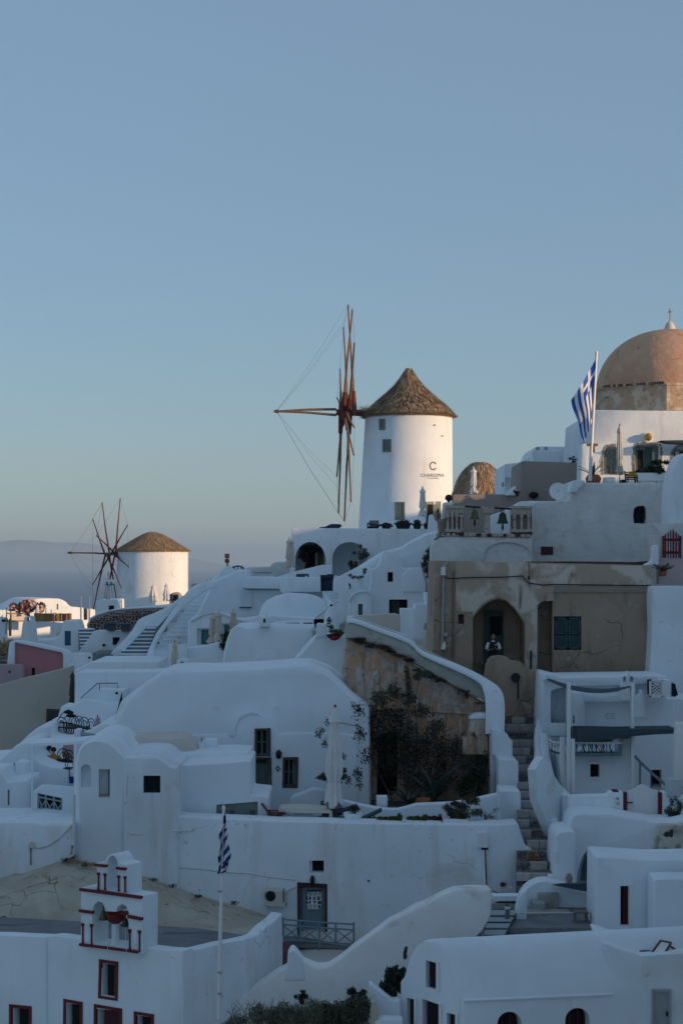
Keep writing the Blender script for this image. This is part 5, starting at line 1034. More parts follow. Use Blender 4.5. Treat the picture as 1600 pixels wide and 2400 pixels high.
part('cable', MB().tube([ph.pt(E(x, y), -.1) for x, y in ((148, 182), (175, 190), (205, 193), (260, 188), (330, 186), (500, 184), (620, 177), (628, 190), (642, 212), (660, 220), (740, 231), (800, 227), (1000, 230), (1380, 234), (1450, 237), (1600, 240)) ], .022, 5), black, bh)
part('conduit', MB().tube([ph.pt(E(x, y), -.08) for x, y in ((150, 172), (147, 330), (144, 500), (140, 610))], .04, 6), greyp, bh); part('conduit', MB().tube([ph.pt(E(x, y), -.07) for x, y in ((206, 145), (205, 400), (202, 660))], .035, 6), wood, bh); part('conduit', MB().tube([ph.pt(E(x, y), -.12) for x, y in ((668, 620), (666, 730))], .04, 6), black, bh)
slab('meter_box', whitep, ph, E('133,172 135,124 158,122 160,172'), -.16, 0, bh); slab('junction_box', greyp, ph, E.r(150, 535, 172, 512), -.14, 0, bh); slab('white_bag', whitep, ph, E('132,610 140,585 156,562 160,590 158,612'), -.25, 0, bh)
slab('lamp_box', brown_pale, ph, E('752,326 760,282 795,282 798,322'), -.3, 0, bh)
slab('cable_clip', black, ph, E.r(650, 202, 656, 176), -.12, -.02, bh)
mass('porch_wall', 'broken low brown wall in front of the arched porch', 'wall', brown, FP(68.6), E('380,860 392,780 400,708 412,674 436,654 478,648 526,656 546,679 604,684 622,700 632,722 700,742 748,757 742,800 722,910 700,1000 692,1030 660,1060 640,1100 420,1100'), .4, .05, .04)
t = thing('pipe_with_box', 'dark pipe with a round box on the low brown wall', 'pipe', FP(68.6).pt(E(590, 910))); part('pipe', MB().tube([FP(68.6).pt(E(x, y), -.06) for x, y in ((578, 785), (592, 800), (592, 900), (586, 910))], .03, 6), black, t); part('round_box', MB().tube([FP(68.6).pt(E(577, 780), -.15), FP(68.6).pt(E(577, 780), 0)], .19, 12), black, t)
slab('roof_gravel_strip', stonefr, FP(74.5), E('640,110 640,92 900,90 1280,95 1370,88 1370,112'), 0, .3, bh)
mass('white_neighbour_wall', 'plain white wall right of the brown house', 'wall', white, FP(69), E('1360,1000 1366,780 1376,640 1384,480 1378,300 1382,242 1400,236 1620,242 1620,1000'), 5, .05, .03)
# ================================================================== person in the porch
def limb_body(name, parent, pts, edges, m, sub=2):
    """continuous body grown round a skeleton of (point, radius)"""
    me = bpy.data.meshes.new(name); me.from_pydata([tuple(p) for p, r in pts], edges, []); o = bpy.data.objects.new(name, me); COL.objects.link(o)
    sk = o.modifiers.new('s', 'SKIN'); sk.use_smooth_shade = True
    for v, (p, r) in zip(me.skin_vertices[0].data, pts): v.radius = (r, r) if not isinstance(r, tuple) else r
    me.skin_vertices[0].data[0].use_root = True
    ss_ = o.modifiers.new('u', 'SUBSURF'); ss_.levels = ss_.render_levels = sub
    bpy.context.view_layer.update(); out = bpy.data.meshes.new_from_object(o.evaluated_get(bpy.context.evaluated_depsgraph_get())); bpy.data.objects.remove(o, do_unlink=True)
    return put(name, out, m, parent)
def head(parent, c, s, face, hr=True):
    """head with nose, ears, eyes; face = facing direction"""
    f = Vector(face).normalized(); sd_ = f.cross(Vector((0, 0, 1))); up = Vector((0, 0, 1)); n = 16; rings = []
    for i in range(11):
        t = math.pi*i/10; z = math.cos(t)*.125*s; r = math.sin(t)*(.085+.01*math.cos(t))*s+.002; ring = []
        for j in range(n):
            a = 2*math.pi*j/n; fw_ = math.cos(a); nose = .022*s*max(0, fw_)**8*max(0, 1-abs(z/s+.015)/.045) if fw_ > 0 else 0
            ring.append(c+f*(fw_*r*1.12+nose)+sd_*(math.sin(a)*r*.95)+up*z)
        rings.append(ring)
    h = part('head', MB().loft(rings), skin, parent)
    for q in (-1, 1):
        part('ear', MB().lathe(c+sd_*(.088*s*q)-up*.03*s, [(.005, 0), (.018*s, .015*s), (.02*s, .04*s), (.005, .06*s)], 8), skin, h); part('eye', MB().lathe(c+f*.092*s+sd_*(.033*s*q)+up*.002, [(.002, -.01*s), (.012*s, 0), (.002, .01*s)], 6), hair, h)
    part('mouth', MB().box(c+f*.095*s-up*.06*s, (.035*s, .012, .008)), redp, h)
    if hr:
        rings = []
        for i in range(7):
            t = math.pi*.56*i/6; z = math.cos(t)*.137*s; r = math.sin(t)*.103*s+.002
            rings.append([c-f*.018*s+f*(math.cos(a)*r*(1.0 if math.cos(a) < 0 else .93))+sd_*(math.sin(a)*r)+up*(z+ (.035*s if math.cos(a) > .3 and i > 3 else 0)) for a in np.linspace(0, 2*math.pi, 17)[:-1]])
        part('hair', MB().loft(rings, cap=True), hair, h)
    return h
def hand(parent, c, d, up, s=1.0, m=None):
    d = Vector(d).normalized(); up = Vector(up).normalized(); sd_ = d.cross(up).normalized(); up = sd_.cross(d)
    hd = part('hand', MB().loft([[c+d*t+sd_*(x*w_)+up*(y*.014*s) for x, y in ((-1, -1), (-1, 1), (1, 1), (1, -1))] for t, w_ in ((-.02*s, .025*s), (.03*s, .038*s), (.09*s, .042*s))]), m or skin, parent)
    for i, l in enumerate((.062, .075, .07, .055)):
        b = c+d*.088*s+sd_*((i-1.5)*.021*s); part('finger', MB().tube([b, b+d*l*.5*s-up*.012*s, b+d*l*.8*s-up*.04*s], [.0095*s, .009*s, .007*s], 6), m or skin, hd)
    b = c+d*.02*s+sd_*.036*s; part('thumb', MB().tube([b, b+(d*.6+sd_*.8)*.035*s, b+(d*.9+sd_*.6)*.06*s-up*.01], [.012*s, .011*s, .008*s], 6), m or skin, hd)
    return hd
yp = YH+.35; hp = W(E(443, 543), yp); V3 = Vector
psn = thing('person', 'person in dark vest and white shirt standing in the arched doorway', 'person', hp-V3((0, 0, 1.62)))
ft = hp-V3((0, 0, 1.62))
# skeleton: pelvis first
def P_(x, y, z): return ft+V3((x, y, z))
sk_pts = [(P_(0, 0, .95), (.15, .11)), (P_(0, 0, 1.12), (.145, .1)), (P_(0, 0, 1.32), (.17, .11)), (P_(0, 0, 1.42), (.11, .08)), (P_(0, 0, 1.52), .05), (P_(0, -.01, 1.56), .048),
    (P_(-.19, 0, 1.38), .062), (P_(-.27, -.03, 1.12), .05), (P_(-.12, -.28, 1.12), .038), (P_(.19, 0, 1.38), .062), (P_(.27, -.03, 1.12), .05), (P_(.1, -.28, 1.16), .038),
    (P_(-.09, 0, .86), .095), (P_(-.1, -.01, .48), .06), (P_(-.1, .01, .08), .042), (P_(.09, 0, .86), .095), (P_(.1, -.01, .48), .06), (P_(.1, .01, .08), .042), (P_(-.11, -.12, .04), .04), (P_(.11, -.12, .04), .04)]
limb_body('body', psn, sk_pts, [(0, 1), (1, 2), (2, 3), (3, 4), (4, 5), (2, 6), (6, 7), (7, 8), (2, 9), (9, 10), (10, 11), (0, 12), (12, 13), (13, 14), (14, 18), (0, 15), (15, 16), (16, 17), (17, 19)], skin)
def shell(name, m, rings_, parent): return part(name, MB().loft([[ft+V3((x*math.cos(a), y*math.sin(a), z)) for a in np.linspace(0, 2*math.pi, 17)[:-1]] for x, y, z in rings_], cap=True), m, parent)
shell('vest', vestm, ((.19, .145, .90), (.185, .14, 1.0), (.18, .13, 1.12), (.205, .14, 1.28), (.20, .13, 1.36), (.15, .1, 1.43), (.08, .07, 1.46)), psn)
part('collar', MB().lathe(P_(0, 0, 1.44), [(.085, 0), (.075, .04), (.06, .06)], 12), shirtw, psn)
for s in (-1, 1):
    part('sleeve', MB().tube([P_(s*.17, 0, 1.40), P_(s*.215, -.005, 1.33), P_(s*.25, -.015, 1.24), P_(s*.272, -.03, 1.15)], [.075, .078, .075, .072], 10), shirtw, psn)
    part('trouser_leg', MB().tube([P_(s*.085, 0, .95), P_(s*.095, 0, .7), P_(s*.1, -.01, .45), P_(s*.1, .01, .1)], [.12, .105, .085, .075], 10), vestm, psn)
    part('shoe', MB().tube([P_(s*.105, .05, .045), P_(s*.11, -.08, .045), P_(s*.115, -.2, .035)], [.05, .052, .03], 8), black, psn)
hand(psn, P_(-.10, -.30, 1.13), (.55, -.55, .55), (0, .3, 1)); hand(psn, P_(.08, -.30, 1.17), (-.55, -.55, .5), (0, .3, 1))
part('badge', MB().box(P_(.09, -.145, 1.33), (.05, .02, .035)), whitep, psn, smooth=False)
head(psn, hp+V3((0, -.02, .03)), 1.0, (0, -1, -.1))
part('phone', MB().box(P_(0, -.40, 1.22), (.075, .012, .15)), black, None, label='black phone held up by the person in the doorway', cat='phone', smooth=False)
mass('porch_step', 'raised brown porch floor the person stands on', 'floor', brown, ph, [E(322, 900), SR(980+322/2.529, HZ-(ft.z)/YH*F), SR(980+630/2.529, HZ-(ft.z)/YH*F), E(630, 900)], 1.85, .01, 0, off=.02, kind='structure')
# ================================================================== ruined ochre wall with creeper, garden terrace
YR = 66.0; prn = FP(YR)
rwl = mass('ruined_wall', 'peeling ochre wall under a greyed white parapet, overgrown with creeper', 'wall', ruin, prn, H('205,1400 208,900 232,720 300,668 284,622 262,590 214,545 218,500 236,380 244,246 330,268 450,308 560,345 622,380 700,448 840,520 1000,600 1150,690 1168,760 1172,980 1180,1300 1176,1400'), 1.1, .05, .03, holes=((H('440,1300 445,900 470,860 560,855 575,900 570,1240'), .9),))
slab('dark_doorway', dark, prn, H('430,1310 440,840 585,840 585,1310'), .85, .92, rwl); slab('wall_ledge', ruin, prn, H('236,712 236,698 640,702 1160,736 1160,750 640,716'), -.09, .05, rwl)
slab('door_jamb', stonefr, prn, H('232,840 232,708 246,708 246,840'), -.14, .1, rwl)
mass('wall_parapet', 'greyed plaster parapet sloping down along the stepped alley', 'wall', lichen, FP(65.85), H('236,262 240,180 252,128 300,122 420,166 640,252 720,322 900,402 1050,472 1150,532 1192,590 1206,660 1200,760 1166,748 1158,692 1095,640 1000,598 840,517 700,440 620,378 470,312 330,262'), .55, .05, .05)
wall('parapet_coping', 'white rounded coping running down above the ruined wall', 'coping', white2, [(*H(250, 124), 66.1), (*H(300, 121), 66.1), (*H(460, 180), 66.1), (*H(640, 250), 66.1), (*H(722, 322), 66.1), (*H(900, 402), 66), (*H(1050, 470), 65.9), (*H(1140, 526), 65.7), (*H(1180, 582), 65.3), (*H(1190, 690), 64.9), (*H(1186, 840), 64.6)], .72, .16)
mass('coping_end', 'white end pillar where the alley parapet turns down', 'pillar', white2, FP(65.2), H('1160,1000 1164,700 1160,600 1190,580 1212,640 1210,760 1204,840 1204,1000'), .8, .04, .04)
sc_ = mass('niche_block', 'small ochre block with a rounded white cap against the ruined wall', 'wall', ruin, FP(65.0), H('980,1000 984,900 1012,890 1028,775 1142,770 1146,1000'), .9, .03, .03)
mass('white_cap', None, None, white2, FP(64.95), H('1024,778 1034,758 1070,742 1120,738 1160,748 1185,770 1190,860 1150,850 1142,772'), .95, .05, .05, parent=sc_)
for i, (pts, Y, lb) in enumerate(((H('1168,1000 1172,850 1180,836 1240,850 1272,872 1276,905 1300,908 1302,1040 1300,1060'), 63.8, 'top of three white stepped pillars beside the alley'), (H('1210,1300 1214,1036 1222,1028 1330,1036 1337,1048 1338,1300'), 62.2, 'middle of three white stepped pillars beside the alley'), (H('1216,1700 1220,1240 1228,1226 1346,1228 1352,1250 1358,1520 1380,1570 1380,1700'), 60.2, 'lowest of three white stepped pillars beside the alley'))):
    mass('stepped_pillar', lb, 'pillar', white2, FP(Y), pts, 1.6, .05, .04, group='white stepped pillars along the alley')
mass('alley_side_wall', 'narrow white wall face between pillars and ruined wall', 'wall', white2, FP(64.2), H('1160,1420 1164,860 1184,842 1224,860 1224,1420'), 1.2, .03, .02)
# terrace floor and retaining wall
YW = 57.0; pw_ = FP(YW)
zt = W((800, 1928), YW).z
part('terrace_floor', MB().box(W((800, 1928), YW)+Vector((.6, 4.6, -1.1)), (12.6, 8.9, .3)), grey_floor, None, kind='structure', smooth=False)
tw2 = mass('retaining_wall', 'broad whitewashed retaining wall below the parasol terrace', 'wall', white, pw_, SR('412,2330 412,1913 506,1919 646,1925 883,1931 1172,1934 1214,1931 1222,1958 1232,1985 1244,1992 1250,1996 1268,2008 1272,2018 1256,2034 1240,2050 1226,2075 1212,2100 1196,2200 1180,2330'), 1.2, .08, .06,
    holes=((K.r(738, 442, 840, 355), .45), (K('665,1010 664,520 852,532 852,1010'), .38)))
slab('window_pane', dark, pw_, K.r(730, 450, 845, 345), .40, .44, tw2); slab('door_leaf_shade', teal, pw_, K.r(676, 1010, 850, 530), .32, .36, tw2)
slab('white_reveal', white2, pw_, K.r(739, 441, 758, 356), .2, .4, tw2)
dfr = slab('door_frame', maroon, pw_, K('655,1005 652,508 668,508 668,1005'), -.02, .3, tw2, smooth=False); slab('door_frame', maroon, pw_, K('848,1005 848,522 864,522 866,1005'), -.02, .3, tw2, smooth=False); slab('door_frame', maroon, pw_, K('652,542 654,508 864,520 862,546'), -.03, .3, tw2, smooth=False)
dl = slab('door', bgrey, pw_, K('684,1005 684,545 848,548 848,1005'), .2, .27, tw2, smooth=False); slab('glass_panel', dark, pw_, K.r(718, 702, 824, 572), .18, .21, dl, smooth=False)
gm = MB(); g_ = random.Random(6)
for i in range(11):
    x = 724+i*9.4; gm.tube([pw_.pt(K(x, 700), .165), pw_.pt(K(x+g_.uniform(-12, 12), 640), .165), pw_.pt(K(x+g_.uniform(-6, 6), 574), .165)], .018, 4)
for y in (600, 640, 670): gm.tube([pw_.pt(K(720, y), .165), pw_.pt(K(760, y+g_.uniform(-14, 14)), .165), pw_.pt(K(822, y), .165)], .018, 4)
part('door_grille', gm, whitep, dl, kind='stuff')
for q in ((700, 800, 752, 735), (782, 800, 834, 735)): slab('door_panel', bgrey, pw_, K.r(q[0], 835, q[2], q[3]), .175, .2, dl, smooth=False)
p = pw_.pt(K(760, 490), -.05); lm = thing('wall_lamp', 'small dark oval lamp above the blue grey door', 'lamp', p); part('lamp_body', MB().lathe(p-Vector((0, .05, .15)), [(.02, 0), (.07, .05), (.085, .15), (.06, .26), (.01, .31)], 12), black, lm); part('back_plate', MB().box(p+Vector((0, .03, 0)), (.1, .06, .2)), black, lm)
# lines and patches on the walls: thin plaster ridges
def ridge(parent, pl, fr, pts, r, m=rough_white): return part('plaster_ridge', MB().tube([pl.pt(fr(x, y), .0) for x, y in pts], r, 5), m, parent)
ridge(tw2, pw_, K, ((-180, 405), (0, 415), (130, 435), (330, 445), (450, 470), (640, 490)), .035)
part('drain_hole', MB().tube([pw_.pt(K(1157, 498), -.03), pw_.pt(K(1157, 498), .1)], .035, 8), black, tw2)
ac = thing('air_conditioner', 'air conditioner unit fixed on the white wall left of the door', 'air conditioner', pw_.pt(K(500, 665), -.2)); slab('ac_case', cream, pw_, K('422,656 422,548 560,556 572,570 572,664'), -.42, -.05, ac)
p = pw_.pt(K(463, 606), -.43); part('fan_guard', MB().tube([p+Vector((0, .05, 0)), p-Vector((0, .02, 0))], 36*YW/F/3.0154, 20), black, ac); part('bracket', MB().box(pw_.pt(K(500, 664), -.2), (1.4*.5, .4, .03)), black, ac); part('ac_grille', MB().box(pw_.pt(K(556, 600), -.44), (.03, .03, .45)), black, ac)
part('hose', MB().tube([pw_.pt(K(x, y), -.04) for x, y in ((572, 600), (590, 560), (640, 540))], .03, 6), rough_white, ac)
ub = thing('utility_box', 'tall white utility box with a pipe on the retaining wall', 'utility box', pw_.pt(L(518, 190), -.15)); slab('box_case', whitep, pw_, L('498,188 495,116 502,110 540,112 541,190'), -.25, 0, ub); part('pipe', MB().tube([pw_.pt(L(x, y), -.08) for x, y in ((528, 188), (530, 300), (535, 408))], .085, 8), whitep, ub); part('cable', MB().tube([pw_.pt(L(x, y), -.19) for x, y in ((530, 195), (533, 300), (538, 408))], .02, 5), black, ub); part('pipe_joint', MB().box(pw_.pt(L(528, 196), -.1), (.22, .12, .12)), black, ub)
slab('round_vent', lava, pw_, L('608,392 612,380 624,376 638,382 640,392 630,400 616,400'), -.03, .05, tw2); slab('socket', whitep, pw_, L.r(658, 410, 676, 396), -.02, .05, tw2)
# rounded plaster lumps at the alley end of the retaining wall
c = W(L(790, 320), 56.4); t = thing('wall_pot', 'brown pot with dry grass at the foot of the alley steps', 'pot', c); part('pot_body', MB().lathe(c, [(.14, 0), (.19, .3), (.2, .42), (.02, .4)], 14), terra, t); put('grass', leaf_mesh('f', [(tuple(c+Vector((-.1, 0, .5))), (.2, .15, .28))], 160, .13, .1, 81), straw, t, smooth=False)
# scrub along the broken edge under the parapet, and loose plaster flakes on the wall
eb = []; g_ = random.Random(44)
for i in range(34):
    t = g_.random(); x = 270+t*880; y = np.interp(x, [244, 330, 450, 560, 622, 700, 840, 1000, 1150], [246, 268, 308, 345, 380, 448, 520, 600, 690])+g_.uniform(-8, 22); eb.append((tuple(W(H(x, y), 65.75)), (.12+.16*g_.random(), .12, .05+.09*g_.random())))
sc2 = thing('edge_scrub', 'thin dry scrub along the broken plaster edge under the parapet', 'scrub', W(H(700, 460), 65.8)); put('foliage', leaf_mesh('f', eb, 1700, .05, .3, 99), leafb, sc2, smooth=False); part('stem', MB().tube([W(H(300, 262), 65.85), W(H(620, 384), 65.85), W(H(1150, 690), 65.85)], .02, 4), wood, sc2)
fl = MB()
for i in range(75):
    x, y = g_.uniform(235, 1150), g_.uniform(270, 1000); top = np.interp(x, [235, 330, 450, 622, 700, 840, 1000, 1150], [262, 285, 325, 400, 470, 540, 620, 705])
    if y < top+8: y = top+g_.uniform(10, 160)
    w_, h_ = g_.uniform(8, 34), g_.uniform(10, 46); n_ = g_.randint(6, 9); c2_ = [H(x+w_*math.cos(2*math.pi*j/n_)*g_.uniform(.55, 1.1), y+h_*math.sin(2*math.pi*j/n_)*g_.uniform(.55, 1.1)) for j in range(n_)]
    fl.prism([prn.ex(c_, -g_.uniform(.012, .03)) for c_ in c2_], prn.n*.06)
part('plaster_flakes', fl, mat('pale_plaster_flake', (.50, .42, .37), (.42, .31, .24), 4, bump=.8, bscale=12, contrast=(.4, .6)), rwl, kind='stuff', smooth=False)
# house behind the terrace
YV = 64.0; pv = FP(YV)
hv = mass('terrace_house', 'long white vaulted house behind the terrace with stone-framed door', 'house', white2, pv, SR('240,1990 250,1740 262,1698 300,1640 340,1600 379,1574 420,1570 480,1571 600,1566 679,1560 725,1559 772,1576 798,1600 822,1626 866,1660 870,1990'), 5, .26, .12,
    holes=((G('352,704 352,505 466,502 466,704'), .45), (G('330,1120 333,706 470,708 478,1120'), .45), (G('548,925 552,708 662,706 658,925'), .4)))
mass('front_wall', None, None, white2, pv, G('-700,1300 -700,560 -300,555 100,550 180,556 187,500 205,455 245,420 300,398 350,396 410,408 460,430 500,462 520,500 526,545 760,538 960,540 1080,560 1080,1300'), .3, .05, .05, parent=hv, off=-.09, holes=((G('352,704 352,505 466,502 466,704'), .5), (G('330,1120 333,706 470,708 478,1120'), .5), (G('548,925 552,708 662,706 658,925'), .5)))
mass('arch_relief', None, None, white2, pv, G('172,560 182,480 205,430 260,396 330,382 372,392 390,412 340,402 290,412 245,440 222,480 214,560'), .12, .02, .02, parent=hv, off=-.15)
pv2 = FP(YV-.09)
def stone_frame(fr, q, wpx, seed, proud=.07): stone_surround(pv2, fr(q), fr, -wpx/3, stonefr, hv, seed, proud, .25)
stone_frame(G, '352,702 352,510 464,507 464,702', 14, 11); stone_frame(G, '332,985 334,712 470,714 474,985', 13, 12); stone_frame(G, '550,922 554,712 660,710 656,922 550,922', 14, 13)
window(hv, pv2, G('355,702 355,510 445,508 445,702'), .3, gteal, dark, .07, 2, 2); slab('curtain', curtain, pv2, G('362,690 362,590 438,588 438,690'), .285, .30, hv, smooth=False)
window(hv, pv2, G('552,920 555,714 632,712 628,920'), .28, gteal, dark, .07, 2, 2); slab('curtain', curtain, pv2, G('560,905 562,790 622,788 620,905'), .265, .28, hv, smooth=False)
d_ = slab('door', gteal, pv2, G('335,990 338,756 442,756 446,990'), .28, .36, hv, smooth=False)
for q in ((345, 880, 384, 770), (394, 880, 434, 770), (345, 975, 384, 895), (394, 975, 434, 895)): slab('door_panel', gteal, pv2, G.r(*q), .255, .28, d_, smooth=False)
part('handle', MB().box(pv2.pt(G(380, 920), .24), (.16, .03, .03)).box(pv2.pt(G(380, 935), .24), (.03, .03, .14)), black, d_, kind='stuff'); slab('door_lintel', stonefr, pv2, G.r(334, 752, 440, 712), .2, .4, hv)
for i, (x, y) in enumerate(((318, 705), (522, 690))):
    p = pv2.pt(G(x, y), -.08); t = thing('wall_lantern', ('dark lantern left of the stone-framed door', 'dark lantern between the upper window and small window')[i], 'lamp', p, 'lanterns at the terrace house'); part('lantern_body', MB().lathe(p-Vector((0, .04, .16)), [(.03, 0), (.09, .04), (.11, .2), (.13, .22), (.03, .34)], 6), black, t); part('bracket', MB().box(p+Vector((0, .04, .1)), (.05, .14, .05)), black, t)
p = pv2.pt(G(516, 790), -.02); mb = MB(); s_ = 19*YV/F/3.0154; mb.prism([p+Vector((-s_, 0, 0)), p+Vector((0, 0, s_*1.2)), p+Vector((s_, 0, 0)), p-Vector((0, 0, s_*1.2))], (0, .06, 0)); dm = part('diamond_plaque', mb, lava, None, label='small dark diamond plaque beside the small window', cat='plaque'); part('plaque_centre', MB().tube([p+Vector((0, .01, 0)), p-Vector((0, .02, 0))], s_*.42, 10), cream, dm)
for x, y in ((508, 350), (85, 352)): part('roof_spout', MB().tube([pv.pt(G(x, y), .3), pv.pt(G(x, y+4), -.12)], .045, 6), white2, hv)
# low side blocks of the terrace
cb2 = mass('cupboard_block', 'white block wall with recessed grey green cupboard doors', 'wall', white2, FP(58.4), G('-200,1260 -194,772 -180,768 60,752 320,735 326,745 326,978 440,990 450,1000 448,1260'), 3.2, .06, .04, holes=((G('80,1160 82,1046 374,1024 374,1160'), .12),))
for x0, x1 in ((84, 222), (228, 372)): cd_ = slab('cupboard_door', gteal, FP(58.4), G('%d,1165 %d,%d %d,%d %d,1165' % (x0, x0, 1050-(x0-84)*.075, x1, 1050-(x1-84)*.075, x1)), .06, .11, cb2, smooth=False); slab('door_hatch', mat('dark_grey_hatch', (.09, .1, .1)) if 'dark_grey_hatch' not in MATS else MATS['dark_grey_hatch'], FP(58.4), G.r(x0+90, 1142, x0+124, 1086), .045, .06, cd_, smooth=False)
mass('rounded_bench', 'rounded white plaster bench behind the stone table', 'bench', white2, FP(62.4), G('590,1180 596,1010 625,985 700,962 760,935 860,950 868,1180'), .8, .08, .08)
mass('bench_end', 'lower white plaster bench with flat seat beside the bench', 'bench', white2, FP(62.9), G('720,1180 724,985 800,975 940,1010 980,1060 980,1180'), .6, .06, .05)
tb = thing('stone_table', 'grey stone table on a white pillar at the terrace edge', 'table', W(G(695, 1165), 58.6)); slab('table_top', cream, FP(58.2), G('520,1086 540,1072 700,1070 890,1088 880,1106 640,1104 520,1096'), 0, 1.1, tb); slab('table_foot', white2, FP(58.5), G.r(628, 1180, 764, 1104), 0, .6, tb)
# folding wooden chair
def fold_chair(label, fr, cx, y0, y1, Y, s=1):
    k_ = Y/F/fr.k; b = W(fr(cx, y1), Y); h = (y1-y0)*k_; t = thing('wooden_chair', label, 'chair', b)
    for q in (-.22, .22):
        part('back_post', MB().tube([b+Vector((.1, q, 0)), b+Vector((-h*.62*s, q, h))], .035, 5), plank, t); part('leg', MB().tube([b+Vector((-.25*s, q, 0)), b+Vector((.45*s, q, h*.45))], .03, 5), plank, t); part('arm', MB().box(b+Vector((.1*s, q, h*.5)), (.6, .06, .04)), plank, t)
    for i in range(5): qq = .42+.12*i; part('back_slat', MB().box(b+Vector((.1-(h*.62*s+.1)*qq, 0, h*qq)), (.03, .44, h*.09)), plank, t, smooth=False)
    for i in range(4): part('seat_slat', MB().box(b+Vector((-.12*s+.15*i*s, 0, h*.38)), (.12, .44, .03)), plank, t, smooth=False)
    return t
fold_chair('dark red brown folding chair between cupboard and stone table', G, 480, 1030, 1158, 58.3)
parasol('tall folded white parasol with red tip on the terrace', G, 920, 342, 1045, 1165, 58.6, 118, canvasw, plank, finial=capred, bulge=.92, tilt=-.15, tie=1)
part('parasol_sleeve', MB().tube([W(G(888, 1168), 58.4), W(G(888, 1090), 58.4)], .06, 8), whitep, None, label='white sleeve tube standing at the foot of terrace parasol', cat='tube')
def tapered(name, label, cat, fr, q, Y, dep, m, group=None): return mass(name, label, cat, m, FP(Y), fr(q), dep, .03, .02, group=group)
tapered('planter_tub', 'dark teal square tub behind the terrace parasol foot', 'planter', G, '828,1120 815,1036 972,1034 968,1120', 60.2, .7, slate)
c = W(G(1045, 1168), 58.0); kG = 58/F/3.0154; t = thing('white_pot', 'round ribbed white pot on the terrace edge', 'pot', c); part('pot_body', MB().lathe(c, [(50*kG, 0), (56*kG, 12*kG), (54*kG, 16*kG), (60*kG, 30*kG), (58*kG, 34*kG), (64*kG, 48*kG), (62*kG, 52*kG), (66*kG, 66*kG), (58*kG, 66*kG), (.02, 58*kG)], 24), white2, t); put('dead_plant', leaf_mesh('f', [(tuple(c+Vector((.05, 0, .45))), (.2, .2, .12))], 120, .07, .3, 82), leafb, t, smooth=False)
def lounger(label, fr, p0, p1, Y, group):
    a, b = W(fr(*p0), Y), W(fr(*p1), Y); t = thing('sun_lounger', label, 'lounger', a, group)
    part('back_rest', MB().loft([[a+Vector((0, q, 0)), a+Vector((0, q, .07)), b+Vector((0, q, .07)), b+Vector((0, q, 0))] for q in (0, .6)]), slate, t, smooth=False)
    part('bed', MB().box(a+Vector((.45, .3, .02)), (1.2, .62, .08)), slate, t); part('strut', MB().tube([a.lerp(b, .6)+Vector((0, .1, 0)), a+Vector((.5, .1, .0))], .025, 5), black, t)
    for q in (0, .9): part('leg', MB().box(a+Vector((q, .3, -.1)), (.05, .6, .2)), black, t)
    return t
lounger('dark sun lounger with raised back right of the white pot', G, (1105, 1165), (1250, 1096), 58.6, 'terrace loungers'); lounger('dark lounger shape standing for floor shadow left of the white pot', G, (800, 1160), (1075, 1066), 60.0, 'terrace loungers')  # second one is a dark shape added where only floor shadow lies
for i, (x0, x1, m_) in enumerate(((1212, 1390, leafg), (1420, 1570, leafg), (1570, 1670, leafb), (1680, 1860, leafb))):
    lb = ('leftmost white trough with bright green succulents', 'second white trough with yellowish green plants', 'short white trough with dry brown plants', 'rightmost white trough below the spreading bush')[i]; xx0, xx1 = G.ox+x0/G.k, G.ox+x1/G.k; Yt = 57.35
    t = thing('planter_trough', lb, 'planter', W(((xx0+xx1)/2, 1937), Yt), 'white troughs along the terrace edge'); slab('trough', whitep, FP(Yt), [(xx0, 1939), (xx0, 1923), (xx1, 1925), (xx1, 1939)], 0, .4, t, smooth=False)
    if i < 3: put('foliage', leaf_mesh('f', [(tuple(W((xx0+(xx1-xx0)*s, 1919), Yt+.2)), ((xx1-xx0)*.13*Yt/F, .18, .1+.04*math.sin(s*30))) for s in (.15, .35, .55, .78, .9)], 420, .055, .6, 83+i), m_, t, smooth=False)
boxy('cube_pot', 'white cube pot in the dark garden bed', 'pot', white2, G, 1212, 988, 1290, 1062, 61.8, .5, .03, .03)
mass('garden_wall', 'low white wavy wall edging the garden bed', 'wall', white2, FP(61), H('120,1480 120,1290 180,1280 240,1292 330,1315 440,1336 520,1345 575,1345 630,1332 690,1314 800,1310 920,1304 1040,1285 1175,1254 1226,1246 1226,1480'), .5, .06, .06)
mass('garden_bed', 'dark soil bed behind the wavy wall', 'soil', rock, FP(61.5), H('100,1480 160,1390 600,1400 1200,1390 1200,1480'), 4.6, .02, 0, kind='structure')
# creeper on the ruined wall
kH = 65.5/F/2.7034; bl = []; g_ = random.Random(14)
for (x, y, rx, ry) in ((330, 720, 90, 70), (430, 760, 110, 90), (560, 760, 110, 80), (330, 860, 80, 80), (450, 900, 110, 100), (600, 880, 120, 100), (380, 1010, 110, 90), (520, 1050, 110, 110), (660, 1000, 110, 110), (760, 930, 110, 100), (860, 980, 80, 110), (700, 1140, 130, 110), (850, 1130, 110, 120), (940, 960, 45, 90), (460, 640, 60, 60), (540, 600, 55, 60), (640, 640, 60, 60), (720, 720, 60, 50), (700, 500, 40, 28), (760, 490, 45, 22), (630, 480, 16, 55), (640, 560, 22, 60), (820, 820, 60, 50), (1000, 1060, 60, 60), (1080, 1090, 60, 90), (1060, 1180, 70, 70), (1110, 1040, 40, 50), (320, 1120, 60, 60)):
    bl.append((tuple(W(H(x, y), (65.2 if x > 400 else 63.3)-g_.random()*.8)), (rx*kH, (.35+rx*kH*.4)*(1 if x > 400 else .35), ry*kH)) if x > 400 else ((tuple(W(H(x, y), 63.3-g_.random()*.5)), (rx*kH*.5, .2, ry*kH*.8))))
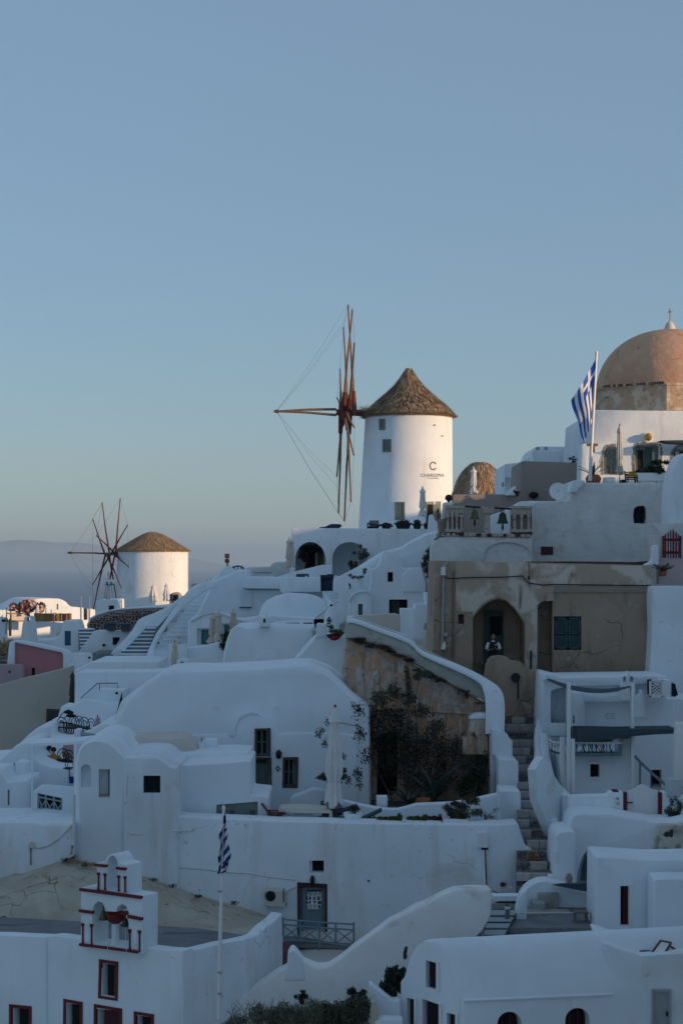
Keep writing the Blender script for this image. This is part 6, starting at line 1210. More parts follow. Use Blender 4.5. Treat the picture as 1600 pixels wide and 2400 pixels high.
cr = thing('creeper', 'dense dark creeper smothering the ochre ruined wall', 'shrub', W(H(640, 1330), 64.6)); put('foliage', leaf_mesh('f', bl[:14], 7200, .055, .4, 91), leafb, cr, smooth=False); put('outer_leaves', leaf_mesh('f', bl[14:], 4000, .055, .4, 92), leafo, cr, smooth=False); put('green_leaves', leaf_mesh('f', bl, 2200, .055, .4, 93), leafd, cr, smooth=False)
mb = MB()
for (pts) in (((640, 1330), (600, 1000), (560, 800), (420, 640), (330, 660)), ((640, 1330), (640, 900), (632, 600), (630, 455)), ((640, 1330), (700, 900), (680, 640), (720, 500), (790, 490)), ((660, 1330), (820, 1050), (860, 860), (930, 830)), ((560, 1330), (420, 1050), (330, 820), (180, 790)), ((660, 1330), (1000, 1100), (1110, 1010))):
    mb.tube([W(H(x, y), (65.3 if x > 400 else 63.4)-.05*i) for i, (x, y) in enumerate(pts)], [.035, .028, .02, .014, .008][:len(pts)], 5)
part('stem', mb, leafb if False else wood, cr)
put('loose_sprays', leaf_mesh('f', [(tuple(W(H(x, y), 64.8 if x > 400 else 63.2)), (22*kH, .25, 30*kH)) for x, y in ((130, 790), (90, 850), (70, 870), (150, 760), (110, 930), (230, 1010), (200, 1090), (300, 690), (260, 1170), (330, 1190), (1160, 1100), (1130, 1000))], 520, .055, .35, 94), leafo, cr, smooth=False)
plant('ball_shrub', 'round clipped shrub behind the tall terrace parasol', 'shrub', W(G(905, 848), 62), (.62, .5, .3), 2200, .06, leafo, 95, nb=16, rs=.35, stem=W(G(905, 1010), 62))
spiky('agave', 'large agave with long arching leaves in the garden bed', 'plant', W(H(800, 1290), 63.2), 26, 1.75, agavem, 15, 1.0, .085); spiky('agave', 'smaller agave at the left part of the garden bed', 'plant', W(H(640, 1310), 62.6), 14, 1.0, agavem, 16, .8, .06)
pot('clay_pot', 'round clay pot lying low in the garden bed', 'pot', W(H(735, 1318), 62), [(.15, 0), (.28, .12), (.25, .25), (.02, .26)], terra)
plant('spreading_bush', 'spreading fine-leaved bush at the right end of terrace edge', 'shrub', W(H(985, 1345), 58.3), (.74, .5, .46), 3600, .06, leafo, 96, nb=22, rs=.3, stem=W(H(985, 1425), 58.3), flat=.2)
plant('thin_branches', 'thin bare twigs right of the spreading bush', 'shrub', W(H(1150, 1365), 58.6), (.38, .2, .22), 110, .05, leafo, 97, nb=8, rs=.25, stem=W(H(1120, 1430), 58.6), flat=.25)
plant('bushy_vine', 'bushy dark vine against the wall left of stepped pillars', 'shrub', W(H(1050, 1160), 63.4), (.5, .35, .75), 2400, .055, leafd, 98, nb=16, rs=.4, stem=W(H(1050, 1290), 63.4))
# ================================================================== stepped alley
b0, b1, t0, t1 = W(I(320, 1650), 55.2), W(I(610, 1650), 55.2), W(I(150, 330), 70), W(I(430, 330), 70)
al = thing('alley_steps', 'long stone-edged stepped alley climbing to the brown house', 'stairs', (b0+b1)/2); NS = 19; g_ = random.Random(17)
kl = [(0, 320, 612), (.25, 330, 560), (.45, 326, 500), (.62, 300, 432), (.8, 260, 436), (1, 150, 440)]
for i in range(NS):
    s0, s1 = i/NS, (i+1)/NS
    def edge(s, z=None):
        Y = 55.2+(70-55.2)*s; zc = b0.z+(t0.z-b0.z)*s; xl = np.interp(s, [q[0] for q in kl], [q[1] for q in kl]); xr = np.interp(s, [q[0] for q in kl], [q[2] for q in kl])
        return Vector(((I(xl, 0)[0]-800)*Y/F-.12, Y, zc)), Vector(((I(xr, 0)[0]-800)*Y/F+.25, Y, zc))
    a, b = edge(s0); c, d = edge(s1); zt2 = c.z
    st = part('step', MB().loft([[Vector((a.x, a.y+.06, a.z-.8)), Vector((a.x, a.y+.06, zt2)), Vector((b.x, b.y+.06, zt2)), Vector((b.x, b.y+.06, a.z-.8))], [Vector((c.x, c.y+.1, a.z-.8)), Vector((c.x, c.y+.1, zt2)), Vector((d.x, d.y+.1, zt2)), Vector((d.x, d.y+.1, a.z-.8))]]), stone_tread, al, smooth=False)
    x = 0; L_ = (b-a).length
    while x < L_-.1:
        w_ = min(g_.uniform(.3, .62), L_-x); 
        if L_-x-w_ < .15: w_ = L_-x
        part('edge_stone', MB().box(a.lerp(b, (x+w_/2)/L_)+Vector((0, .05-g_.random()*.03, (zt2-a.z)/2+g_.uniform(-.005, .012))), (w_-.02, .2, (zt2-a.z)+.012)), stone_light if g_.random() < .72 else stone_tread, st, smooth=False); x += w_
# right-hand alley wall, curving down
rp = [(*I(508, 62), 69.4), (*I(498, 200), 68.6), (*I(478, 310), 67.8), (*I(446, 430), 66.6), (*I(432, 530), 65.4), (*I(438, 640), 64.4), (*I(424, 760), 63.0), (*I(426, 880), 61.8), (*I(452, 980), 60.4), (*I(500, 1080), 59.2), (*I(556, 1190), 58), (*I(606, 1275), 57.2)]
rp = [(q[0]+30/3.2667, q[1], q[2]) for q in rp]; wall('alley_wall', 'sinuous white wall running down the right of the stepped alley', 'wall', white2, rp, .36, 1.4, rad=.13)
mass('alley_wall', 'shaded plaster face between the two alley walls', 'wall', white, Pl(I(600, 0)[0], 58.5, 62), [I(440, 800), I(470, 740), I(500, 700), I(620, 900), I(700, 1010), I(700, 1500), I(600, 1400), I(460, 1040)], .3, .02, 0)
wall('inner_wall', 'white inner wall curving down from the right terrace', 'wall', white2, [(*I(500, 515), 65), (*I(520, 700), 62.8), (*I(556, 850), 61), (*I(610, 920), 60), (*I(690, 1000), 58.6)], .35, 2.4, rad=.1)
# ================================================================== right-hand house with pergola, gate and patio
Y1 = 66.0; p1 = FP(Y1)
rh = mass('right_house', 'white stepped house with shade sails on the right side', 'house', white2, p1, I('470,700 484,380 498,110 504,76 520,62 560,70 640,90 900,86 1100,84 1440,78 1446,252 1640,254 1640,1300 700,1300 560,700'), 3, .10, .06, holes=((I('556,530 556,196 590,180 640,168 676,165 676,530'), .9), (I.r(975, 410, 1048, 368), .3), (I('1316,1100 1316,800 1404,800 1404,1100'), .5)))
slab('vent_dark', dark, p1, I.r(970, 414, 1052, 364), .22, .3, rh); slab('doorway_dark', dark, p1, I.r(1312, 1100, 1408, 796), .45, .5, rh); slab('door_frame', bgrey, p1, I.r(1318, 1100, 1330, 802), .1, .4, rh); slab('door_leaf', maroon, p1, I.r(1330, 1100, 1352, 806), .3, .4, rh)
vb = MB()
for cx in (994, 1030):
    for s in (1, -1): vb.tube([p1.pt(I(cx-17*s, 408), .06), p1.pt(I(cx+17*s, 370), .06)], .05, 4)
part('lattice_block', vb, white2, rh, kind='stuff')
mass('parapet_roll', None, None, white2, FP(Y1-.4), I('498,120 502,78 520,60 560,66 640,92 900,88 1180,82 1440,76 1444,130 1180,150 900,158 700,160 640,140 560,110'), .5, .06, .05, parent=rh)
mass('sloped_buttress', 'white curved buttress beside the pergola column', 'wall', white2, FP(65.2), I('704,560 708,206 730,198 760,208 784,236 800,272 816,284 818,560'), .6, .06, .06, holes=((I.r(724, 446, 740, 384), .2),))
slab('recess_back', white, p1, I.r(550, 535, 690, 160), .86, .9, rh); boxy('grey_basin', 'grey basin on a ledge in the white recess', 'basin', greyp, I, 568, 412, 622, 445, 66.3, .3); mass('recess_ledge', 'white ledge in the recess of the right house', 'ledge', white2, FP(65.6), I.r(560, 540, 672, 446), .4, .02, 0)
mass('round_bench_roof', 'rounded white bench roof below the upper sail', 'roof', white2, FP(65.6), I('720,230 726,190 790,200 900,214 1020,212 1160,196 1166,280 1000,286 816,282 760,268'), .9, .10, .08)
bc = mass('bell_cote', 'white bell-cote with two arches on the right house', 'bell-cote', white2, FP(65.3), I('1092,270 1100,100 1108,78 1140,72 1148,50 1160,48 1166,70 1186,74 1198,92 1204,130 1204,270'), .7, .04, .03, holes=((arch(I, 1110, 1130, 84, 124), 1.5), (arch(I, 1158, 1190, 84, 128), .4)))
slab('niche_back', cream, FP(65.3), arch(I, 1156, 1192, 82, 130), .36, .38, bc)
mass('chimney_block', 'rounded white chimney block beside the bell-cote', 'chimney', white2, FP(65.2), I('1200,400 1206,240 1236,220 1240,192 1262,190 1276,215 1280,250 1280,400'), .6, .05, .05)
acx = thing('roof_ac_cage', 'white box with lattice side on the right house roof', 'air conditioner', W(I(1410, 246), 64.8)); px_ = FP(64.6)
slab('cage_case', white2, px_, I('1402,238 1402,114 1480,114 1508,122 1508,246'), .06, .9, acx); slab('cage_back', dark, px_, I('1326,232 1326,118 1410,120 1410,238'), .12, .9, acx)
lm = MB()
for i in range(-2, 6):
    for s in (1, -1):
        y = 122+i*24
        x0, x1 = (1328, 1410); a, b = (y, y+58) if s > 0 else (y+58, y); a, b = max(118, min(236, a)), max(118, min(236, b)); lm.tube([px_.pt(I(x0, a), .03), px_.pt(I(x1, b), .03)], .02, 4)
part('cage_lattice', lm, whitep, acx, kind='stuff')
for a in ((1312, 242, 1326, 108), (1404, 244, 1414, 112), (1312, 120, 1414, 108), (1312, 246, 1414, 232)): slab('cage_frame', whitep, px_, I.r(*a), -.02, .1, acx, smooth=False)
slab('louvre_dark', black, px_, I('1480,232 1482,132 1508,140 1530,225 1508,240'), .0, .05, acx)
# lower room with window and balcony
Y2 = 62.0; p2 = FP(Y2)
lr = mass('balcony_room', 'white room with framed dark window under the balcony', 'house', white2, p2, I('640,1300 640,705 740,690 1102,692 1102,560 1196,552 1198,1300'), 3.2, .05, .03, holes=((I.r(856, 854, 926, 756), .3),))
for a in ((842, 872, 856, 738), (926, 872, 942, 738), (856, 756, 926, 738), (856, 872, 926, 854)): slab('window_surround', whitep, p2, I.r(*a), -.06, .04, lr, smooth=False)
slab('window_pane', dark, p2, I.r(852, 858, 930, 752), .2, .24, lr)
def column(label, fr, x0, y0, x1, y1, Y, m=whitep, dep=.3):
    return mass('white_column', label, 'column', m, FP(Y), fr.r(x0, y1, x1, y0), dep, .02, 0, group='white pergola columns')
column('tall thin column left of the balcony', I, 684, 138, 710, 1000, 61.2); column('tall column at the right end of the balcony', I, 1172, 150, 1196, 990, 61.4); column('short thick column at the balcony corner', I, 718, 565, 742, 1000, 61.0); column('short column where the curved railing ends', I, 632, 552, 668, 900, 61.9)
mass('white_column', 'broad leaning column at the far right of the patio', 'column', whitep, FP(60), I('1494,880 1504,640 1518,446 1532,440 1640,440 1640,880'), .4, .03, .02, group='white pergola columns')
def sail(label, pts, m, th=.03):
    r = [W(fp[:2], fp[2]) for fp in pts]; o = part('shade_sail', MB().loft([r, [p+Vector((0, .0, th)) for p in r]]), m, None, label=label, cat='shade sail', group='dark shade sails', smooth=False); return o
def sag_sail(label, a, b, c, d, Y, n, sag, m):
    """strip between edges a-b (front) and c-d (back), hanging in between"""
    rows = []
    for j in range(5):
        v = j/4; row = []
        for i in range(n+1):
            u = i/n; A0 = W(lerp(a, b, u), Y[0]); B0 = W(lerp(c, d, u), Y[1]); p = A0.lerp(B0, v); p.z -= sag*(4*u*(1-u))*(1-.3*v); row.append(p)
        rows.append(row)
    mb = MB()
    for k_ in (0, 1):
        base = len(mb.v); mb.v += [p+Vector((0, 0, -.02*k_)) for r in rows for p in r]
        mb.f += [(base+j*(n+1)+i, base+j*(n+1)+i+1, base+(j+1)*(n+1)+i+1, base+(j+1)*(n+1)+i) for j in range(4) for i in range(n)]; mb.m += [0]*(4*n)
    return part('shade_sail', mb, m, None, label=label, cat='shade sail', group='dark shade sails')
sag_sail('upper dark shade sail sagging above the recess', I(525, 104), I(1172, 160), I(540, 98), I(1176, 152), (61.4, 64.4), 14, .34, slate)
mass('shade_sail', 'long slate shade sail stretched over the balcony', 'shade sail', slate, FP(60.9), I('762,584 766,486 900,488 1080,492 1300,488 1516,484 1516,522 1340,530 1160,546 1000,572 860,582'), 1.6, .01, 0, vec=(0, 1.5, -.03), group='dark shade sails')
bal = thing('balcony_railing', 'grey white balcony railing with iron chairs behind', 'railing', FP(61.3).pt(I(920, 685))); pb_ = FP(61.3)
for y0, y1, m_ in ((588, 600, whitep), (672, 682, bgrey)): slab('rail', m_, pb_, I.r(744, y1, 1100, y0), 0, .05, bal, smooth=False)
slab('balcony_slab', bgrey, pb_, I.r(700, 690, 1102, 683), -.05, 1, bal, smooth=False)
for x in (746, 866, 980, 1050, 1092): slab('rail_post', bgrey, pb_, I.r(x, 682, x+7, 588), .005, .045, bal, smooth=False)
g_ = random.Random(21); ch0 = None
def iron_chair(fr, x, y, Y, s=.42):
    b = W(fr(x, y), Y); t = thing('iron_chair', 'black curled iron chair behind the balcony railing', 'chair', b, 'iron chairs on the balcony')
    for q in (-1, 1):
        part('leg', MB().tube([b+Vector((q*.2, -.18, 0)), b+Vector((q*.1, -.05, .25)), b+Vector((q*.18, -.18, .45))], .016, 5), black, t); part('leg', MB().tube([b+Vector((q*.2, .2, 0)), b+Vector((q*.1, .08, .25)), b+Vector((q*.18, .18, .45))], .016, 5), black, t)
    part('seat', MB().lathe(b+Vector((0, 0, .45)), [(.02, 0), (.21, 0), (.22, .02), (.02, .03)], 14), black, t)
    part('back_hoop', MB().tube([b+Vector((.21*math.cos(a), .18, .48+.42*math.sin(a))) for a in np.linspace(0, math.pi, 11)], .016, 5), black, t); part('back_scroll', MB().tube([b+Vector((.12*math.cos(a), .18, .5+.26*math.sin(a))) for a in np.linspace(0, math.pi, 9)], .012, 4), black, t)
    return t
labs = ('leftmost iron chair behind the balcony railing', 'second iron chair from the left behind the balcony railing', 'third iron chair from the left behind the balcony railing', 'fourth iron chair from the left behind the balcony railing', 'rightmost iron chair behind the balcony railing')
for i, x in enumerate((780, 830, 890, 925, 985)):
    if i == 0: ch0 = iron_chair(I, x, 675, 62.1); c_ = ch0
    else: c_ = copy_tree(ch0, W(I(x, 675), 62.1+.2*(i % 2)), rz=g_.uniform(-.9, .9))
    c_['label'] = labs[i]
boxy('dark_table', 'dark table under the slate shade sail', 'table', black, I, 750, 548, 975, 580, 62.6, .8); boxy('white_cloth', 'white cloth on the end of the dark balcony table', 'cloth', whitep, I, 976, 546, 1050, 580, 62.5, .5)
bs_ = thing('basket_stack', 'dark woven chair stack at the left of the shade sail', 'chair', W(I(735, 575), 62))
for i in range(5): slab('woven_band', black, FP(62), I.r(702, 492+i*17, 772, 478+i*17), 0, .5, bs_, smooth=False)
for x in (704, 722, 742, 764): slab('woven_post', cream, FP(61.98), I.r(x, 560, x+5, 478), 0, .05, bs_, smooth=False)
crl = thing('curved_railing', 'small curved grey railing left of the balcony', 'railing', W(I(590, 665), 63)); cp_ = [(544, 566, 630, 64.5), (556, 578, 648, 63.6), (580, 586, 660, 63), (604, 590, 668, 62.6), (628, 592, 672, 62.3)]
for j in (1, 2): part('rail', MB().tube([W(I(q[0], q[j]), q[3]) for q in cp_], .035, 6), whitep if j == 1 else slate, crl)
for q in cp_: part('rail_post', MB().tube([W(I(q[0], q[1]), q[3]), W(I(q[0], q[2]), q[3])], .028, 5), whitep, crl)
part('stair_rail', MB().tube([W(I(x, y), 61.6) for x, y in ((1196, 692), (1240, 740), (1340, 835), (1445, 925))], .06, 6).tube([W(I(1240, 740), 61.6), W(I(1236, 1000), 61.6)], .045, 6), bgrey, None, label='blue grey sloping handrail right of the balcony room', cat='railing')
# gate and its wall
Y3 = 57.6; p3 = FP(Y3)
gt = thing('wavy_gate', 'white boarded gate with a rounded top between red posts', 'gate', p3.pt(I(1260, 1190)))
def gtop(x): return 925+50*(1-math.exp(-((x-1262)/60)**2)) if True else 0
for i in range(11):
    x0 = 1145+i*21.4; x1 = x0+20.4; slab('gate_board', whitep, p3, I('%f,1195 %f,%f %f,%f %f,1195' % (x0, x0, gtop(x0)-12, x1, gtop(x1)-12, x1)), .1+.008*(i % 2), .17, gt, smooth=False)
part('gate_handle', MB().box(p3.pt(I(1160, 1052), .07), (.2, .05, .03)), black, gt, smooth=False)
for x0, x1, l in ((1113, 1141, 'left'), (1380, 1406, 'right')): mass('gate_post', 'dark red gate post on the %s of the white wavy gate' % l, 'post', redp, FP(Y3-.02), I.r(x0, 1200, x1, 976), .3, .01, 0, group='dark red gate posts')
gw = mass('gate_wall', 'white garden wall carrying a small sign beside the gate', 'wall', white2, FP(Y3-.2), I('686,1300 690,1004 760,1000 990,992 1000,974 1020,966 1106,968 1112,978 1112,1300'), .5, .05, .04)
slab('red_cap', redp, FP(Y3-.2), I.r(1030, 968, 1076, 960), 0, .4, gw)
sp = slab('sign_plaque', whitep, FP(Y3-.2), I.r(1034, 1082, 1104, 1002), -.05, 0); sp['label'] = 'white sign plaque with small grey emblem beside the gate'; sp['category'] = 'sign'
q0 = FP(Y3-.2).pt(I(1067, 1022), -.06); part('emblem', MB().tube([q0, q0+Vector((0, .02, 0))], .045, 10), bgrey, sp)
for y, w_ in ((1044, 34), (1054, 26), (1064, 30)): slab('sign_line', bgrey, FP(Y3-.2), I.r(1068-w_/2, y+4, 1068+w_/2, y), -.055, -.04, sp, smooth=False)
slab('fossil_plate', greyp, FP(Y3-.3), I('992,1130 1002,1118 1020,1124 1030,1132'), -.04, .0, gw)
pc2 = mass('meter_cabinet', 'pale grey meter cabinet on the wall right of the gate', 'cabinet', mat('cabinet_paint', (.5, .54, .57), rough=.5), FP(Y3-.1), I.r(1446, 1006, 1552, 872), .4, .02, 0); slab('cabinet_door', MATS['cabinet_paint'], FP(Y3-.1), I.r(1454, 998, 1544, 882), -.02, .0, pc2, smooth=False)
mass('cabinet_pier', 'white pier below the meter cabinet', 'pier', white2, FP(Y3), I('1406,1260 1408,972 1446,970 1446,1006 1640,1006 1640,1260'), .5, .03, .02)
plant('potted_juniper', 'spiky dark shrub in a black pot right of the gate', 'shrub', W(I(1500, 1100), 56.9), (.26, .25, .36), 800, .06, leafg, 121, nb=12, rs=.4, stem=W(I(1500, 1165), 56.9), flat=.15); pot('black_pot', 'black pot under the spiky shrub', 'pot', W(I(1500, 1188), 56.9), [(.17, 0), (.22, .3), (.02, .28)], black)
# the white mass below the gate
Y4 = 55.8; p4 = FP(Y4)
pm = mass('patio_wall', 'big white wall below the gate with an arched niche', 'wall', white2, p4, I('680,1800 684,1272 700,1180 730,1140 800,1122 900,1128 1000,1134 1112,1150 1200,1166 1300,1182 1380,1194 1500,1196 1560,1180 1600,1160 1700,1150 1700,1800'), 1.7, .14, .10, holes=((I('744,1800 760,1600 780,1520 800,1462 824,1428 848,1410 872,1405 872,1800'), 1.2),))
wst = mat('weathered_patch', (.60, .56, .49), (.34, .29, .23), 2.2, bump=.8, bscale=8, contrast=(.5, .6), extra=stains((.05, .045, .04), .60, .63, 3.6))
mass('weathered_wall', 'weathered wall patch with dark flaking at right edge', 'wall', wst, FP(55.4), L('1408,290 1414,225 1424,200 1440,84 1450,78 1660,78 1660,290'), .5, .04, .04)
slab('niche_arch', bgrey, p4, I('746,1700 762,1600 782,1520 802,1464 826,1430 850,1412 872,1407 872,1700'), 1.1, 1.19, pm); slab('niche_band', white2, p4, I('786,1700 800,1600 818,1540 840,1490 872,1450 872,1480 850,1520 830,1570 812,1700'), 1.04, 1.1, pm)
lp_ = mass('alley_corner_pillar', 'rounded white pillar at the lower right of the alley', 'pillar', white2, FP(54.9), I('574,1800 582,1500 590,1320 604,1284 640,1270 700,1264 738,1270 752,1300 752,1800'), 2, .12, .1)
slab('number_plate', whitep, FP(54.9), I.r(588, 1510, 606, 1430), -.03, .0, lp_)
# patio with stone blocks, stool, ropes
mass('patio_floor', 'grey patio floor', 'floor', grey_floor, FP(51.2), L('520,700 524,616 1150,616 1150,700'), 3.6, .02, 0, kind='structure')
cw2 = mass('curved_patio_wall', 'curved white wall round the patio with stone steps', 'wall', white2, FP(54.2), L('686,640 692,560 700,490 712,448 735,412 768,384 810,366 850,362 900,372 1000,402 1090,430 1130,436 1130,640'), .7, .14, .08)
mass('curved_patio_end', 'white curved end of the patio wall beside the alley', 'wall', white2, FP(52.4), L('684,590 694,520 704,470 720,436 748,420 752,450 748,585'), .5, .06, .06)
part('dark_canopy', MB().loft([[W(L(x, y), 53.6) for x, y in ((884, 392), (930, 386), (1086, 384), (1086, 432), (1000, 416))], [W(L(x, y), 54.1) for x, y in ((884, 388), (930, 382), (1086, 380), (1086, 428), (1000, 412))]]), slate, None, label='dark triangular canopy in front of the arched niche', cat='canopy', smooth=False)
boxy('small_white_box', 'tiny white box on the curved patio wall', 'box', whitep, L, 862, 342, 890, 368, 54.5, .3); pot('brass_pot', 'small brown pot beside the arched niche', 'pot', W(L(970, 388), 54.4), [(.08, 0), (.12, .2), (.06, .34), (.02, .33)], taupe)
sb = mat('grey_block_stone', (.36, .35, .32), (.29, .28, .26), 3, bump=.4)
for i, (x0, y0, x1, y1, Y) in enumerate(((812, 440, 916, 546, 53.9), (782, 488, 846, 560, 53.4), (832, 540, 980, 590, 53.0), (752, 538, 838, 590, 52.9))): mass('stone_block', ('tallest grey stone block against the curved patio wall', 'medium grey stone block left of the tallest', 'long low grey stone block in front of the tallest', 'low grey stone block at the left of the group')[i], 'stone block', sb, FP(Y), L.r(x0, y1+20, x1, y0), .7, .03, .02, group='grey stone blocks on the patio')
st_ = thing('stool', 'small wooden stool on the patio', 'stool', W(L(1032, 598), 52)); kL = 52/F/2.24; sb0 = W(L(1032, 598), 52)
part('seat', MB().box(sb0+Vector((0, 0, 66*kL)), (74*kL, .36, .05)), greywood, st_, smooth=False)
for x in (-30, 30):
    for y in (-.14, .14): part('leg', MB().box(sb0+Vector((x*kL, y, 33*kL)), (.05, .05, 62*kL)), greywood, st_, smooth=False)
    part('stretcher', MB().box(sb0+Vector((x*kL, 0, 40*kL)), (.03, .3, .04)), greywood, st_, smooth=False)
rp_ = []
for i, (x, y0, y1, Y) in enumerate(((508, 478, 590, 51.6), (496, 570, 668, 50.4), (646, 492, 620, 51.7))):
    t = thing('rope_post', ('rear wooden rope post on the white wall end', 'front wooden rope post on the white wall end', 'wooden rope post beside the blue grey steps')[i], 'post', W(L(x, y1), Y), 'wooden rope posts'); part('post', MB().tube([W(L(x-2, y1), Y), W(L(x+2, y0), Y)], .07, 7), greywood, t); part('knot', MB().tube([W(L(x, y0+12), Y), W(L(x+2, y0+26), Y)], .095, 8), rough_white, t)
part('rope', MB().tube([W(L(x, y), Y) for x, y, Y in ((508, 488, 51.6), (535, 470, 52.4), (552, 438, 53.4))], .025, 5).tube([W(L(x, y), Y) for x, y, Y in ((508, 560, 51.4), (535, 530, 52), (548, 486, 52.6))], .025, 5).tube([W(L(x, y), Y) for x, y, Y in ((648, 530, 51.7), (700, 540, 51.8), (780, 540, 52), (950, 538, 52.1), (1105, 540, 52.2))], .02, 5), rough_white, None, label='sagging rope strung between the wooden posts', cat='rope')
part('alley_rope', MB().tube([W(L(x, y), 54.6) for x, y in ((566, 420), (610, 440), (660, 448), (690, 436), (712, 400))], .02, 5), greywood, None, label='thin rope hanging across the foot of the alley', cat='rope')
stairs('stairway', 'blue grey painted steps leading up to the patio', L, (522, 660), (630, 660), (556, 526), (700, 530), 50.2, 52.6, 4, mat('teal_grey_step', (.06, .10, .115), (.05, .085, .1), 3), mat('pale_step_edge', (.35, .4, .42)), nose=.03)
slab('hidden_ledge', white2, FP(53.6), L('570,470 572,452 706,450 706,492 600,488'), 0, .5).update_tag(); o_ = [o for o in COL.objects if o.name.startswith('hidden_ledge')][0]; o_.name = 'white_ledge'; WL['white_ledge'] = WL['hidden_ledge']; o_['label'] = 'white ledge at the foot of the alley beside the patio'; o_['category'] = 'ledge'
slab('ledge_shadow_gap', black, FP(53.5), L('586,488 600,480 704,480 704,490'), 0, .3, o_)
# houses on the right under the patio
Y6 = 51.0
h6 = mass('red_window_house', 'white house with one tall red-framed window at right', 'house', white2, FP(Y6), L('1108,900 1112,500 1114,250 1130,244 1290,254 1410,262 1660,250 1660,900'), 2.0, .06, .05, holes=((L.r(1229, 606, 1285, 397), .3),))
slab('white_reveal', white2, FP(Y6), L.r(1229, 606, 1240, 397), .02, .26, h6); slab('red_frame', redp, FP(Y6), L.r(1240, 606, 1285, 397), .2, .26, h6, smooth=False); slab('pane', dark, FP(Y6), L.r(1250, 596, 1275, 408), .17, .2, h6); slab('window_surround', whitep, FP(Y6), L('1286,612 1286,390 1300,388 1300,620'), -.04, .04, h6)
slab('red_mullion', redp, FP(Y6), L.r(1261, 600, 1266, 404), .15, .17, h6, smooth=False)
mass('corner_room', 'white flat-roofed room at the right edge', 'house', white2, FP(49.6), L('1418,900 1420,368 1436,360 1660,360 1660,900'), 1.2, .05, .03)
# ---- big vaulted house, lower right
pA = Pl(L(420, 0)[0], 44.5, -46); pB = Pl(L(420, 0)[0], 44.5, 13)
gable = L('78,1300 82,900 92,884 102,876 112,830 130,770 152,728 178,700 204,682 232,676 262,680 296,700 326,736 350,790 372,850 392,910 410,970 420,1008 420,1300')
vr = mass('vaulted_house', 'large white barrel-vaulted house in the lower right foreground', 'house', white2, pA, gable, 1, .10, .0, vec=pB.u*8.2, holes=((L('218,928 218,786 278,804 274,944'), .35), (L('118,1300 118,984 162,994 162,1300'), .35), (L('200,1300 200,990 292,1022 292,1300'), .35), (L('328,1300 328,1062 378,1076 378,1300'), .35), (arch(L, 594, 722, 1058, 1300, None, 11), .5, pB), (arch(L, 950, 1080, 1038, 1300, None, 11), .5, pB)))
for q in ((218, 786, 804, 928, 944, 278), (118, 984, 994, 1300, 1300, 162), (200, 990, 1022, 1300, 1300, 292), (328, 1062, 1076, 1300, 1300, 378)):
    x0, yt0, yt1, yb0, yb1, x1 = q; xm = x0+(x1-x0)*.14
    slab('red_frame', redp, pA, L('%f,%f %f,%f %f,%f %f,%f' % (xm, yb0, xm, yt0+4, x1, yt1, x1, yb1)), .10, .32, vr, smooth=False); slab('dark_pane', dark, pA, L('%f,%f %f,%f %f,%f %f,%f' % (xm+6, yb0-5, xm+6, yt0+12, x1-6, yt1+6, x1-6, yb1-5)), .07, .105, vr)
    for a in (('%f,%f %f,%f %f,%f %f,%f' % (x1, yb1+6, x1, yt1-12, x1+14, yt1-8, x1+14, yb1+10)),): slab('window_surround', whitep, pA, L(a), -.05, .03, vr, smooth=False)
    if xm-x0 > 15:
        for s in (.4, .7): xx = xm+(x1-xm)*s; slab('red_mullion', redp, pA, L('%f,%f %f,%f %f,%f %f,%f' % (xx, yb0, xx, yt0+10, xx+4, yt0+11, xx+4, yb0)), .055, .07, vr, smooth=False)
for x0, x1, yt0 in ((594, 722, 1058), (950, 1080, 1038)):
    slab('red_frame', redp, pB, arch(L, x0, x1, yt0, 1300, None, 11), .36, .48, vr, smooth=False); slab('dark_pane', dark, pB, arch(L, x0+9, x1-9, yt0+9, 1300, None, 11), .33, .37, vr)
    for s in (.33, .66): xx = x0+(x1-x0)*s; slab('red_mullion', redp, pB, L.r(xx-2.5, 1300, xx+2.5, yt0+14), .3, .33, vr, smooth=False)
mass('roof_kerb', None, None, white2, pB, L('425,1008 422,996 700,984 1000,970 1200,962 1204,975 1000,984 700,998'), .3, .03, .02, parent=vr, off=-.07)
rb2 = mass('terrace_room', 'white terrace room with a grey door at lower right corner', 'house', white2, FP(45.6), L('1196,1400 1206,1000 1200,880 1182,800 1160,730 1150,700 1170,702 1260,732 1352,762 1450,756 1660,742 1660,1400'), 2.6, .06, .05, holes=((L.r(1410, 1300, 1503, 944), .12),))
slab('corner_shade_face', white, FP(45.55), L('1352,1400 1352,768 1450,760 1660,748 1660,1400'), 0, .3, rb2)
gd = slab('grey_door', mat('pale_grey_door', (.33, .36, .36), (.3, .32, .33), 3), FP(45.5), L.r(1412, 1300, 1490, 952), -.03, .1, rb2, smooth=False)
for a in ((1404, 1300, 1412, 940), (1490, 1300, 1504, 940), (1412, 952, 1490, 940)): slab('door_frame', greyp, FP(45.5), L.r(*a), -.06, .1, rb2, smooth=False)
part('handle', MB().box(FP(45.5).pt(L(1484, 1070), -.07), (.04, .06, .12)), black, gd, smooth=False)
tz = W(L(1350, 755), 45.6).z
tbl = thing('round_table', 'round grey patio table with a cactus pot', 'table', W(L(1310, 745), 46.8)); part('table_top', MB().lathe(W(L(1312, 716), 46.8), [(.02, -.05), (.95, -.05), (.97, -.01), (.95, 0), (.02, 0)], 32, sq=.6), grey_floor, tbl); part('table_foot', MB().lathe(W(L(1312, 760), 46.8), [(.25, -.3), (.1, .3), (.1, .42)], 12), grey_floor, tbl)
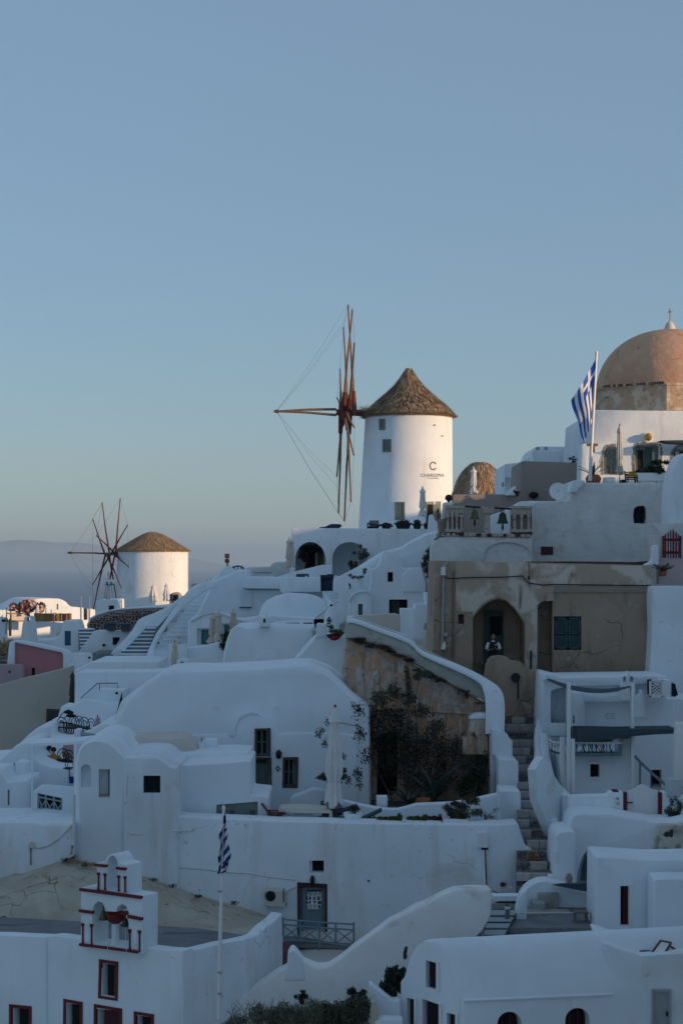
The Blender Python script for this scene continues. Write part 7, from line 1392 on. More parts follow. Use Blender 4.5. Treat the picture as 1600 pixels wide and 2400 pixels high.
c = W(L(1308, 704), 46.6); ct2 = thing('cactus_pot', 'terracotta pot holding a small cactus on the round table', 'pot', c); kq = 46.6/F/2.24; part('pot_body', MB().lathe(c, [(18*kq, 0), (24*kq, 14*kq), (26*kq, 22*kq), (27*kq, 31*kq), (22*kq, 31*kq), (.02, 27*kq)], 18), terra, ct2)
put('foliage', leaf_mesh('f', [(tuple(c+Vector((0, 0, 46*kq))), (20*kq, 20*kq, 20*kq)), (tuple(c+Vector((0, 0, 62*kq))), (10*kq, 10*kq, 10*kq))], 420, .03, .5, 131), leafg, ct2, smooth=False)
fc = thing('deck_chair', 'wooden deck chair with white cloth on the lower terrace', 'chair', W(L(1450, 745), 46.2))
e = [W(L(x, y), Y) for x, y, Y in ((1404, 748, 45.9), (1452, 684, 46.2), (1506, 696, 46.2), (1474, 748, 45.9))]
part('cloth', MB().loft([e, [p+Vector((0, .05, .02)) for p in e]]), whitep, fc, smooth=False); part('frame', MB().tube([e[0], e[1]], .03, 5).tube([e[3], e[2]], .03, 5).tube([e[1]+Vector((-.03, 0, .0)), e[2]], .03, 5), plank, fc)
part('leg', MB().tube([e[2].lerp(e[3], .3), e[3]+Vector((.45, .3, -.05))], .025, 5), plank, fc)
part('pebble_row', MB().loft([[W(L(x, y), 46) for x, y in ((1340, 746), (1345, 734), (1398, 734), (1400, 746))], [W(L(x, y), 46.2) for x, y in ((1340, 746), (1345, 734), (1398, 734), (1400, 746))]]), stone_tread, None, label='row of dark pebbles beside the deck chair', cat='pebbles')
# ---- diagonal wall across the middle foreground
Y7 = 50.0; p7 = FP(Y7)
dw = mass('diagonal_wall', 'sweeping white wall running diagonally across the foreground', 'wall', old_white, p7, SR('440,2600 440,2404 480,2390 512,2374 546,2354 580,2331 613,2305 652,2278 674,2268 676,2232 682,2226 688,2226 698,2236 709,2253 745,2268 769,2266 798,2248 831,2220 871,2192 911,2162 944,2145 977,2125 1000,2117 1036,2098 1064,2086 1110,2083 1150,2084 1153,2110 1150,2150 1130,2185 1100,2215 1060,2250 1010,2600'), .7, .12, .1)
kp = MB(); 
wall('wall_coping', 'whitewashed rounded top of the diagonal foreground wall', 'coping', white2, [(x, y-1, Y7+.3) for x, y in ((440, 2404), (512, 2374), (580, 2331), (652, 2278), (680, 2262), (709, 2254), (745, 2267), (769, 2265), (798, 2247), (871, 2191), (944, 2144), (1000, 2116), (1064, 2086), (1110, 2083), (1148, 2084))], .5, .5, rad=.14)
mass('wall_hump', 'rounded white hump on the diagonal wall beside the brown post', 'wall', white2, FP(Y7-.05), SR('664,2300 672,2270 674,2236 680,2228 690,2227 700,2238 712,2256 716,2300'), .6, .06, .06)
mass('balcony_rock', 'dark rubble below the door balcony', 'wall', rock, FP(56.2), K('590,1160 584,960 700,958 1062,950 1062,1160'), 1.5, .1, .05)
g_ = random.Random(31); rk_ = [o for o in COL.objects if o.name == 'balcony_rock'][0]
for i in range(16):
    x, y = g_.uniform(610, 1010), g_.uniform(975, 1095); r = g_.uniform(.06, .17); part('rubble_stone', MB().lathe(FP(56.15).pt(K(x, y)), [(.01, -r*.7), (r, -r*.3), (r*.9, r*.3), (.01, r*.6)], 6, sq=.6), rock if g_.random() < .55 else stone_light, rk_, smooth=False)
br = thing('door_balcony', 'blue grey balcony railing in front of the lower door', 'balcony', FP(55).pt(K(800, 970))); pbr = FP(56.0)
slab('platform', grey_floor, pbr, K('556,968 556,934 700,936 1040,958 1040,985 800,972'), 0, .95, br)
def bar(parent, a, b, w_=.055, m=bgrey, pl=pbr, nm='rail'): return part(nm, MB().tube([pl.pt(K(*a)), pl.pt(K(*b))], w_/2*1.15, 6), m, parent)
for a, b in (((552, 770), (806, 792)), ((806, 792), (1052, 806)), ((552, 806), (806, 830)), ((806, 830), (1052, 846)), ((548, 914), (806, 930)), ((806, 930), (1052, 964))): bar(br, a, b)
for x, y0, y1 in ((552, 756, 918), (672, 776, 920), (808, 790, 1100), (924, 800, 945), (1052, 792, 970)): bar(br, (x, y0), (x, y1), .07, nm='rail_post')
for x0, x1, y in ((556, 668, 812), (676, 804, 824), (812, 920, 834), (928, 1048, 842)): bar(br, (x0, y+2), (x1, y+98), .04, nm='cross_bar'); bar(br, (x0, y+96), (x1, y+4), .04, nm='cross_bar')
# ---- church with belfry, lower left
AN = -32; p8 = Pl(J(1200, 0)[0], 47.5, AN)
chf = mass('red_trim_church', 'white church with dark red trimmed windows in the lower left', 'church', white2, p8, J('-120,1600 -120,756 0,760 160,768 300,774 340,768 380,770 450,780 540,792 700,812 850,832 1000,850 1080,860 1200,868 1200,1600'), .5, .05, .03, holes=((J('668,1160 668,946 756,958 752,1172'), .4), (J('92,1600 92,1238 198,1250 198,1600'), .4), (J('436,1600 436,1210 526,1220 526,1600'), .4), (J('634,1600 634,1246 784,1262 784,1600'), .4), (J('896,1600 896,1290 992,1302 992,1600'), .4)))
mass('facade_pilaster', None, None, white2, p8, J('-120,1600 -120,760 0,764 160,772 300,778 303,830 304,1600'), .1, .02, .02, parent=chf, off=-.05, holes=((J('72,1700 72,1216 214,1230 214,1700'), .6),))
for i, q in enumerate((((652, 920), (777, 938), (773, 1195), (646, 1176)), ((69, 1214), (216, 1228), (216, 1600), (69, 1600)), ((418, 1181), (543, 1202), (543, 1600), (415, 1600)), ((618, 1215), (802, 1246), (802, 1600), (616, 1600)), ((880, 1263), (1011, 1283), (1009, 1600), (878, 1600)))):
    tl, tr, br_, bl = q; w_ = 17
    for a in ((tl, tr, (tr[0], tr[1]+w_+3), (tl[0], tl[1]+w_+3)), ((bl[0], bl[1]-w_), (br_[0], br_[1]-w_), br_, bl), ((tl[0], tl[1]+w_+4), (tl[0]+w_, tl[1]+w_+6), (bl[0]+w_, bl[1]-w_-1), (bl[0], bl[1]-w_-1)), ((tr[0]-w_, tr[1]+w_+2), (tr[0], tr[1]+w_+4), (br_[0], br_[1]-w_-1), (br_[0]-w_, br_[1]-w_-1))): slab('red_trim', redp, p8, [J(*c_) for c_ in a], -.025-(.045 if i == 1 else 0), .04, chf, smooth=False)
    xm = tl[0]+w_+(tr[0]-tl[0])*.17
    slab('dark_pane', maroon if i in (3,) else dark, p8, [J(xm, bl[1]), J(xm, tl[1]+w_), J(tr[0]-w_+6, tr[1]+w_), J(tr[0]-w_+6, br_[1])], .12, .18, chf)
pR = Pl(428, 47.5, 60)
sw_ = mass('church_side_wall', 'shaded white side wall of the church running back to the door', 'wall', white, pR, SR('428,2480 428,2230 455,2228 480,2222 520,2212 560,2205 590,2198 605,2193 625,2172 645,2158 655,2148 662,2140 664,2230 662,2480'), .45, .06, .04)
zr = W(J(1100, 880), 47.5).z-.30
part('church_roof', MB().loft([[Vector((x, y, zr-.25)) for x, y in ((-11.5, 54.2), (-11.5, 52.3), (-4.6, 47.95), (-2.75, 51.3), (-4.5, 52.4))], [Vector((x, y, zr-.05)) for x, y in ((-11.5, 54.2), (-11.5, 52.3), (-4.6, 47.95), (-2.75, 51.3), (-4.5, 52.4))]]), grey_floor, chf)
mass('wall_end_pillar', 'white pillar with brown wooden post at the balcony corner', 'pillar', white2, FP(52.6), K('483,1180 485,925 500,912 546,912 548,1180'), .5, .04, .03)
mass('brown_post', 'reddish brown wooden post beside the white pillar', 'post', mat('faded_red_wood', (.2, .10, .10), (.16, .08, .08), 5), FP(52.4), K('542,1160 546,945 574,928 586,934 584,1160'), .25, .02, 0)
# belfry
p9 = Pl(J(735, 0)[0], 48.6, AN)
bf = mass('belfry', 'white stepped belfry with dark red columns and bands', 'belfry', white2, p9, J('528,850 530,452 600,436 632,440 632,470 832,494 936,508 934,890 700,855'), .72, .03, .02, holes=((J('606,818 606,610 616,564 645,540 674,552 690,588 700,606 762,610 770,578 800,558 828,572 845,612 843,845 720,828'), 1.5),))
up = mass('upper_stage', None, None, white2, p9, J('632,464 634,300 640,288 688,278 698,250 712,236 735,230 756,238 772,262 780,288 832,304 834,496'), .7, .03, .02, parent=bf, off=.01, holes=((J('704,470 704,300 708,268 718,250 735,240 752,248 766,270 770,300 770,478'), 1.5),))
for a in ('530,452 530,470 934,524 936,506', '526,592 526,610 614,622 616,604', '846,628 846,648 936,666 937,646', '528,815 528,832 700,852 910,882 912,864 700,836', '626,293 626,308 704,316 706,300', '770,314 770,330 829,336 830,320'): slab('red_band', redp, p9, J(a), -.07, .03, bf, smooth=False)
def rcol(cx, y0, y1, w_):
    c = p9.pt(J(cx, y1), -.02); h = (y1-y0)*48.6/F/2.8; r = w_/2*48.6/F/2.8
    return part('red_column', MB().lathe(c, [(r*1.1, 0), (r*.8, .04), (r*.8, h*.78), (r*1.0, h*.84), (r*1.5, h*.9), (r*1.6, h)], 12), redp, bf)
for cx, y0, y1 in ((543, 684, 818), (601, 690, 824), (851, 726, 856), (915, 734, 872)): rcol(cx, y0, y1, 15)
for cx, y0, y1 in ((645, 352, 462), (688, 358, 466), (778, 372, 476), (820, 378, 482)): rcol(cx, y0, y1, 15)
cc = p9.pt(J(757, 836), .3); kb9 = 48.6/F/2.8
part('central_column', MB().lathe(cc, [(38*kb9, 0), (34*kb9, 14*kb9), (26*kb9, 30*kb9), (25*kb9, 130*kb9), (26*kb9, 150*kb9)], 18), white2, bf)
part('red_capital', MB().lathe(cc+Vector((0, 0, 148*kb9)), [(22*kb9, 0), (44*kb9, 14*kb9), (62*kb9, 38*kb9), (70*kb9, 62*kb9), (72*kb9, 74*kb9)], 20), redp, bf)
slab('red_band', redp, p9, J('690,612 690,634 850,640 850,618'), .16, .3, bf, smooth=False)
def small_bell(label, cx, y0, y1, m):
    b = p9.pt(J(cx, y1), .12); h = (y1-y0)*kb9; t = thing('bell', label, 'bell', b, 'bells in the belfry'); part('bell_cup', MB().lathe(b, [(h*.46, 0), (h*.5, .01), (h*.42, h*.12), (h*.3, h*.4), (h*.24, h*.7), (h*.1, h*.84), (.01, h*.86)], 18), m, t); part('clapper', MB().tube([b+Vector((0, 0, h*.2)), b-Vector((0, 0, h*.1))], .018, 6), black, t); part('hanger', MB().tube([b+Vector((0, 0, h*.84)), b+Vector((0, 0, h*1.25))], .02, 5), black, t)
small_bell('greenish bell hanging in the left belfry arch', 678, 590, 662, bronzeg); small_bell('dark bell hanging in the right belfry arch', 822, 640, 704, bronze)
for x0, x1, y0, y1 in ((556, 588, 658, 810), (868, 900, 702, 855)): slab('blind_arch', white, p9, arch(J, x0, x1, y0, y1), -.012, .02, bf)
part('bell_rope', MB().tube([p9.pt(J(678, 662), .1), p9.pt(J(700, 800), .05), p9.pt(J(715, 930), -.3)], .008, 4).tube([p9.pt(J(822, 704), .1), p9.pt(J(830, 900), -.2), p9.pt(J(850, 1000), -.3)], .008, 4), rough_white, bf, kind='stuff')
# earth slope between church and houses
rows = [[W(J(x, y), Y) for x, y, Y in r] for r in (
    [(-150, 700, 53.9), (0, 690, 53.9), (150, 700, 53.9), (400, 735, 53.8), (530, 750, 53.7), (760, 760, 53.6), (1000, 775, 53.5), (1300, 780, 53.5), (1568, 790, 53.5), (1750, 780, 54)],
    [(-150, 645, 54), (0, 648, 54), (150, 655, 54), (400, 690, 53.9), (530, 715, 53.8), (760, 730, 53.7), (1000, 742, 53.6), (1300, 750, 53.8), (1568, 756, 54.2), (1750, 740, 54.8)],
    [(-150, 520, 55), (0, 510, 55), (150, 480, 55), (400, 470, 55), (530, 475, 55), (760, 500, 54.8), (1000, 550, 55), (1300, 620, 55.4), (1568, 660, 55.8), (1750, 690, 55.8)],
    [(-150, 420, 56), (0, 396, 56), (150, 340, 56.6), (400, 260, 56.6), (530, 280, 56.6), (760, 330, 56.5), (1000, 395, 56.5), (1300, 505, 56.6), (1568, 575, 56.7), (1750, 640, 56.7)],
    [(-150, 395, 58), (0, 375, 58), (150, 315, 58), (400, 235, 58), (530, 255, 58), (760, 310, 58), (1000, 380, 58), (1300, 490, 58), (1568, 560, 58), (1750, 620, 58)])]
mb = MB().loft(rows, cap=False, closed=False); put('earth_slope', mb.mesh('earth_slope'), earth, kind='structure')
tf = leaf_mesh('f', [(tuple(W(J(x, y), Y)), (.16, .15, .07)) for x, y, Y in ((1010, 398, 56), (1130, 440, 56), (1535, 552, 56.2), (560, 300, 56.2), (430, 268, 56.4), (1300, 508, 56.2))], 420, .06, .15, 141); put('weed_tufts', tf, leafb, kind='stuff', smooth=False)
put('dry_weeds', leaf_mesh('f', [(tuple(W(J(x, y), Y)), (.3, .15, .07)) for x, y, Y in ((520, 285, 56.2), (600, 300, 56.2), (470, 272, 56.4))], 300, .06, .15, 142), straw, kind='stuff', smooth=False)
# ---- left house block
YP = 56.9
l1 = mass('rounded_house', 'rounded white house with a small arched niche at left', 'house', white2, FP(YP), FF('466,1420 470,1200 480,760 488,640 505,560 540,510 600,484 660,482 720,498 770,540 800,585 826,604 834,1420'), 5.4, .35, .10, holes=((arch(FF, 530, 598, 650, 800), .3), (FF.r(648, 858, 720, 682), .3)))
slab('blue_shutter_edge', navy, FP(YP), FF.r(711, 858, 720, 686), .02, .3, l1); slab('niche_back', white, FP(YP), FF.r(640, 866, 726, 676), .26, .29, l1); slab('niche_sill', mat('dull_pink_sill', (.35, .24, .24)), FP(YP), FF.r(648, 862, 716, 852), -.03, .26, l1)
l2 = mass('square_window_house', 'white house front with one square dark window', 'house', white, FP(YP-.12), FF('806,1500 808,610 830,600 930,592 1040,598 1086,630 1120,660 1168,668 1172,1500'), 5.4, .14, .08, holes=((FF.r(940, 838, 1052, 724), .22),))
window(l2, FP(YP-.12), FF.r(940, 838, 1052, 724), .18, black, dark, .06, 1, 1)
for pts, r in ((((845, 1100), (880, 1108), (945, 1110)), .03), (((1140, 1090), (1200, 1084), (1235, 1084)), .03), (((840, 720), (832, 780), (830, 860)), .025)): part('plaster_ridge', MB().tube([FP(YP-.12).pt(FF(x, y), 0) for x, y in pts], r, 5), rough_white, l2)
mass('roof_kerb', 'cream vaulted roof behind the square window house', 'roof', cream, FP(61), FF('740,640 752,520 780,480 900,474 1100,470 1190,468 1230,490 1270,540 1300,560 1310,640'), 2.2, .25, .1)
mass('roof_kerb', 'long low white roof vault right of the cream roof', 'roof', white2, FP(60.4), FF('1010,760 1030,610 1060,590 1160,580 1300,570 1500,566 1640,568 1640,640 1640,760'), 2.6, .2, .1)
boxy('roof_box', 'white box chimney on the roof vault', 'chimney', white2, FF, 1340, 488, 1420, 558, 61.8, .7); boxy('roof_meter', 'small white box beside the chimney on roof', 'box', white2, FF, 1306, 505, 1338, 552, 61.5, .4)
part('roof_pipe', MB().tube([W(FF(x, y), 61.4) for x, y in ((1322, 505), (1322, 480), (1330, 478))], .03, 6), greyp, None, label='thin grey pipe above the small roof box', cat='pipe')
# left lower wall and terraces
l3 = mass('left_garden_wall', 'long white garden wall at the lower left with pipe', 'wall', white, FP(56.4), FF('-150,1600 -150,1040 0,1032 200,1028 320,1042 430,1046 472,1040 480,1060 480,1260 300,1340 200,1400'), 3.5, .10, .06)
part('wall_pipe', MB().tube([FP(56.4).pt(FF(x, y), -.03) for x, y in ((470, 1050), (430, 1090), (380, 1140), (320, 1180), (260, 1196), (215, 1190), (202, 1200), (202, 1310))], .035, 6), rough_white, l3); part('wall_pipe', MB().tube([FP(56.3).pt(FF(x, y), -.02) for x, y in ((488, 850), (486, 1040), (478, 1180), (466, 1240))], .05, 6), rough_white, l3)
slab('plaster_knob', cream, FP(56.4), FF('192,1190 196,1162 215,1155 234,1164 236,1190 215,1198'), -.08, 0, l3)
lb = mass('lattice_balcony', 'white balcony with grey crossed lattice panel at left', 'balcony', white2, FP(59.5), FF('205,1120 208,830 246,828 412,842 488,846 486,1120'), 2, .05, .03, holes=((FF('244,972 246,836 410,872 406,1000'), 1.6),))
pl5 = FP(59.55); lp5 = thing('balcony_lattice', '', '', pl5.pt(FF(326, 985))); del lp5['label'], lp5['category']; lp5.parent = lb; lp5.location = lp5.location-WL[lb.name]
def fbar(a, b, w_=.06): return part('lattice_bar', MB().tube([pl5.pt(FF(*a)), pl5.pt(FF(*b))], w_/2*1.2, 5), mat_gl, lp5)
mat_gl = mat('grey_lattice_paint', (.30, .36, .36), rough=.6)
for y in (836, 862): fbar((246, y), (410, y+32))
fbar((246, 966), (408, 998), .07)
for x in (250, 300, 354, 405): fbar((x, 838+(x-246)*.2), (x, 968+(x-246)*.19))
for x0, x1 in ((252, 298), (302, 352), (356, 404)): fbar((x0, 872+(x0-246)*.2), (x1, 962+(x1-246)*.19), .04); fbar((x0, 960+(x0-246)*.19), (x1, 876+(x1-246)*.2), .04)
slab('lattice_dark_back', slate, FP(60.6), FF.r(240, 1010, 420, 828), .2, .4, lb)
prg = thing('pergola', 'white pergola beam with thin posts at the left terraces', 'pergola', W(FF(210, 1028), 60)); slab('beam', white2, FP(59.2), FF('160,522 170,512 420,508 560,494 560,512 420,524 170,530'), 0, 1.8, prg)
for x0, x1, y1 in ((205, 214, 1030), (484, 500, 850)): slab('post', white2, FP(59.1), FF.r(x0, y1, x1, 520), 0, .15, prg)
mass('left_mid_wall', 'white stepped walls below the seated people', 'wall', white2, FP(66), FF('-150,1200 -150,660 0,620 110,520 180,505 215,520 215,600 260,640 340,668 420,672 470,690 486,700 486,1200'), 4, .10, .08)
mass('left_vault', 'small white vault at the far left with narrow windows', 'house', white2, FP(62.5), FF('-150,1200 -150,700 0,690 30,740 48,766 90,756 180,752 196,790 200,1200'), 2.5, .10, .06, holes=((FF.r(50, 918, 62, 818), .2), (FF.r(36, 1040, 44, 940), .2), (FF.r(56, 1040, 74, 950), .2)))
for q in ((44, 922, 66, 814), (32, 1046, 48, 936), (52, 1046, 78, 946)): slab('pane', bgrey, FP(62.5), FF.r(*q), .16, .19, [o for o in COL.objects if o.name.startswith('left_vault')][0])
mass('left_chimney', 'white stubby chimney block at the far left', 'chimney', white2, FP(64.5), FF('92,800 100,640 112,630 150,632 178,640 184,800'), .8, .05, .04)
slab('slot_window', bgrey, FP(65.9), FF('78,690 82,648 92,644 92,690'), 0, .1)['label'] = 'narrow dark slot window on the far left wall'
[o for o in COL.objects if o.name == 'slot_window'][0]['category'] = 'window'
mass('stair_mound', 'smooth white mound below the restaurant terrace', 'wall', white2, FP(73), FF('60,700 100,540 180,460 250,404 320,400 330,470 420,480 490,470 560,440 670,380 900,400 1080,425 1080,700'), 5, .15, .1)
mass('upper_mound', 'white wall rising behind the restaurant chairs', 'wall', white2, FP(78), FF('330,520 390,300 404,264 450,270 520,240 560,222 700,244 790,240 790,160 812,160 812,240 760,380 740,520'), 2, .1, .08)
mass('terrace_parapet', 'white parapet with lamps and thin handrail above the chairs', 'wall', white2, FP(80), FF('486,300 490,60 520,40 900,40 1060,34 1120,60 1120,300'), 2, .10, .06)
mass('thin_slab', 'thin white slab roof on a post under the handrail', 'roof', white2, FP(78.6), FF('530,232 528,212 590,180 640,155 800,160 812,180 806,206 780,246 690,244 600,240'), 1.2, .05, .03)
slab('slab_post', greyp, FP(78.5), FF.r(666, 375, 680, 240), 0, .15)['label'] = 'grey post carrying the thin white slab'; [o for o in COL.objects if o.name == 'slab_post'][0]['category'] = 'post'
hrail = thing('handrail', 'thin grey handrail on the white slab roof', 'railing', W(FF(700, 160), 78.4)); part('rail', MB().tube([W(FF(x, y), 78.4) for x, y in ((530, 215), (640, 117), (770, 117), (770, 150))], .03, 6), bgrey, hrail)
part('rail_post', MB().tube([W(FF(653, 117), 78.4), W(FF(653, 162), 78.4)], .025, 5), bgrey, hrail)
for i, (x, y) in enumerate(((765, 182), (804, 170))): round_lamp(('round dark porthole light left on the white slab', 'round dark porthole light right on the white slab')[i], FF, x, y, 78.3, 9, .9 if i == 0 else .4)
mass('bluish_buttress', 'broad smooth white end slope of the terrace house', 'wall', white2, FP(66.5), FF('700,470 735,380 762,310 790,236 860,180 960,110 1060,36 1130,40 1180,100 1240,205 1290,330 1310,470'), 1.2, .25, .1)
# restaurant chairs, tables, lamps and people
def hoop_chair(b, lab, s=1.0):
    t = thing('iron_chair', lab, 'chair', b, 'black iron chairs on the restaurant terraces')
    part('back_hoop', MB().tube([b+Vector((.24*s*math.cos(a), .0, .46*s+.42*s*math.sin(a))) for a in np.linspace(-.2, math.pi+.2, 12)], .02, 5), black, t); part('back_scroll', MB().tube([b+Vector((.13*s*math.cos(a), 0, .48*s+.26*s*math.sin(a))) for a in np.linspace(0, math.pi, 8)], .016, 4), black, t)
    part('seat', MB().lathe(b+Vector((0, -.2*s, .44*s)), [(.02, 0), (.23*s, 0), (.23*s, .03), (.02, .04)], 12), black, t)
    for x in (-.19, .19):
        for y in (0, -.36): part('leg', MB().tube([b+Vector((x*s, y*s, .45*s)), b+Vector((x*1.1*s, y*1.05*s, 0))], .018, 4), black, t)
    return t
first = None; places = [((405, 470), 75.5, 'iron chair at the upper terrace corner'), ((485, 455), 75.9, 'leftmost hooped chair of the upper terrace row'), ((520, 462), 75.6, 'second hooped chair of the upper terrace row'), ((552, 470), 75.3, 'third hooped chair of the upper terrace row'), ((598, 480), 75.0, 'rightmost hooped chair of the upper terrace row'), ((412, 690), 68.2, 'left hooped chair right of the seated people'), ((452, 700), 68.0, 'right hooped chair near the terrace cushion'), ((462, 745), 66.4, 'hooped chair low beside the pergola post')]
for q, Y, lab in places:
    b = W(FF(*q), Y)
    if first is None: first = hoop_chair(b, lab)
    else: copy_tree(first, b, lab, rz=random.uniform(-.5, .5))
for i, (x0, x1, y, Y, m_) in enumerate(((430, 585, 408, 75.0, black), (388, 470, 636, 68.5, black), (335, 480, 660, 67.4, slate), (310, 482, 812, 63.8, black))):
    k_ = Y/F/2.8; c_ = W(FF((x0+x1)/2, y), Y); t = thing('bar_table', ('long dark table of the upper restaurant terrace', 'dark table right of the seated people', 'lower dark counter in front of seated people', 'dark rail table above the lattice balcony')[i], 'table', c_-Vector((0, 0, .7)), 'dark restaurant tables'); part('table_top', MB().box(c_, ((x1-x0)*k_, .6, .07)), m_, t, smooth=False)
    for s in (-.45, -.15, .15, .45): part('leg', MB().box(c_+Vector((s*(x1-x0)*k_, 0, -.42)), (.05, .05, .78)), black, t, smooth=False)
bxx = thing('terrace_railing', 'dark iron railing at the left end of the upper restaurant terrace', 'railing', W(FF(360, 480), 76)); 
for i in range(9): x = 326+i*18; part('baluster', MB().tube([W(FF(x, 362+i*2), 76), W(FF(x, 478), 76)], .026, 4), black, bxx)
part('top_rail', MB().tube([W(FF(x, y), 76) for x, y in ((322, 350), (345, 365), (400, 372), (480, 384))], .035, 5), black, bxx); slab('red_panel', maroon, FP(76), FF.r(345, 478, 398, 446), .1, .15, bxx, smooth=False)
rl2 = thing('terrace_railing', 'pale crossed railing right of the restaurant tables', 'railing', W(FF(588, 490), 70)); 
for y in (440, 462): part('rail', MB().tube([W(FF(530, y), 70), W(FF(642, y+18), 70)], .035, 5), mat_gl, rl2)
for i in range(7): x = 532+i*18; part('baluster', MB().tube([W(FF(x, 440+i*2.8), 70), W(FF(x, 494), 70)], .025, 4), mat_gl, rl2)
slab('railing_back', slate, FP(70.3), FF('528,500 530,452 640,470 640,500'), 0, .1, rl2)
mass('railing_block', 'white block in front of the crossed railing', 'wall', white2, FP(70.8), FF('484,520 486,425 500,418 528,420 530,520'), .5, .03, .02)
for i, (pts) in enumerate((((388, 345), (412, 312), (425, 308)), ((415, 352), (432, 336), (442, 331)))):
    p = [W(FF(x, y), 75.6) for x, y in pts]; t = thing('reading_lamp', ('taller black spot lamp bent over the restaurant railing', 'lower black spot lamp bent over the restaurant railing')[i], 'lamp', p[0], 'spot lamps on the upper terrace'); part('stem', MB().tube(p, .02, 5), black, t); part('lamp_head', MB().tube([p[-1]-Vector((.05, 0, 0)), p[-1]+Vector((.15, 0, .03)), p[-1]+Vector((.38, 0, -.02))], [.04, .11, .05], 8), black, t)
parasol('small pinkish closed parasol on the upper restaurant terrace', FF, 641, 338, 432, 446, 74.6, 46, canvasp, wood, finial=capred, bulge=1.1)
slab('easel_lamp_frame', black, FP(70), FF('300,455 302,442 304,442 304,455'), 0, .02)['label'] = 'tiny dark stub beside the terrace mound'; [o for o in COL.objects if o.name.startswith('easel_lamp')][0]['category'] = 'stub'; [o for o in COL.objects if o.name.startswith('easel_lamp')][0].name = 'iron_stub'
def seated(label, fr, hx, hy, Y, m_, s, face, arms):
    hp_ = W(fr(hx, hy), Y); t = thing('person', label, 'person', hp_-Vector((0, 0, 1.2)))
    Q_ = lambda x, y, z: hp_+Vector((x, y, z-1.17))*1.0
    pts = [(Q_(0, 0, .5), (.15, .13)), (Q_(0, -.02, .72), (.14, .11)), (Q_(0, -.04, .92), (.17, .11)), (Q_(0, -.03, 1.0), (.09, .08)), (Q_(0, 0, 1.08), .05), (Q_(-.2, -.04, .96), .062), (Q_(-.27, .02, .72), .05), (Q_(-.2+arms, .28, .7), .038), (Q_(.2, -.04, .96), .062), (Q_(.27, .02, .72), .05), (Q_(.2+arms, .28, .7), .038), (Q_(-.1, .2, .5), .09), (Q_(-.12, .45, .48), .07), (Q_(-.12, .45, .05), .045), (Q_(.1, .2, .5), .09), (Q_(.12, .45, .48), .07), (Q_(.12, .45, .05), .045)]
    limb_body('body', t, pts, [(0, 1), (1, 2), (2, 3), (3, 4), (2, 5), (5, 6), (6, 7), (2, 8), (8, 9), (9, 10), (0, 11), (11, 12), (12, 13), (0, 14), (14, 15), (15, 16)], skin)
    part('shirt', MB().loft([[Q_(x*math.cos(a), -.03+y*math.sin(a), z) for a in np.linspace(0, 2*math.pi, 17)[:-1]] for x, y, z in ((.2, .16, .42), (.19, .15, .6), (.2, .15, .8), (.22, .14, .92), (.16, .11, 1.0), (.07, .07, 1.03))]), m_, t)
    for q in (-1, 1): part('sleeve', MB().tube([Q_(q*.18, -.04, .97), Q_(q*.225, -.02, .88), Q_(q*.262, .01, .76)], [.075, .08, .072], 10), m_, t); part('trouser_leg', MB().tube([Q_(q*.1, .0, .5), Q_(q*.12, .45, .5), Q_(q*.12, .46, .1)], [.12, .095, .075], 8), vestm, t)
    head(t, hp_+Vector((0, .01, .03)), 1.0, face); hand(t, Q_(-.2+arms, .30, .70), (.3, 1, 0), (0, 0, 1)); hand(t, Q_(.2+arms, .30, .70), (-.3, 1, 0), (0, 0, 1))
seated('seated person in lilac shirt turned towards a companion', FF, 325, 550, 68.9, lilac, 1, (.8, .6, 0), .1); seated('seated person in orange shirt seen from behind', FF, 352, 562, 68.1, orange, 1, (-.3, 1, 0), -.05)
part('pot_cushion', MB().lathe(W(FF(452, 612), 68.6), [(.2, 0), (.28, .15), (.27, .4), (.2, .58), (.02, .62)], 16), canvasp, None, label='rounded pinkish cushion roll on the lower restaurant terrace', cat='cushion')
lt_ = part('lettering', MB().box(W(FF(472, 752), 65.9), (.2, .05, .26)), flagn, None, label='dark blue letter shape on the white wall by pergola post', cat='sign')
# flagpole in the foreground
yf2 = 46.5; t = thing('flagpole', 'tall thin white flagpole standing before the church', 'flagpole', W(SR(513, 2380), yf2)); part('pole', MB().tube([W(SR(513, 2390), yf2), W(SR(516, 2200), yf2), W(SR(520, 2040), yf2), W(SR(524, 1898), yf2)], [.055, .05, .04, .035], 8), whitep, t); part('pole_cap', MB().lathe(W(SR(524, 1898), yf2), [(.04, -.02), (.055, .04), (.03, .1), (.01, .12)], 8), whitep, t)
for y in (2090, 2280, 2330): part('cleat', MB().box(W(SR(515, y), yf2-.06), (.12, .06, .05)), greyp, t)
mb = MB(); nv, nu = 40, 14; rows = []
cl = [(0, 526.5, 1), (.1, 526, 3), (.2, 526, 5), (.3, 522.5, 8), (.36, 524, 8), (.45, 522, 9), (.55, 526, 10), (.7, 526, 11.5), (.8, 525.5, 12.5), (.9, 523.5, 11.5), (1, 519.5, 8)]
for j in range(nv+1):
    v = j/nv; cx = np.interp(v, [c_[0] for c_ in cl], [c_[1] for c_ in cl]); hw = np.interp(v, [c_[0] for c_ in cl], [c_[2] for c_ in cl]); y = 1905+v*142; row = []
    for i in range(nu+1):
        u = i/nu*2-1; a = u*2.4; row.append(W(SR(cx+1.35*hw*u*(.85+.15*math.cos(3*v*6)), y+(-u*hw*.35)), yf2-.08+.10*math.sin(a*2+v*5)))
    rows.append(row)
mb.v = [p for r in rows for p in r]
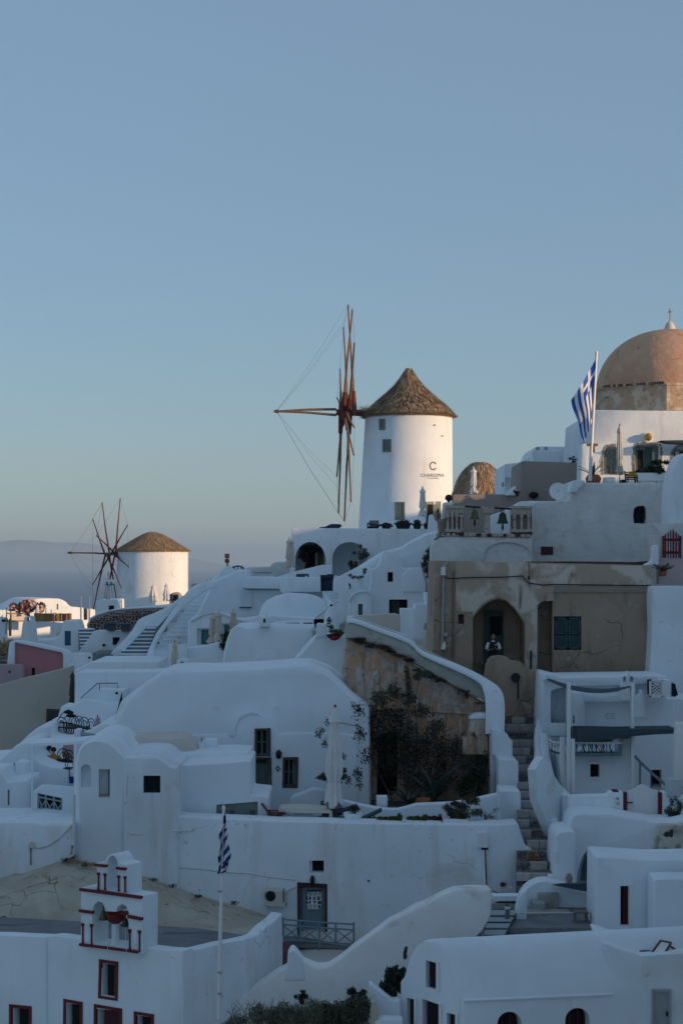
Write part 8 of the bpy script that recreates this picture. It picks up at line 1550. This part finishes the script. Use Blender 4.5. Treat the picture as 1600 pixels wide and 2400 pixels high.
for j in range(nv):
    for i in range(nu):
        v = (j+.5)/nv; u = (i+.5)/nu*2-1; s = v*142+u*np.interp(v, [c_[0] for c_ in cl], [c_[2] for c_ in cl])*1.15
        if v < .2: bl_ = v > .06 and v < .17
        elif v < .28: bl_ = False
        elif v > .84: bl_ = (int((s+400-u*9)/9) % 2 == 0) or u < -.55
        else: bl_ = (s-38) % 25 < 13
        mb.f.append((j*(nu+1)+i, j*(nu+1)+i+1, (j+1)*(nu+1)+i+1, (j+1)*(nu+1)+i)); mb.m.append(0 if bl_ else 1)
part('striped_flag', mb, [flagn, flagw], None, label='furled navy and white striped flag drooping on the foreground pole', cat='flag')
# plants at the bottom
bl = [(tuple(W(K(x, y), 45.8+.4*math.sin(x))), (rx*46/F/3.0154, .5, ry*46/F/3.0154)) for x, y, rx, ry in ((250, 1500, 90, 40), (380, 1450, 70, 80), (480, 1470, 80, 70), (560, 1440, 70, 80), (660, 1450, 90, 70), (760, 1430, 80, 90), (850, 1440, 80, 80), (950, 1450, 80, 90), (1040, 1430, 80, 100), (1110, 1400, 60, 100), (700, 1500, 300, 60), (1000, 1520, 200, 70), (180, 1530, 60, 30))]
bt = thing('foreground_bush', 'grey-green bushes along the bottom of the diagonal wall', 'shrub', W(K(700, 1600), 45.5)); put('foliage', leaf_mesh('f', bl, 12000, .075, .13, 151), sage, bt, smooth=False); put('dark_foliage', leaf_mesh('f', bl[6:10], 5000, .05, .3, 152), leafd, bt, smooth=False)
g_ = random.Random(5); mb = MB()
for i in range(150):
    x = g_.uniform(180, 1120); y0 = 1480; h = g_.uniform(60, 160)*(1 if x < 600 else .8); p0 = W(K(x, y0), 45.6+g_.random()*.6); mb.tube([p0, p0+Vector((g_.uniform(-.06, .06), 0, h*46/F/3.0154*.6)), p0+Vector((g_.uniform(-.15, .15), 0, h*46/F/3.0154))], [.012, .008, .003], 4)
part('stem', mb, sage, bt, kind='stuff')
for i, (x, y, rx, ry, n) in enumerate(((685, 1325, 48, 46, 600), (1045, 1305, 40, 36, 420), (1108, 1310, 44, 34, 420), (1410, 1010, 16, 50, 160))):
    k_ = 49.3/F/3.0154; plant('wall_tuft', ('large reddish brown tuft growing from the diagonal wall', 'left of two dark tufts on the lower diagonal wall', 'right of two dark tufts on the lower diagonal wall', 'small dark tuft below the vaulted house gable')[i], 'plant', W(K(x, y), 49.5), (rx*k_, .2, ry*k_), n, .055, leafb, 160+i, nb=8, stem=W(K(x, y+ry*.5), 49.8), flat=.25)
k_ = 46.8/F/3.0154; plant('hedge', 'dark green ivy bush beside the vaulted house gable', 'shrub', W(K(1320, 1230), 46.8), (105*k_, .5, 140*k_), 5200, .06, leafd, 171, nb=24, rs=.35, stem=W(K(1340, 1420), 46.8))
mass('leaning_white_wall', 'white sloping wall below the ivy bush', 'wall', white2, FP(45.8), K('1160,1620 1164,1236 1172,1232 1330,1350 1380,1345 1392,1620'), .5, .05, .04)
parasol('grey white folded parasol at the bottom edge below the ivy', K, 1195, 1318, 1500, 1600, 45.2, 66, canvas, wood, finial=canvas, bulge=.9)
mass('white_sill', 'white ledge at the bottom beside the gable', 'wall', white2, FP(45), K('1190,1640 1200,1500 1260,1478 1400,1485 1400,1640'), .5, .05, .05)
mass('dark_boulders', 'dark tarpaulin humps behind the diagonal wall', 'tarpaulin', slate, FP(50.9), K('140,1440 170,1385 225,1365 235,1330 290,1305 330,1280 345,1250 380,1238 420,1245 420,1440'), .5, .06, .04)
# ================================================================== haze over the strait
def haze_box():
    lo, hi = Vector((-21000, -300, SEA_Z-12)), Vector((21000, 41500, 330)); c = (lo+hi)/2
    m = bpy.data.materials.new('sea_haze'); m.use_nodes = True; t = m.node_tree; t.nodes.clear()
    v = t.nodes.new('ShaderNodeVolumePrincipled'); v.inputs['Color'].default_value = (.54, .76, 1.0, 1); v.inputs['Density'].default_value = HAZE_D; v.inputs['Anisotropy'].default_value = 0.0
    o_ = t.nodes.new('ShaderNodeOutputMaterial'); t.links.new(v.outputs[0], o_.inputs['Volume']); m.cycles.homogeneous_volume = True
    h = put('haze', MB().box(c, hi-lo).mesh('haze'), m, kind='stuff', smooth=False); h.display_type = 'WIRE'
HAZE_D = 6e-5
haze_box()
do_cuts()
